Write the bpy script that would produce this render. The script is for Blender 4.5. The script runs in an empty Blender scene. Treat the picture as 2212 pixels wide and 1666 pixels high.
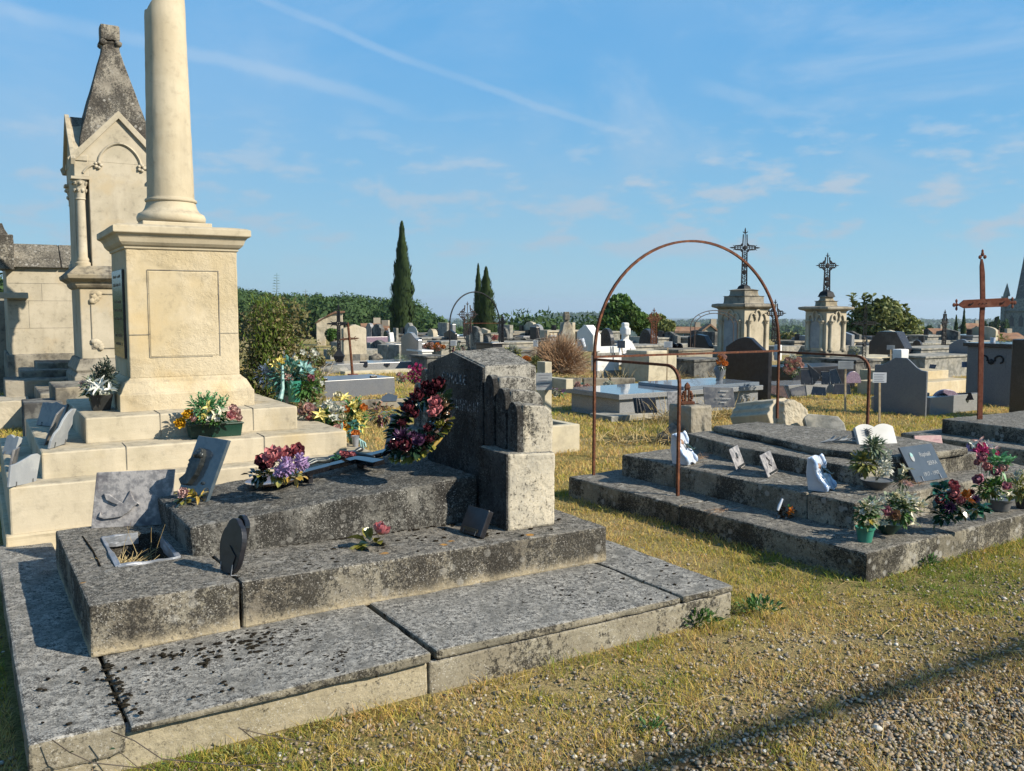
import bpy, bmesh, math, random
import numpy as np
from math import sin, cos, pi, atan2, hypot, radians, sqrt, exp
from mathutils import Vector, Matrix, noise
random.seed(7); rng = np.random.default_rng(7)
C = bpy.context.scene.collection
scene = bpy.context.scene
# ---------------- camera, sky, sun, exposure ----------------
PITCH = .0868; F = 1927.; W0 = 2212.
cam = bpy.data.cameras.new('camera'); camo = bpy.data.objects.new('camera', cam); C.objects.link(camo)
cam.sensor_fit = 'HORIZONTAL'; cam.sensor_width = 36.; cam.lens = 36. * F / W0
cam.clip_start = .05; cam.clip_end = 30000.
camo.location = (0, 0, 1.6); camo.rotation_euler = (pi / 2 - PITCH, 0, 0)
scene.camera = camo
SUNV = Vector((.287, -.115, .21)).normalized()
SUN_EL = math.asin(SUNV.z); SUN_AZ = atan2(SUNV.x, SUNV.y)      # clockwise from +Y
def ray(u, v):
    x = (u - 1106) / F; y = -(v - 833) / F; c, s = cos(PITCH), sin(PITCH)
    return Vector((x, c + y * s, -s + y * c))
world = bpy.data.worlds.new('World'); scene.world = world; world.use_nodes = True
nt = world.node_tree; nt.nodes.clear()
def wn(t, **k):
    n = nt.nodes.new(t)
    for a, b in k.items(): setattr(n, a, b)
    return n
def wm(op, a, b=None, c=None, clamp=False):
    n = nt.nodes.new('ShaderNodeMath'); n.operation = op; n.use_clamp = clamp
    for i, x in enumerate((a, b, c)):
        if x is None: continue
        if isinstance(x, (int, float)): n.inputs[i].default_value = x
        else: nt.links.new(x, n.inputs[i])
    return n.outputs[0]
def wramp(x, a, b, lo=0., hi=1.):
    n = nt.nodes.new('ShaderNodeMapRange'); n.interpolation_type = 'SMOOTHSTEP'
    nt.links.new(x, n.inputs[0])
    for i, q in ((1, a), (2, b), (3, lo), (4, hi)): n.inputs[i].default_value = q
    return n.outputs[0]
SKY_STR = .085
sky = wn('ShaderNodeTexSky', sky_type='NISHITA', sun_disc=False, sun_elevation=SUN_EL, sun_rotation=SUN_AZ,
         air_density=1.15, dust_density=.15, ozone_density=3.5, altitude=100)
tc = wn('ShaderNodeTexCoord'); D = tc.outputs['Generated']
sep = wn('ShaderNodeSeparateXYZ'); nt.links.new(D, sep.inputs[0]); dz = sep.outputs[2]
def wnoise(vec_scale, scale, detail=6, rough=.55, dist=0., off=(0, 0, 0)):
    mp = wn('ShaderNodeMapping'); mp.inputs['Scale'].default_value = vec_scale; mp.inputs['Location'].default_value = off
    nt.links.new(D, mp.inputs[0])
    n = wn('ShaderNodeTexNoise'); n.inputs['Scale'].default_value = scale; n.inputs['Detail'].default_value = detail
    n.inputs['Roughness'].default_value = rough; n.inputs['Distortion'].default_value = dist
    nt.links.new(mp.outputs[0], n.inputs['Vector']); return n.outputs[0]
puff = wramp(wnoise((1, 1, 3.0), 14., 7, .55, 0., (3.1, .7, 1.3)), .47, .66)
puff = wm('MULTIPLY', puff, wramp(dz, .035, .075)); puff = wm('MULTIPLY', puff, wramp(dz, .23, .13)); puff = wm('MULTIPLY', puff, wramp(sep.outputs[0], -.30, .30, .55, .85))
cir = wramp(wnoise((1, .7, 2.4), 3.2, 8, .6, .9, (7.3, 2.2, 4.)), .47, .80)
cir = wm('MULTIPLY', cir, wramp(sep.outputs[0], -.25, .35, .45, 1.)); cir = wm('MULTIPLY', wm('MULTIPLY', cir, wramp(dz, .08, .17)), .5)
film = wramp(wnoise((1, 1, 1.6), 1.7, 4, .5, .3, (1.3, 5.2, .4)), .35, .75, 0, .18)
def trail(p1, p2, p3, w, amt, soft=.5, x0=None, x1=None):
    a, b, c = (ray(*p).normalized() for p in (p1, p2, p3))
    n = (b - a).cross(c - a).normalized(); k = n.dot(a)
    dp_ = wn('ShaderNodeVectorMath', operation='DOT_PRODUCT'); nt.links.new(D, dp_.inputs[0]); dp_.inputs[1].default_value = n
    wob = wm('MULTIPLY', wm('SUBTRACT', wnoise((1, 1, 1), 14, 5, .6), .5), w * 1.6)
    d = wm('ABSOLUTE', wm('ADD', wm('SUBTRACT', dp_.outputs['Value'], k), wob))
    m = wm('MULTIPLY', wramp(d, w, w * .15), amt)
    m = wm('MULTIPLY', m, wramp(wnoise((1, 1, 1), 9, 4, .6, 0, (2, 2, 2)), .30, .55, soft, 1.))
    if x0 is not None: m = wm('MULTIPLY', m, wramp(sep.outputs[0], x0[0], x0[1]))
    if x1 is not None: m = wm('MULTIPLY', m, wramp(sep.outputs[0], x1[1], x1[0]))
    return m
def xof(u, v): return ray(u, v).normalized().x
masks = [puff, cir, film,
    trail((560, -5), (1000, 172), (1440, 318), .0060, .22, .6, None, (xof(1200, 250), xof(1460, 320))),
    trail((-60, 10), (450, 122), (960, 262), .010, .26, .45, None, (xof(700, 200), xof(1000, 270))),
    trail((815, 400), (838, 418), (866, 437), .0035, .35, .8, (xof(812, 400), xof(822, 400)), (xof(858, 437), xof(868, 437))),
    trail((1480, 178), (1600, 205), (1760, 262), .006, .22, .2, (xof(1470, 178), xof(1540, 190)), (xof(1600, 205), xof(1760, 260)))]
cm = masks[0]
for m in masks[1:]: cm = wm('SUBTRACT', 1., wm('MULTIPLY', wm('SUBTRACT', 1., cm), wm('SUBTRACT', 1., m)), clamp=True)
gam = wn('ShaderNodeHueSaturation'); gam.inputs['Saturation'].default_value = 1.20; gam.inputs['Value'].default_value = 1.18
nt.links.new(sky.outputs[0], gam.inputs['Color'])
tint = wn('ShaderNodeMix', data_type='RGBA', blend_type='MIX'); nt.links.new(cm, tint.inputs[0])
grd = wn('ShaderNodeMix', data_type='RGBA'); nt.links.new(wramp(dz, -.03, .30), grd.inputs[0]); grd.inputs[6].default_value = (.160 / SKY_STR, .318 / SKY_STR, .420 / SKY_STR, 1); grd.inputs[7].default_value = (.066 / SKY_STR, .236 / SKY_STR, .445 / SKY_STR, 1)
hzm = wn('ShaderNodeMix', data_type='RGBA'); nt.links.new(wramp(dz, .15, .7, .88, .5), hzm.inputs[0]); nt.links.new(gam.outputs[0], hzm.inputs[6]); nt.links.new(grd.outputs[2], hzm.inputs[7])
nt.links.new(hzm.outputs[2], tint.inputs[6])
cloudcol = wn('ShaderNodeMix', data_type='RGBA'); nt.links.new(wramp(dz, .06, .30), cloudcol.inputs[0])
CL = .44 / SKY_STR
cloudcol.inputs[6].default_value = (.260 / SKY_STR, .315 / SKY_STR, .375 / SKY_STR, 1); cloudcol.inputs[7].default_value = (CL * .80, CL * .95, CL * 1.12, 1)
nt.links.new(cloudcol.outputs[2], tint.inputs[7])
bg = wn('ShaderNodeBackground'); bg.inputs[1].default_value = SKY_STR; nt.links.new(tint.outputs[2], bg.inputs[0])
wo = wn('ShaderNodeOutputWorld'); nt.links.new(bg.outputs[0], wo.inputs[0])
sl = bpy.data.lights.new('sun', 'SUN'); sl.energy = 5.0; sl.angle = radians(.55); sl.color = (1., .90, .74)
so = bpy.data.objects.new('sun', sl); C.objects.link(so); so.rotation_euler = SUNV.to_track_quat('Z', 'Y').to_euler(); so.location = (20, -8, 15)
scene.view_settings.view_transform = 'Standard'; scene.view_settings.look = 'None'; scene.view_settings.exposure = 0.80; scene.view_settings.gamma = 1
# ---------------- measuring helpers: pixel of a survey photo -> metres ----------------
def gp(u, v, z=0.):
    r = ray(u, v); return Vector((0, 0, 1.6)) + r * ((z - 1.6) / r.z)
def dp(u, v, Y):
    r = ray(u, v); return Vector((0, 0, 1.6)) + r * (Y / r.y)
def loc2(P, O, yaw):
    dx, dy = P[0] - O[0], P[1] - O[1]; return (dx * cos(yaw) + dy * sin(yaw), -dx * sin(yaw) + dy * cos(yaw))
def ext(P, a, u, v=740):
    """length along ground direction a (radians) from P until pixel column u"""
    r = ray(u, v); k = r.x / r.y; dx, dy = cos(a), sin(a)
    return (k * P[1] - P[0]) / (dx - k * dy)
def hz(P, v):
    r = ray(1106 + F * P[0] / P[1], v); return 1.6 + P[1] * r.z / r.y
# ---------------- mesh builder ----------------
class MB:
    def __init__(s): s.V = []; s.F = []
    def add(s, vs, fs, M=None):
        b = len(s.V)
        s.V += [tuple(M @ Vector(v)) for v in vs] if M is not None else [tuple(v) for v in vs]
        s.F += [tuple(b + i for i in f) for f in fs]; return s
    def box(s, x0, y0, z0, x1, y1, z1, M=None):
        return s.add([(x0, y0, z0), (x1, y0, z0), (x1, y1, z0), (x0, y1, z0), (x0, y0, z1), (x1, y0, z1), (x1, y1, z1), (x0, y1, z1)],
            [(3, 2, 1, 0), (4, 5, 6, 7), (0, 1, 5, 4), (1, 2, 6, 5), (2, 3, 7, 6), (3, 0, 4, 7)], M)
    def hexa(s, p, M=None):   # 8 points: bottom ring then top ring
        return s.add(p, [(3, 2, 1, 0), (4, 5, 6, 7), (0, 1, 5, 4), (1, 2, 6, 5), (2, 3, 7, 6), (3, 0, 4, 7)], M)
    def prism(s, o, ax, a, b, M=None):
        n = len(o)
        f = {'x': lambda p, t: (t, p[0], p[1]), 'y': lambda p, t: (p[0], t, p[1]), 'z': lambda p, t: (p[0], p[1], t)}[ax]
        area = sum(o[i][0] * o[(i + 1) % n][1] - o[(i + 1) % n][0] * o[i][1] for i in range(n))
        if (area < 0) != (ax == 'y'): o = o[::-1]
        vs = [f(p, a) for p in o] + [f(p, b) for p in o]
        fs = [tuple(range(n))[::-1], tuple(range(n, 2 * n))] + [(i, (i + 1) % n, n + (i + 1) % n, n + i) for i in range(n)]
        return s.add(vs, fs, M)
    def mould(s, x0, y0, x1, y1, prof, M=None):   # stacked rectangular rings, prof = [(outset, z), ...]
        vs = []; fs = []
        for o, z in prof: vs += [(x0 - o, y0 - o, z), (x1 + o, y0 - o, z), (x1 + o, y1 + o, z), (x0 - o, y1 + o, z)]
        for k in range(len(prof) - 1):
            for i in range(4): fs.append((4 * k + i, 4 * k + (i + 1) % 4, 4 * k + 4 + (i + 1) % 4, 4 * k + 4 + i))
        n = 4 * (len(prof) - 1); fs += [(3, 2, 1, 0), (n, n + 1, n + 2, n + 3)]
        return s.add(vs, fs, M)
    def lathe(s, prof, n=20, M=None, jit=None):
        vs = []; fs = []
        for k, (r, z) in enumerate(prof):
            for i in range(n):
                a = 2 * pi * i / n; vs.append((r * cos(a), r * sin(a), z + (jit(a, k) if jit else 0)))
        for k in range(len(prof) - 1):
            for i in range(n): fs.append((k * n + i, k * n + (i + 1) % n, (k + 1) * n + (i + 1) % n, (k + 1) * n + i))
        m = (len(prof) - 1) * n; fs += [tuple(range(n))[::-1], tuple(range(m, m + n))]
        return s.add(vs, fs, M)
    def tube(s, pts, r, n=7, M=None, flat=None):
        pts = [Vector(p) for p in pts]; vs = []; fs = []; m = len(pts)
        rr = r if isinstance(r, (list, tuple)) else [r] * m
        t0 = (pts[1] - pts[0]).normalized(); up = Vector((0, 0, 1)) if abs(t0.z) < .9 else Vector((1, 0, 0))
        for k, p in enumerate(pts):
            t = (pts[min(k + 1, m - 1)] - pts[max(k - 1, 0)]).normalized()
            a = t.cross(up);
            if a.length < 1e-4: a = t.cross(Vector((0, 1, 0)))
            a.normalize(); up = a.cross(t).normalized(); b = up
            for i in range(n):
                q = 2 * pi * i / n + (pi / n if n == 4 else 0); vs.append(p + a * cos(q) * rr[k] * (flat or 1) + b * sin(q) * rr[k])
        for k in range(m - 1):
            for i in range(n): fs.append((k * n + i, k * n + (i + 1) % n, (k + 1) * n + (i + 1) % n, (k + 1) * n + i))
        fs += [tuple(range(n))[::-1], tuple(range((m - 1) * n, m * n))]
        return s.add(vs, fs, M)
    def blob(s, c, r, sub=1, j=.0, M=None, seed=0):
        bm = bmesh.new(); bmesh.ops.create_icosphere(bm, subdivisions=sub, radius=1)
        rr = (r, r, r) if isinstance(r, (int, float)) else r
        vs = [Vector((v.co.x * rr[0], v.co.y * rr[1], v.co.z * rr[2])) * (1 + j * noise.noise(v.co * 2.1 + Vector((seed, seed * 1.7, 0)))) + Vector(c) for v in bm.verts]
        fs = [tuple(v.index for v in f.verts) for f in bm.faces]; bm.free(); return s.add(vs, fs, M)
    def build(s, name, mat, parent=None, smooth=None, bevel=0, worn=0, seg=2, sub=0, wsc=.25, loc=None, rot=None):
        me = bpy.data.meshes.new(name); me.from_pydata(s.V, [], s.F); me.materials.append(mat); me.update()
        o = bpy.data.objects.new(name, me); C.objects.link(o)
        if smooth is not None:
            me.polygons.foreach_set('use_smooth', [True] * len(me.polygons)); me.set_sharp_from_angle(angle=radians(smooth))
        if bevel:
            b = o.modifiers.new('bevel', 'BEVEL'); b.width = bevel; b.segments = seg; b.limit_method = 'ANGLE'; b.angle_limit = radians(30)
        if worn:
            q = o.modifiers.new('sub', 'SUBSURF'); q.subdivision_type = 'SIMPLE'; q.levels = q.render_levels = sub or 4
            d = o.modifiers.new('worn', 'DISPLACE'); d.texture = cloudtex(wsc); d.strength = worn; d.texture_coords = 'GLOBAL'; d.mid_level = .5
        if parent: o.parent = parent
        if loc is not None: o.location = loc
        if rot is not None: o.rotation_euler = rot
        return o
_ct = {}
def cloudtex(sc):
    if sc not in _ct:
        t = bpy.data.textures.new('clouds', 'CLOUDS'); t.noise_scale = sc; t.noise_depth = 4; _ct[sc] = t
    return _ct[sc]
def np_mesh(name, V, Fq, mat, parent=None, smooth=False):
    me = bpy.data.meshes.new(name); n, k = Fq.shape
    me.vertices.add(len(V)); me.vertices.foreach_set('co', np.asarray(V, np.float32).ravel())
    me.loops.add(n * k); me.loops.foreach_set('vertex_index', Fq.astype(np.int32).ravel())
    me.polygons.add(n); me.polygons.foreach_set('loop_start', np.arange(0, n * k, k, dtype=np.int32)); me.polygons.foreach_set('loop_total', np.full(n, k, np.int32))
    if smooth: me.polygons.foreach_set('use_smooth', np.ones(n, bool))
    me.materials.append(mat); me.update(); me.validate()
    o = bpy.data.objects.new(name, me); C.objects.link(o)
    if parent: o.parent = parent
    return o
def tag(o, label=None, cat=None, group=None, kind=None):
    if label: o['label'] = label
    if cat: o['category'] = cat
    if group: o['group'] = group
    if kind: o['kind'] = kind
    return o
def thing(name, label, cat, loc=(0, 0, 0), rz=0., group=None, kind=None):
    o = bpy.data.objects.new(name, None); C.objects.link(o); o.location = loc; o.rotation_euler = (0, 0, rz); o.empty_display_size = .1
    return tag(o, label, cat, group, kind)
def M_(loc=(0, 0, 0), rx=0, ry=0, rz=0, sc=1):
    s = sc if isinstance(sc, tuple) else (sc,) * 3
    return Matrix.Translation(loc) @ Matrix.Rotation(rz, 4, 'Z') @ Matrix.Rotation(ry, 4, 'Y') @ Matrix.Rotation(rx, 4, 'X') @ Matrix.Diagonal((*s, 1))
def text_obj(name, body, size, mat, parent, M, ext_=.002, align='CENTER', space=1.):
    cu = bpy.data.curves.new(name, 'FONT'); cu.body = body; cu.size = size; cu.extrude = ext_; cu.align_x = align; cu.space_line = 1.0; cu.space_character = space
    t = bpy.data.objects.new(name, cu); C.objects.link(t)
    me = bpy.data.meshes.new_from_object(t.evaluated_get(bpy.context.evaluated_depsgraph_get())); bpy.data.objects.remove(t)
    me.transform(M); me.materials.clear(); me.materials.append(mat)
    o = bpy.data.objects.new(name, me); C.objects.link(o); o.parent = parent; return o
# ---------------- materials ----------------
MATS = {}
ALB = .74      # one calibration of every base colour to the exposure
class NT:
    def __init__(s, name):
        s.m = bpy.data.materials.new(name); s.m.use_nodes = True; s.t = s.m.node_tree; s.t.nodes.clear()
        s.out = s.t.nodes.new('ShaderNodeOutputMaterial'); s.b = s.t.nodes.new('ShaderNodeBsdfPrincipled'); s.L(s.b.outputs[0], s.out.inputs[0])
        g = s.t.nodes.new('ShaderNodeNewGeometry'); s.pos = g.outputs['Position']; s.nrm = g.outputs['Normal']
        sp = s.t.nodes.new('ShaderNodeSeparateXYZ'); s.L(s.nrm, sp.inputs[0]); s.nz = sp.outputs[2]
        sp = s.t.nodes.new('ShaderNodeSeparateXYZ'); s.L(s.pos, sp.inputs[0]); s.px, s.py, s.pz = sp.outputs
    def L(s, a, b): s.t.links.new(a, b)
    def set(s, i, v):
        if isinstance(v, (int, float)): i.default_value = v
        elif isinstance(v, tuple): i.default_value = v if len(v) == 4 or i.type == 'VECTOR' else (*v, 1)
        else: s.L(v, i)
    def noise(s, sc, det=5, ro=.6, dist=0., vec=None, stretch=None, off=None, col=False):
        v = vec if vec is not None else s.pos
        if stretch or off:
            mp = s.t.nodes.new('ShaderNodeMapping'); mp.inputs['Scale'].default_value = stretch or (1, 1, 1); mp.inputs['Location'].default_value = off or (0, 0, 0)
            s.L(v, mp.inputs[0]); v = mp.outputs[0]
        n = s.t.nodes.new('ShaderNodeTexNoise'); s.L(v, n.inputs['Vector'])
        for k, x in (('Scale', sc), ('Detail', det), ('Roughness', ro), ('Distortion', dist)): n.inputs[k].default_value = x
        return n.outputs[1 if col else 0]
    def vor(s, sc, feat='F1', rnd=1., vec=None, out=0):
        n = s.t.nodes.new('ShaderNodeTexVoronoi'); n.feature = feat; s.L(vec if vec is not None else s.pos, n.inputs['Vector']); n.inputs['Scale'].default_value = sc; n.inputs['Randomness'].default_value = rnd
        return n.outputs[out]
    def ramp(s, x, a, b, lo=0., hi=1., smooth=True):
        n = s.t.nodes.new('ShaderNodeMapRange'); n.interpolation_type = 'SMOOTHSTEP' if smooth else 'LINEAR'; s.set(n.inputs[0], x)
        for i, q in ((1, a), (2, b), (3, lo), (4, hi)): s.set(n.inputs[i], q)
        return n.outputs[0]
    def math(s, op, a, b=None, clamp=False):
        n = s.t.nodes.new('ShaderNodeMath'); n.operation = op; n.use_clamp = clamp; s.set(n.inputs[0], a)
        if b is not None: s.set(n.inputs[1], b)
        return n.outputs[0]
    def mix(s, f, a, b, mode='MIX'):
        n = s.t.nodes.new('ShaderNodeMix'); n.data_type = 'RGBA'; n.blend_type = mode; s.set(n.inputs[0], f); s.set(n.inputs[6], a); s.set(n.inputs[7], b); return n.outputs[2]
    def bump(s, h, st=.3, d=.01, prev=None):
        n = s.t.nodes.new('ShaderNodeBump'); n.inputs['Strength'].default_value = st; n.inputs['Distance'].default_value = d; s.L(h, n.inputs['Height'])
        if prev is not None: s.L(prev, n.inputs['Normal'])
        return n.outputs[0]
    def fin(s, col, rough=.9, nrm=None, spec=.3, metal=0., coat=0.):
        if not isinstance(col, tuple): col = s.mix(1., col, (ALB, ALB, ALB, 1), 'MULTIPLY')
        s.set(s.b.inputs['Base Color'], col); s.set(s.b.inputs['Roughness'], rough); s.b.inputs['Specular IOR Level'].default_value = spec; s.b.inputs['Metallic'].default_value = metal
        if coat: s.b.inputs['Coat Weight'].default_value = coat; s.b.inputs['Coat Roughness'].default_value = .08
        if nrm is not None: s.L(nrm, s.b.inputs['Normal'])
        return s.m
def lichen(name, top, side, dark=(.018, .017, .016), pale=(.62, .60, .55), dtop=.5, dside=.5, warm=None, zw=(0, .1), rosettes=0., gs=1., orange=False, big=2.6):
    """weathered limestone: two tones on top and sides, black crust, pale lichen; gs scales the grain"""
    n = NT(name); f1 = n.noise(38 * gs, 8, .7); f2 = n.noise(9 * gs, 7, .65, off=(3, 1, 2)); f3 = n.noise(big * gs, 5, .6, off=(5, 5, 1)); fine = n.noise(140 * gs, 3, .7)
    up = n.ramp(n.nz, .45, .8)
    tc_ = n.mix(n.ramp(f2, .35, .65), (*top[0], 1), (*top[1], 1)); sc_ = n.mix(n.ramp(f3, .35, .65), (*side[0], 1), (*side[1], 1))
    sc_ = n.mix(n.ramp(f1, .4, .7, 0, .6), sc_, (*side[2], 1)) if len(side) > 2 else sc_
    if warm is not None:
        zz = n.math('ADD', n.pz, n.math('MULTIPLY', n.math('SUBTRACT', f2, .5), -.10))
        sc_ = n.mix(n.ramp(zz, zw[0], zw[1], 1, 0), sc_, (*warm, 1))
    c = n.mix(up, sc_, tc_)
    # black crust
    st = n.noise(big * 1.3 * gs, 5, .65, stretch=(1, 1, .45), off=(1, 7, 3))
    ms = n.math('ADD', n.math('ADD', n.math('MULTIPLY', st, .52), n.math('MULTIPLY', f1, .32)), n.math('MULTIPLY', fine, .20)); ms = n.ramp(ms, .595 - .16 * dside, .645 - .14 * dside)
    if warm is not None: ms = n.math('MULTIPLY', ms, n.ramp(n.math('ADD', n.pz, n.math('MULTIPLY', n.math('SUBTRACT', f2, .5), -.12)), zw[0], zw[1], .0, 1))
    mt = n.math('ADD', n.math('ADD', n.math('MULTIPLY', f2, .30), n.math('MULTIPLY', f1, .42)), n.math('MULTIPLY', fine, .33)); mt = n.ramp(mt, .59 - .16 * dtop, .67 - .12 * dtop)
    mk = n.math('ADD', n.math('MULTIPLY', ms, n.math('SUBTRACT', 1., up)), n.math('MULTIPLY', mt, up))
    mk = n.math('MULTIPLY', mk, n.ramp(fine, .3, .55, .55, 1.))
    c = n.mix(n.math('MULTIPLY', mk, .88), c, (*dark, 1))
    # pale flecks
    v = n.vor(95 * gs); fl = n.math('MULTIPLY', n.ramp(v, .16, .26, 1, 0), n.ramp(n.noise(6, 4), .45, .6)); c = n.mix(n.math('MULTIPLY', fl, .7), c, (*pale, 1))
    sp_ = n.noise(75 * gs, 4, .7, off=(7, 7, 7)); c = n.mix(n.math('MULTIPLY', n.ramp(sp_, .55, .66), n.ramp(f3, .38, .62, .15, .6)), c, (*[x * .85 for x in pale], 1)); sp2 = n.noise(65 * gs, 4, .7, off=(2, 8, 3)); c = n.mix(n.math('MULTIPLY', n.ramp(sp2, .54, .64), n.ramp(n.noise(3.1 * gs, 4, off=(6, 1, 4)), .40, .62, .12, .7)), c, (*dark, 1))
    if rosettes:
        vv = n.vor(13 * gs); w = n.math('ADD', vv, n.math('MULTIPLY', n.math('SUBTRACT', f1, .5), .35)); ro = n.math('MULTIPLY', n.ramp(w, .22, .32, 1, 0), n.ramp(n.noise(3.3 * gs, 3, off=(9, 2, 2)), .47, .57))
        c = n.mix(n.math('MULTIPLY', ro, rosettes), c, (*[x * .62 for x in pale], 1))
    if orange:
        vo = n.vor(5.5); w = n.math('ADD', vo, n.math('MULTIPLY', n.math('SUBTRACT', f1, .5), .3)); o_ = n.math('MULTIPLY', n.ramp(w, .10, .16, 1, 0), n.ramp(n.noise(1.1, 2, off=(4, 4, 4)), .56, .6)); c = n.mix(n.math('MULTIPLY', o_, .8), c, (.5, .24, .03, 1))
    h = n.math('ADD', n.math('MULTIPLY', f1, .7), n.math('MULTIPLY', f2, .8)); h = n.math('ADD', h, n.math('MULTIPLY', mk, .15))
    return n.fin(c, .93, n.bump(h, .75, .012), .15)
def plain(name, a, b=None, rough=.6, sc=20, bump=.1, bsc=None, spec=.4, metal=0., coat=0., thr=(.4, .6), c3=None, bd=.005):
    n = NT(name); f = n.noise(sc, 6, .62); c = n.mix(n.ramp(f, *thr), (*a, 1), (*(b or a), 1))
    if c3: c = n.mix(n.ramp(n.noise(sc * .3, 4, off=(2, 9, 4)), .5, .68), c, (*c3, 1))
    return n.fin(c, rough, n.bump(n.noise(bsc or sc * 2, 5), bump, bd) if bump else None, spec, metal, coat)
def cream(name, a, b, c3, dirt=.0, dcol=(.10, .09, .075), rough_patch=0., gs=1., topd=.6):
    n = NT(name); f1 = n.noise(2.2 * gs, 5, .6); f2 = n.noise(14 * gs, 7, .7); f3 = n.noise(60 * gs, 5, .7)
    c = n.mix(n.ramp(f1, .38, .62), (*a, 1), (*b, 1)); c = n.mix(n.ramp(n.noise(1.3 * gs, 4, .6, off=(3, 3, 8)), .52, .66, 0, .75), c, (*c3, 1))
    st = n.noise(5 * gs, 5, .6, stretch=(1, 1, .18)); c = n.mix(n.ramp(st, .5, .70, 0, .42), c, (*[x * .62 for x in a], 1))
    c = n.mix(n.ramp(f2, .50, .72, 0, .22), c, (*dcol, 1))
    up = n.ramp(n.nz, .4, .85)
    dm = n.math('ADD', n.math('MULTIPLY', n.ramp(n.math('ADD', n.math('MULTIPLY', f1, .6), n.math('MULTIPLY', f2, .42)), .62 - .2 * dirt, .72 - .14 * dirt), dirt), n.math('MULTIPLY', up, n.ramp(f2, .42, .62, .12, topd * (.3 + dirt))), clamp=True)
    c = n.mix(dm, c, (*dcol, 1))
    h = n.math('ADD', n.math('MULTIPLY', f2, .5), n.math('MULTIPLY', f3, .35))
    nb = n.bump(h, .35, .008)
    if rough_patch:
        pt = n.math('MULTIPLY', n.ramp(n.noise(1.6, 3, .5, off=(8.1, 1.3, 2)), .47, .53), rough_patch)
        hh = n.math('MULTIPLY', n.noise(30, 6, .7, dist=.6), pt); nb = n.bump(hh, .6, .022, nb)
    return n.fin(c, .9, nb, .2)
def granite(name, a, b, c3, rough=.12, sc=330, bump=0.):
    n = NT(name); v = n.vor(sc, out=1); sp = n.t.nodes.new('ShaderNodeSeparateColor'); n.L(v, sp.inputs[0])
    c = n.mix(n.ramp(sp.outputs[0], .3, .5), (*a, 1), (*b, 1)); c = n.mix(n.ramp(sp.outputs[1], .8, .9), c, (*c3, 1))
    c = n.mix(n.ramp(n.noise(3, 5), .45, .75, 0, .25), c, (.25, .24, .22, 1))
    return n.fin(c, rough, n.bump(n.noise(60, 4), bump, .003) if bump else None, .5)
def leafm(name, a, b, c3=None, rough=.55, trans=.25, sc=30, spec=.3):
    n = NT(name); f = n.noise(sc, 3, .6); g = n.noise(sc * .12, 3, .6, off=(4, 1, 1)); c = n.mix(n.ramp(f, .35, .65), (*a, 1), (*b, 1))
    if c3: c = n.mix(n.ramp(g, .42, .62), c, (*c3, 1))
    n.fin(c, rough, None, spec)
    tr = n.t.nodes.new('ShaderNodeBsdfTranslucent'); n.set(tr.inputs[0], n.mix(1., c, (ALB, ALB, .55 * ALB, 1), 'MULTIPLY')); mx = n.t.nodes.new('ShaderNodeMixShader'); mx.inputs[0].default_value = trans
    n.L(n.b.outputs[0], mx.inputs[1]); n.L(tr.outputs[0], mx.inputs[2]); n.L(mx.outputs[0], n.out.inputs[0]); return n.m
m = MATS
m['A'] = lichen('lichen_limestone', ((.20, .185, .16), (.37, .345, .295)), ((.16, .14, .11), (.27, .245, .19), (.30, .28, .235)), dtop=.72, dside=.75, warm=(.44, .37, .25), zw=(.17, .25), orange=True, rosettes=.4)
m['Abase'] = lichen('pale_footing_stone', ((.26, .27, .28), (.42, .42, .40)), ((.44, .385, .27), (.33, .29, .20), (.24, .21, .15)), dtop=.5, dside=.05)
m['Abase2'] = lichen('stained_footing_stone', ((.26, .25, .22), (.42, .40, .35)), ((.26, .23, .17), (.36, .33, .25), (.20, .18, .14)), dtop=.5, dside=.30)
m['Aslab'] = lichen('spotted_slab_stone', ((.17, .165, .15), (.48, .46, .415)), ((.19, .175, .135), (.29, .26, .195)), dtop=.55, dside=.42, orange=False)
m['Abox'] = lichen('dark_lichen_limestone', ((.15, .145, .13), (.27, .26, .23)), ((.11, .105, .095), (.18, .175, .155), (.28, .265, .23)), dtop=.80, dside=.70, orange=False, big=3.4, rosettes=.4)
m['Ahead'] = lichen('mottled_headstone_limestone', ((.30, .285, .25), (.42, .40, .35)), ((.25, .24, .21), (.40, .38, .33)), dtop=.75, dside=.62, big=3., rosettes=.4)
m['Apale'] = lichen('pale_block_limestone', ((.24, .23, .20), (.36, .34, .30)), ((.34, .32, .27), (.60, .54, .42)), dtop=.65, dside=.40, big=3.)
m['Adark'] = lichen('crusted_shade_limestone', ((.15, .15, .14), (.3, .3, .28)), ((.05, .05, .05), (.10, .10, .095)), dtop=.7, dside=.55, pale=(.35, .35, .33))  # crust tone deepened to paint shade on headstone faces turned from the sun
m['B'] = lichen('dark_lichen_stone', ((.17, .16, .14), (.36, .335, .285)), ((.17, .155, .12), (.36, .33, .26)), dtop=.66, dside=.66, rosettes=.7)
m['Bfront'] = lichen('sunlit_step_stone', ((.26, .25, .22), (.42, .40, .35)), ((.50, .46, .38), (.40, .37, .30)), dtop=.5, dside=.33)
m['P'] = cream('cream_limestone', (.63, .54, .38), (.55, .455, .29), (.60, .46, .25), dirt=.15, rough_patch=.7)
m['Pstep'] = cream('pale_cream_limestone', (.60, .53, .40), (.50, .44, .32), (.54, .43, .25), dirt=.30, rough_patch=0.)
m['Pcol'] = cream('smooth_cream_limestone', (.62, .545, .40), (.54, .465, .33), (.57, .48, .32), dirt=.22)
m['W'] = cream('weathered_cream_stone', (.55, .49, .38), (.46, .41, .31), (.50, .41, .27), dirt=.32)
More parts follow.
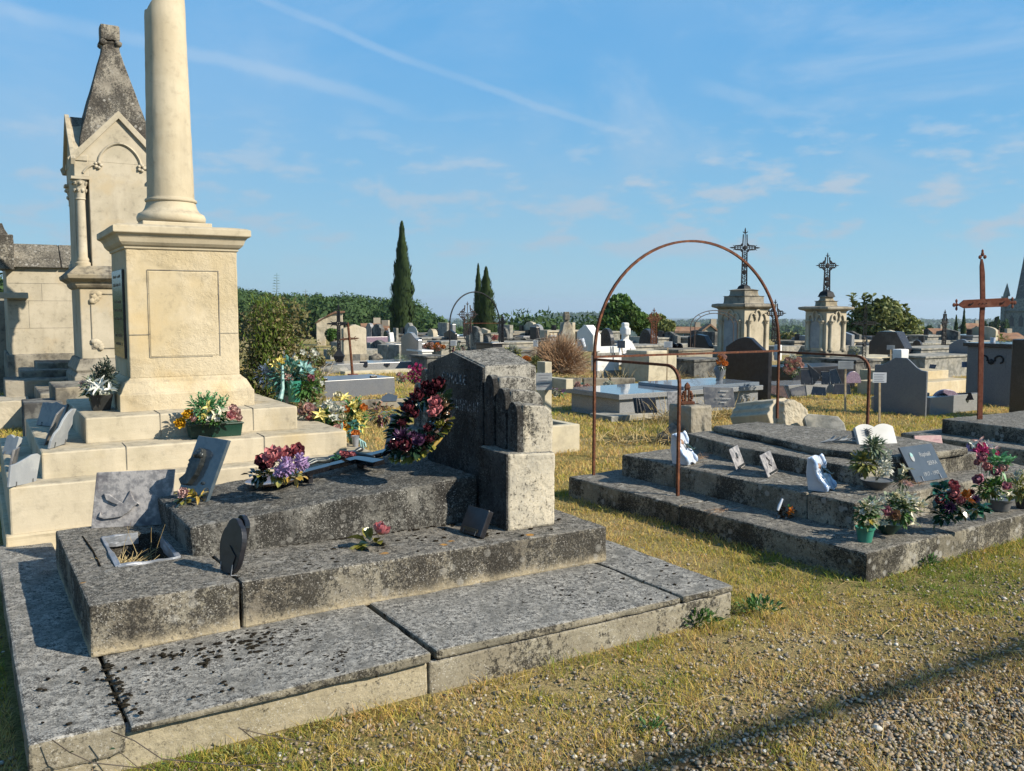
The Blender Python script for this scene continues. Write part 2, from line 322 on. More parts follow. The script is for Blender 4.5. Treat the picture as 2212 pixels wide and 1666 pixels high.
m['Wgrey'] = cream('grey_cream_stone', (.34, .31, .25), (.24, .22, .18), (.36, .30, .2), dirt=.62, dcol=(.06, .055, .05))
m['roofstone'] = lichen('lichened_roof_stone', ((.22, .20, .16), (.36, .33, .27)), ((.20, .18, .15), (.34, .31, .25)), dtop=.7, dside=.8, rosettes=.7, orange=True)
m['conc'] = plain('old_concrete', (.34, .33, .30), (.20, .20, .18), .95, 9, .3, 40, .1, c3=(.42, .39, .32))
m['concd'] = plain('dark_weathered_concrete', (.17, .17, .16), (.07, .07, .07), .95, 7, .3, 40, .1, c3=(.27, .26, .23))
m['concc'] = plain('cream_concrete', (.55, .50, .38), (.42, .38, .29), .95, 6, .25, 40, .1, c3=(.58, .52, .38))
m['joint'] = plain('dark_joint_crack', (.012, .011, .009), (.03, .027, .02), 1., 40, .2, None, 0.)
m['moss'] = plain('black_moss', (.012, .011, .009), (.035, .03, .022), 1., 120, .6, 200, 0.)
m['ggrey'] = granite('grey_granite', (.22, .23, .24), (.33, .34, .35), (.10, .10, .11), .16)
m['ggrey2'] = granite('blue_grey_granite', (.12, .135, .155), (.19, .20, .22), (.05, .05, .06), .3)
m['gdark'] = granite('dark_granite', (.022, .022, .026), (.04, .04, .045), (.07, .07, .075), .18)
m['gblack'] = plain('black_polished_granite', (.008, .008, .010), (.014, .014, .016), .07, 30, 0, None, .6)
m['gblackm'] = plain('black_honed_granite', (.012, .012, .016), (.025, .025, .03), .3, 14, .05, None, .5)
m['gblue'] = plain('dark_slate_blue', (.028, .048, .075), (.038, .060, .09), .35, 12, .03, None, .5)
m['marble'] = plain('grey_marble', (.20, .20, .21), (.38, .37, .37), .5, 26, .5, 60, .3, c3=(.12, .115, .13))
m['marblel'] = plain('pale_grey_marble', (.27, .29, .31), (.36, .38, .39), .4, 5, .05, None, .4)
m['marbled'] = plain('veined_dark_marble', (.12, .12, .13), (.22, .21, .20), .3, 12, .05, None, .5, c3=(.08, .08, .09))
m['tiltglass'] = plain('sky_reflecting_grey_plaque', (.07, .10, .125), (.10, .13, .155), .12, 20, 0, None, .8)
m['violet'] = plain('violet_granite', (.20, .14, .20), (.30, .24, .30), .25, 60, 0, None, .5)
m['white'] = plain('white_painted_stone', (.80, .80, .79), (.68, .68, .66), .8, 3, .1, 30, .2, c3=(.55, .54, .50), thr=(.45, .7))
m['whitec'] = plain('glossy_white_ceramic', (.60, .64, .71), (.52, .57, .66), .15, 8, 0, None, .6, coat=.5)
m['rust'] = plain('rusty_iron', (.13, .045, .020), (.075, .026, .014), .82, 60, .4, 120, .3, c3=(.20, .075, .032))
m['rustl'] = plain('brown_rusty_iron', (.20, .068, .040), (.14, .045, .026), .85, 30, .3, 120, .2, c3=(.26, .11, .07))
m['iron'] = plain('black_wrought_iron', (.008, .009, .012), (.016, .018, .022), .65, 40, .2, None, .25)
m['irons'] = plain('dull_brown_iron', (.05, .035, .03), (.09, .055, .04), .7, 40, .2, None, .4)
m['bronze'] = plain('dark_bronze', (.045, .055, .06), (.09, .10, .10), .38, 30, .3, None, .6, metal=.6)
m['brass'] = plain('dull_brass', (.16, .10, .05), (.10, .07, .04), .5, 40, .1, None, .5, metal=.5)
m['steel'] = plain('bright_zinc_lining', (.24, .26, .29), (.36, .38, .42), .45, 10, .1, None, .5, metal=.3)
m['wood'] = plain('weathered_wood_post', (.50, .40, .27), (.40, .31, .20), .85, 20, .3, 90, .15)
m['paper'] = plain('white_printed_notice', (.82, .82, .82), (.78, .78, .80), .6, 6, 0, None, .3)
m['ink'] = plain('grey_print', (.22, .22, .26), (.16, .16, .2), .7, 10, 0)
m['terra'] = plain('terracotta', (.36, .12, .06), (.28, .09, .05), .85, 20, .2)
m['pgreen'] = plain('dark_green_plastic', (.008, .045, .030), (.012, .060, .040), .4, 10, .03, None, .5)
m['pgreenl'] = plain('teal_green_plastic', (.03, .20, .14), (.04, .25, .18), .35, 8, .03, None, .5)
m['pblack'] = plain('dark_plastic_pot', (.018, .020, .020), (.035, .035, .035), .5, 12, .1, None, .4)
m['pgrey'] = plain('grey_plastic_bowl', (.10, .11, .11), (.14, .14, .14), .5, 12, .1, None, .4)
m['soil'] = plain('dry_soil', (.05, .035, .022), (.09, .065, .04), 1., 60, .8, 90, 0.)
m['straw'] = leafm('dry_straw', (.50, .38, .17), (.38, .26, .10), (.58, .47, .25), .8, .15)
m['twig'] = plain('dry_brown_twigs', (.32, .19, .11), (.50, .33, .20), .9, 20, .2, None, .1)
m['pale'] = plain('bleached_twigs', (.55, .47, .37), (.42, .35, .26), .9, 20, .2, None, .1)
def pet(nm, a, b, ro=.5, tr=.15, sc=40, spec=.4): m[nm] = leafm(nm, a, b, None, ro, tr, sc, spec)
pet('petal_yellow', (.82, .68, .16), (.88, .78, .32)); pet('petal_gold', (.80, .42, .02), (.85, .55, .04)); pet('petal_orange', (.82, .26, .05), (.88, .40, .12)); pet('petal_white', (.80, .80, .74), (.72, .74, .70))
pet('petal_pink', (.74, .30, .32), (.80, .42, .42)); pet('petal_palepink', (.80, .56, .52), (.74, .46, .44)); pet('petal_magenta', (.62, .05, .26), (.75, .14, .38)); pet('petal_cream', (.78, .72, .52), (.82, .78, .62)); pet('petal_teal', (.22, .46, .46), (.42, .62, .62)); pet('petal_lilac', (.34, .22, .44), (.46, .32, .56)); pet('petal_mauve', (.46, .16, .26), (.60, .30, .36)); pet('petal_brown', (.40, .26, .16), (.30, .16, .12)); pet('petal_blue', (.13, .20, .36), (.25, .32, .46))
def cer(nm, a, b): m[nm] = plain(nm, a, b, .18, 25, .05, None, .6, coat=.6)
cer('ceramic_rose', (.38, .09, .11), (.50, .17, .18)); cer('ceramic_darkrose', (.06, .014, .022), (.15, .034, .045)); cer('ceramic_lilac', (.26, .15, .36), (.40, .26, .48)); cer('ceramic_olive', (.15, .15, .03), (.28, .26, .05)); cer('ceramic_green', (.012, .07, .04), (.03, .13, .075)); cer('ceramic_gold', (.40, .26, .05), (.50, .36, .10)); cer('ceramic_orange', (.70, .20, .03), (.78, .32, .05)); cer('ceramic_pink', (.55, .17, .19), (.62, .26, .27)); cer('ceramic_violet', (.05, .02, .06), (.12, .05, .11)); cer('ceramic_blue', (.36, .50, .74), (.62, .72, .85)); cer('ceramic_brown', (.10, .055, .03), (.16, .09, .05)); cer('ceramic_darkgreen', (.012, .035, .022), (.03, .06, .03))
pet('leaf_green', (.05, .13, .03), (.10, .22, .05)); pet('leaf_bright', (.10, .30, .12), (.16, .40, .18)); pet('leaf_grey', (.16, .22, .14), (.26, .32, .20)); pet('leaf_olive', (.20, .22, .06), (.28, .28, .09)); pet('leaf_dark', (.02, .05, .02), (.045, .085, .03)); pet('leaf_teal', (.05, .20, .17), (.12, .30, .26)); pet('leaf_conifer', (.05, .075, .06), (.09, .12, .09))
m['cypress'] = leafm('cypress_foliage', (.022, .048, .014), (.050, .085, .022), (.030, .060, .018), .7, .1, 2.5)
m['tree'] = leafm('broadleaf_foliage', (.045, .11, .022), (.09, .18, .035), (.12, .17, .04), .6, .25, 2.)
m['treeo'] = leafm('olive_foliage', (.16, .20, .07), (.26, .28, .10), (.13, .16, .05), .6, .2, 3.)
m['wood_far'] = leafm('woodland_foliage', (.045, .095, .030), (.085, .145, .040), (.060, .115, .035), .8, .25, .25)
m['hedge'] = leafm('shrub_foliage', (.10, .13, .04), (.17, .20, .06), (.24, .20, .09), .6, .2, 9.)
m['hedgeb'] = leafm('browned_shrub_foliage', (.22, .18, .09), (.31, .24, .13), (.17, .17, .07), .7, .2, 9.)
m['hedgel'] = leafm('yellow_green_shrub_foliage', (.13, .20, .035), (.20, .28, .05), None, .6, .3, 9.)
m['bark'] = plain('bark', (.07, .055, .04), (.12, .10, .08), .95, 12, .6)
m['tile'] = plain('clay_roof_tiles', (.30, .17, .10), (.22, .13, .09), .9, 1.5, .2, 8, .1, c3=(.36, .24, .16))
m['render'] = plain('house_render', (.50, .44, .34), (.42, .37, .29), .95, .8, .1, None, .1)
m['grass'] = leafm('grass_blades', (.30, .27, .06), (.42, .34, .10), (.17, .21, .035), .7, .3, 1.6, .2)
m['grassg'] = leafm('green_grass_blades', (.10, .17, .025), (.20, .26, .05), (.30, .30, .07), .7, .3, 3., .2)
_n = NT('pebbles'); _v = _n.vor(42, out=1); _s = _n.t.nodes.new('ShaderNodeSeparateColor'); _n.L(_v, _s.inputs[0])
_c = _n.mix(_n.ramp(_s.outputs[0], .2, .8, smooth=False), (.22, .17, .12, 1), (.52, .46, .36, 1)); _c = _n.mix(_n.ramp(_s.outputs[1], .80, .84), _c, (.70, .67, .60, 1)); _c = _n.mix(_n.ramp(_s.outputs[2], .76, .8), _c, (.40, .26, .12, 1)); _c = _n.mix(_n.ramp(_s.outputs[2], .12, .16, 1, 0), _c, (.12, .12, .13, 1))
m['pebble'] = _n.fin(_n.mix(.25, _c, (.3, .25, .17, 1)), .75, _n.bump(_n.noise(150, 3), .2, .003), .35)
# ---------------- layout frames ----------------
OA = (-1.585, 2.806); YA = .555
OB = (2.073, 5.103); YB = .586
OP = (-2.754, 6.233); YP = .540
YG = .565                                         # heading shared by the rows of graves
def lw(O, yaw, a, b): return (O[0] + a * cos(yaw) - b * sin(yaw), O[1] + a * sin(yaw) + b * cos(yaw))
FOOT = [(OA, YA, -.02, 3.24, -.02, 2.9), (OP, YP, -1.3, 1.66, -.72, 2.4), (OB, YB, 0, 3.3, 0, 2.88)]
def foot(P, yaw, x0, x1, y0, y1): FOOT.append(((P[0], P[1]), yaw, x0, x1, y0, y1))
# ---------------- terrain: hilltop, wooded flank on the left, valley and far ridges ----------------
def interp(x, xs, ys):
    return float(np.interp(x, xs, ys))
def ubear(x, y): return 1106 + F * x / y if y > .2 * abs(x) else (-6000 if x < 0 else 8000)
# per column of the view: height (in metres, above eye level) that the ground reaches at some radii
R1 = ([-1500, 300, 515, 600, 700, 780, 860, 940, 1050, 2300, 3500], [7, 5, .5, -1.5, -3.2, -4.2, -5.5, -9, -16, -18, -18])       # 230 m
def tz(x, y):
    r = hypot(x, y); u = ubear(x, y)
    g230 = interp(u, *R1); g500 = interp(u, [-500, 500, 800, 1000, 2300], [10, 0, -12, -26, -26])
    zs = [0, 0, -2.0 if u > 500 else -1., -6.5 if u > 900 else -3.2, g230, g500, -34, -44, -40 + interp(u, [800, 1120, 1200, 1290, 1400, 2300], [0, 0, 14, 17, 0, 2]), -60, -72, -102]
    rs = [0, 47, 60, 100, 230, 500, 900, 1500, 2100, 3200, 5200, 9000]
    z = interp(r, rs, zs)
    if r > 60: z += (noise.noise(Vector((x * .011, y * .011, 0))) * 1.6 + noise.noise(Vector((x * .0013, y * .0013, 3))) * 7 * min(1, r / 3000.)) * min(1, (r - 60) / 200.)
    elif r < 47: z += .012 * noise.noise(Vector((x * .9, y * .9, 0))) + .006 * noise.noise(Vector((x * 3.1, y * 3.1, 5)))
    return z
gn = NT('cemetery_ground')
gx = gn.math('SUBTRACT', gn.math('ADD', gn.math('MULTIPLY', gn.px, .54), 2.84), gn.py)     # gravel side is positive
gx = gn.math('ADD', gx, gn.math('MULTIPLY', gn.math('SUBTRACT', gn.noise(1.7, 5), .5), 1.6))
near = gn.noise(2.4, 7, .7); fineg = gn.noise(55, 5, .75)
gc = gn.mix(gn.ramp(near, .38, .62), (.46, .36, .15, 1), (.27, .25, .08, 1)); gc = gn.mix(gn.ramp(gn.noise(.55, 4, off=(2, 2, 1)), .45, .62), gc, (.52, .41, .20, 1))
gc = gn.mix(gn.ramp(fineg, .42, .66, 0, .8), gc, (.10, .075, .03, 1)); gc = gn.mix(gn.ramp(gn.noise(120, 3), .58, .7, 0, .6), gc, (.44, .36, .17, 1))
grv = gn.mix(gn.ramp(gn.vor(60), .1, .5), (.30, .22, .12, 1), (.13, .09, .045, 1))
gc = gn.mix(gn.ramp(gx, -.5, .35), gc, grv)
rad = gn.t.nodes.new('ShaderNodeVectorMath'); rad.operation = 'LENGTH'; gn.L(gn.pos, rad.inputs[0]); rr_ = rad.outputs['Value']
far = gn.mix(gn.ramp(gn.noise(.012, 3), .40, .6), (.05, .085, .028, 1), (.085, .10, .04, 1)); far = gn.mix(gn.ramp(gn.noise(.004, 5, .7, off=(50, 20, 1)), .46, .54), far, (.022, .048, .018, 1))
gc = gn.mix(gn.ramp(rr_, 48, 70), gc, far)
gbh = gn.math('ADD', fineg, gn.math('MULTIPLY', gn.noise(170, 3), .5))
m['ground'] = gn.fin(gc, .95, gn.bump(gbh, .9, .03), .1)
def terrain():
    radii = [.01] + list(np.geomspace(1.2, 47, 46)) + list(np.geomspace(50, 9000, 60)); na = 240
    V = []; 
    for r in radii:
        for i in range(na):
            a = 2 * pi * i / na; x, y = r * sin(a), r * cos(a); V.append((x, y, tz(x, y)))
    Fq = []
    for k in range(len(radii) - 1):
        for i in range(na): Fq.append((k * na + i, (k + 1) * na + i, (k + 1) * na + (i + 1) % na, k * na + (i + 1) % na))
    Fq = np.array(Fq)[:, ::-1]
    o = np_mesh('ground', np.array(V), Fq, m['ground'], smooth=True); tag(o, kind='structure')
terrain()
# ---------------- tomb A: the big stepped family tomb in the foreground ----------------
zs_, zm_, zb_ = .18, .39, .545
tA = thing('family_tomb', 'large mossy stepped family tomb with stepped headstone, nearest the camera', 'tomb', (OA[0], OA[1], 0), YA)
HS = .66          # width of the slab ledge in front of the raised step
j = .006
def slab(x0, x1, y0, y1, z0=.138, z1=zs_, tilt=(0, 0, 0, 0), lab=None, mat='Aslab', bev=.012):
    b = MB().hexa([(x0, y0, z0), (x1, y0, z0), (x1, y1, z0), (x0, y1, z0), (x0, y0, z1 + tilt[0]), (x1, y0, z1 + tilt[1]), (x1, y1, z1 + tilt[2]), (x0, y1, z1 + tilt[3])])
    return b.build('ledge_slab', m[mat], tA, bevel=bev, worn=.014, sub=5, wsc=.12)
slab(0, .30, .01, 2.86, z0=.06, tilt=(-.012, -.012, 0, 0))
slab(.312, 1.47, -.012, 1.5, tilt=(-.02, .006, .0, 0)); slab(1.495, 2.85, .0, 1.5, tilt=(.004, -.008, 0, 0)); slab(2.865, 3.215, .0, 2.6, tilt=(-.006, -.006, 0, 0))
MB().box(.31, 1.4, .05, 2.86, 2.62, zs_ - .004).build('footing', m['Abase'], tA)
b = MB().box(.012, .016, -.05, 1.462, 2.82, .134); b.build('footing', m['Abase'], tA, bevel=.01, worn=.012, sub=4, wsc=.2)
MB().box(1.466, .008, -.05, 3.21, 2.6, .134).build('footing', m['Abase2'], tA, bevel=.01, worn=.016, sub=5, wsc=.2)
# raised step: left block with the sunk planter, right block
ax0, ax1, ay0, ay1 = .269, 2.93, .698, 2.165; px0, px1, py0, py1 = .46, .74, 1.24, 1.84; xs = .875
L = MB(); z0, z1 = zs_ - .01, zm_
xsv = [ax0, px0, px1, xs]; ysv = [ay0, py0, py1, ay1]; idx = {}
for zz in (z0, z1):
    for yy in ysv:
        for xx in xsv: idx[(xx, yy, zz)] = len(L.V); L.V.append((xx, yy, zz))
for a in range(3):
    for c in range(3):
        if a == 1 and c == 1: continue
        q = [(xsv[a], ysv[c]), (xsv[a + 1], ysv[c]), (xsv[a + 1], ysv[c + 1]), (xsv[a], ysv[c + 1])]
        L.F.append(tuple(idx[(x, y, z1)] for x, y in q)); L.F.append(tuple(idx[(x, y, z0)] for x, y in q[::-1]))
def wall(x, y, X, Y): L.F.append((idx[(x, y, z0)], idx[(X, Y, z0)], idx[(X, Y, z1)], idx[(x, y, z1)]))
for a in range(3): wall(xsv[a], ay0, xsv[a + 1], ay0); wall(xsv[a + 1], ay1, xsv[a], ay1); wall(xs, ysv[a], xs, ysv[a + 1]); wall(ax0, ysv[a + 1], ax0, ysv[a])
wall(px1, py0, px0, py0); wall(px0, py1, px1, py1); wall(px0, py0, px0, py1); wall(px1, py1, px1, py0)
L.build('raised_step', m['A'], tA, bevel=.010, worn=.013, sub=5, wsc=.1)
MB().hexa([(xs + .014, ay0 + .004, z0), (ax1, ay0, z0), (ax1, ay1, z0), (xs + .014, ay1, z0), (xs + .014, ay0 + .004, zm_ - .004), (ax1, ay0, zm_ - .018), (ax1, ay1, zm_ - .01), (xs + .014, ay1, zm_)]).build('raised_step', m['A'], tA, bevel=.014, worn=.015, sub=6, wsc=.1)
MB().box(xs - .01, ay0 + .03, z0, xs + .02, ay1 - .02, zm_ - .03).build('joint', m['joint'], tA)
MB().box(.29, .1, .09, .33, 1.3, zs_ - .03).build('joint', m['joint'], tA); MB().box(1.46, .03, .08, 1.50, .72, zs_ - .04).build('joint', m['joint'], tA); MB().box(2.845, .02, .08, 2.87, 2.2, zs_ - .03).build('joint', m['joint'], tA)
# planter lining, soil and straw
pl = MB()
for a in (((px0 - .010, py0 - .01), (px0 + .012, py1)), ((px1 - .018, py0), (px1 + .004, py1 - .15)), ((px0, py0 - .016), (px1, py0 + .003)), ((px0, py1 - .016), (px1 - .1, py1 + .006))):
    (x0_, y0_), (x1_, y1_) = a; pl.hexa([(x0_, y0_, .34), (x1_, y0_, .34), (x1_, y1_, .34), (x0_, y1_, .34), (x0_ - .008, y0_, zm_ + .006), (x1_ - .004, y0_, zm_ + .012), (x1_, y1_, zm_ + .004), (x0_ + .008, y1_, zm_ + .012)])
pl.build('planter_lining', m['steel'], tA, bevel=.002, worn=.02, sub=3, wsc=.06)
MB().box(px0, py0, .19, px1, py1, .27).build('planter_soil', m['soil'], tA)
def strands(mb, n, cx, cy, cz, rx, ry, ln, r=.0013, up=.5, curl=.4, seg=4, rnd=random):
    for _ in range(n):
        a = rnd.uniform(0, 2 * pi); q = sqrt(rnd.random()); p = Vector((cx + rx * q * cos(a), cy + ry * q * sin(a), cz)); a = rnd.uniform(0, 2 * pi); e = rnd.uniform(-.1, 1) * up
        d = Vector((cos(a) * (1 - abs(e) * .5), sin(a) * (1 - abs(e) * .5), e)).normalized(); l = ln * rnd.uniform(.4, 1.2); pts = [p]
        for k in range(seg): d = (d + Vector((rnd.uniform(-1, 1), rnd.uniform(-1, 1), rnd.uniform(-1.2, .6))) * curl * .3).normalized(); p = p + d * l / seg; pts.append(p)
        mb.tube(pts, [r * (1 - .6 * k / seg) for k in range(seg + 1)], 3)
s = MB(); strands(s, 260, .53, 1.42, .31, .07, .16, .14, .0022, .6); strands(s, 90, .62, 1.55, .24, .1, .25, .12, .0018, .9); s.build('dead_straw', m['straw'], tA)
s = MB(); strands(s, 6, .6, 1.6, .26, .08, .2, .26, .0016, 3., .5, 6); s.build('dead_stems', m['straw'], tA)
MB().tube([(.385, 1.28, zm_ + .001), (.39, 1.6, zm_ + .002), (.38, 1.93, zm_ + .001)], .005, 5).build('groove', m['joint'], tA)
# grave box (tapered lid) : its top slopes up towards the headstone
bx0, bx1, by0, by1 = .79, 2.36, 1.23, 2.1
MB().hexa([(bx0, by0, zm_ - .02), (bx1, by0 - .06, zm_ - .03), (bx1, by1, zm_ - .02), (bx0, by1, zm_ - .02), (bx0 - .01, by0 + .0, zb_ - .008), (bx1, by0 - .06, .648), (bx1, by1, .65), (bx0 - .02, by1 - .02, zb_ + .004)]).build('grave_box', m['Abox'], tA, bevel=.018, worn=.028, sub=6, wsc=.11)
# headstone
hd2 = MB(); gy0, gy1 = 1.285, 2.02
hd2.prism([(gy0, .36), (gy1, .36), (gy1, 1.245), (1.67, 1.335), (gy0, 1.262)], 'x', 2.475, 2.80).build('central_gable', m['Ahead'], tA, bevel=.010, worn=.012, sub=5, wsc=.09)
MB().prism([(1.50, .9), (2.16, .9), (2.16, 1.262), (1.90, 1.335), (1.50, 1.232)], 'x', 2.82, 2.98).build('rear_gable', m['Ahead'], tA, bevel=.01, worn=.01, sub=4)
MB().prism([(gy0 + .004, .40), (gy1 - .004, .40), (gy1 - .004, 1.238), (1.67, 1.326), (gy0 + .004, 1.254)], 'x', 2.462, 2.477).build('inscribed_face', m['Adark'], tA, bevel=.004)  # dark face plate, crust colour with the shade of this side painted in
def ogive(c, hw, z0, zt, n=7):   # pointed-arch outline in (y, z)
    r = [(c - hw, z0), (c + hw, z0)]; zs1 = zt - hw * 1.55
    for k in range(n + 1): t = k / n; r.append((c + hw * cos(t * pi / 2) ** .8, zs1 + (zt - zs1) * sin(t * pi / 2) ** 1.15))
    for k in range(n - 1, -1, -1): t = k / n; r.append((c - hw * cos(t * pi / 2) ** .8, zs1 + (zt - zs1) * sin(t * pi / 2) ** 1.15))
    return r
for c, zt, x1 in ((1.215, 1.215, 2.76), (1.085, 1.148, 2.725), (.960, 1.080, 2.70)):
    # fin face turned to the grave, its shade put into the dark colour, body behind it with a rounded shoulder
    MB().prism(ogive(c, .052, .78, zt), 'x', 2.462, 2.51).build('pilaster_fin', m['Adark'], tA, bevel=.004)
    o_ = [(x1 - .02, .78)]; 
    sh = [(2.497, .78), (x1, .78), (x1, zt - .10), (x1 - .012, zt - .06), (x1 - .045, zt - .028), (x1 - .10, zt - .018), (2.497, zt - .012)]
    MB().prism(sh, 'y', c - .056, c + .058).build('stepped_flank', m['Apale'] if c < 1 else m['Ahead'], tA, bevel=.014, worn=.012, sub=5, wsc=.08)
MB().hexa([(2.385, .885, .37), (2.70, .875, .37), (2.70, 1.2, .37), (2.385, 1.2, .37), (2.39, .89, .808), (2.70, .88, .79), (2.70, 1.2, .80), (2.39, 1.2, .812)]).build('side_block', m['Apale'], tA, bevel=.016, worn=.016, sub=5, wsc=.1)
MB().prism([(.884, .385), (1.19, .385), (1.19, .806), (.884, .806)], 'x', 2.376, 2.392).build('shade_plate', m['Adark'], tA, bevel=.004)  # added dark plate, paints shade over the block's pale grave-side face
MB().box(2.39, 2.02, .37, 2.7, 2.3, .805).build('side_block', m['Apale'], tA, bevel=.015, worn=.015)
for c, zt, x1 in ((2.08, 1.2, 2.70), (2.19, 1.1, 2.715)): MB().prism(ogive(c, .052, .78, zt), 'x', 2.47, x1).build('pilaster_fin', m['Ahead'], tA, bevel=.004)
MF = Matrix.Translation((2.4595, 0, 0)) @ Matrix.Rotation(-pi / 2, 4, 'Z') @ Matrix.Rotation(pi / 2, 4, 'X')
m['letter'] = plain('worn_lettering', (.48, .50, .53), (.07, .07, .07), .9, 60, .2, thr=(.35, .5))
def tA_text(body, y, z, s): return text_obj('inscription', body, s, m['letter'], tA, Matrix.Translation((0, y, z)) @ MF, .0035)
tA_text('FAMILLE', 1.64, 1.135, .088)
for k in range(15):   # second line is too worn to read: only its vertical strokes are left
    y_ = 1.34 + .024 * k; MB().hexa([(2.4595, y_, .975 + .012 * (k % 3)), (2.463, y_, .975), (2.463, y_ + .008, .975), (2.4595, y_ + .008, .975), (2.4595, y_ + .002, 1.045 - .010 * (k % 2)), (2.463, y_ + .002, 1.04), (2.463, y_ + .010, 1.04), (2.4595, y_ + .010, 1.045)]).build('worn_stroke', m['letter'], tA)
fr = MB()
for (a, b_, c, d) in ((1.20, 1.232, 1.80, 1.237), (1.20, 1.110, 1.80, 1.115), (1.20, 1.11, 1.205, 1.237), (1.795, 1.11, 1.80, 1.237)): fr.box(2.4585, a + .12, b_, 2.467, c + .12, d)
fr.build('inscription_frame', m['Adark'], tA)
# moss cushions and pits on the ledge
mo = MB()
rs = random.Random(3)
for k in range(420):
    if k < 160: t = rs.gauss(.0, .20); x = 1.0 + rs.gauss(0, .33); y = .56 + t * .45 - abs(rs.gauss(0, .07)) * (1 if rs.random() < .5 else 0)
    elif k < 190: x = .308 + rs.gauss(0, .016); y = rs.uniform(.02, .6)
    elif k < 230: x = rs.uniform(1.05, 1.28); y = .05 + (x - 1.05) * 1.3 + rs.gauss(0, .03)
    else: x = rs.uniform(.05, 3.15); y = rs.uniform(.03, .64)
    if not (0.02 < x < 3.18 and .01 < y < .67): continue
    r = rs.uniform(.003, .0125) * (1.1 if k < 190 else .75); mo.blob((x, y, zs_ - .004), (r * rs.uniform(.8, 1.9), r, .0045), 1, .7, seed=k)
for k in range(60):
    x = rs.uniform(.9, 2.8); y = rs.uniform(.72, 1.15); r = rs.uniform(.004, .012); mo.blob((x, y, zm_ - .008), (r * 1.5, r, .006), 1, .5, seed=k)
for k in range(70): x = rs.uniform(1.2, 2.3); mo.blob((x, 1.225 - (x - .79) * .038 + rs.uniform(-.02, .0), zm_ - .008), (.012, .008, .006), 1, .5, seed=k)
mo = mo.build('moss', m['moss'], tA, smooth=80); mo['kind'] = 'stuff'
# ---------------- P: broken column monument ----------------
tP = thing('broken_column_monument', 'tall cream stone pedestal carrying a broken round column', 'monument', (OP[0], OP[1], 0), YP)
w = .94; d1, e1, e2 = .25, .281, .19; wy = .94 * 1.0
def step(o, z0, z1, mt='Pstep', **k): return MB().box(-o, -o, z0, w + o, w + o, z1).build('step', m[mt], tP, bevel=.012, worn=.010, sub=4, wsc=.14)
step(d1 + e1 + e2, .23, .533); step(d1 + e1, .52, .698); step(d1, .69, .87); 
MB().box(-.75, -.75, -.05, w + .75, w + .75, .245).build('step', m['P'], tP, bevel=.01, worn=.02, sub=4, wsc=.1)
jt = MB(); o1, o2, o3 = d1, d1 + e1, d1 + e1 + e2
for x, o, z0, z1 in ((.22, o1, .70, .87), (.86, o1, .70, .87), (-.04, o2, .535, .698), (.86, o2, .535, .698), (.40, o3, .25, .533)):
    jt = MB(); jt.box(x, -o - .004, z0 + .012, x + .005, -o + .02, z1 - .002); jt.box(x, -o, z1 - .01, x + .004, -o + (.24 if o < .4 else .2), z1 + .0035); jt.build('joint', m['Wgrey'], tP)
MB().mould(.0, .0, w, w, [(0, .865), (.0, .985), (-.012, .998), (-.026, 1.03), (-.045, 1.065), (-.07, 1.085), (-.082, 1.10)]).build('base_moulding', m['P'], tP, bevel=.004, worn=.006, sub=3)
sd = .084
MB().box(sd, sd, 1.095, w - sd, w - sd, 2.02).build('die', m['P'], tP, bevel=.008, worn=.006, sub=5, wsc=.1)
pp = MB(); q0, q1, r0, r1 = .222, .712, 1.245, 1.868
for a in ((q0, r1, q1, r1 + .006), (q1, r0, q1 + .007, r1 + .006), (q0 - .004, r0, q0, r1), (q0, r0 - .004, q1 - .05, r0), (.49, 1.42, .494, 1.70), (q0, 1.70, q1, 1.703), (q0, 1.41, .85, 1.414), (.09, 1.405, .22, 1.412)):
    pp.box(a[0], sd - .0035, a[1], a[2], sd + .02, a[3])
pp.build('panel_grooves', m['Wgrey'], tP)
MB().box(q0 + .004, sd - .004, r0 + .003, q1 - .004, sd + .02, r1 - .004).build('panel', m['P'], tP, bevel=.006)
MB().mould(sd, sd, w - sd, w - sd, [(0, 2.015), (.010, 2.02), (.012, 2.035), (.026, 2.045), (.042, 2.065), (.052, 2.095), (.066, 2.115), (.084, 2.125), (.088, 2.13), (.088, 2.172), (.06, 2.185), (-.02, 2.195)]).build('cap_moulding', m['Pcol'], tP, bevel=.003, worn=.005, sub=3)
cx = .47
MB().box(cx - .245, cx - .245, 2.18, cx + .245, cx + .245, 2.232).build('column_plinth', m['Pcol'], tP, bevel=.006)
MB().lathe([(.20, 2.23), (.232, 2.236), (.246, 2.255), (.248, 2.28), (.236, 2.305), (.212, 2.318), (.203, 2.325), (.19, 2.345), (.182, 2.37), (.176, 2.392), (.184, 2.396), (.188, 2.405), (.184, 2.416), (.172, 2.42), (.170, 2.43)], 48, M_((cx, cx, 0))).build('column_base', m['Pcol'], tP, smooth=50)
def brk(a, k):
    if k < 12: return 0
    t = (k - 11) / 2.
    return t * (-.062 * cos(a - (pi - YP)) - .004 + .035 * noise.noise(Vector((cos(a) * 2, sin(a) * 2, 3))) + .012 * sin(5 * a))
pr = [(.169 - .024 * (t / 11.) ** 1.1, 2.425 + (3.68 - 2.425) * t / 11.) for t in range(12)]
pr += [(.1445, 3.78), (.142, 3.85), (.10, 3.85), (.02, 3.82)]
MB().lathe(pr, 48, M_((cx, cx, 0)), brk).build('column_shaft', m['Pcol'], tP, smooth=50, worn=.006, sub=1, wsc=.05)
MB().box(.066, .19, 1.235, .09, .73, 1.875).build('inscription_plaque', m['gdark'], tP, bevel=.003)
lt = MB()
rs = random.Random(11)
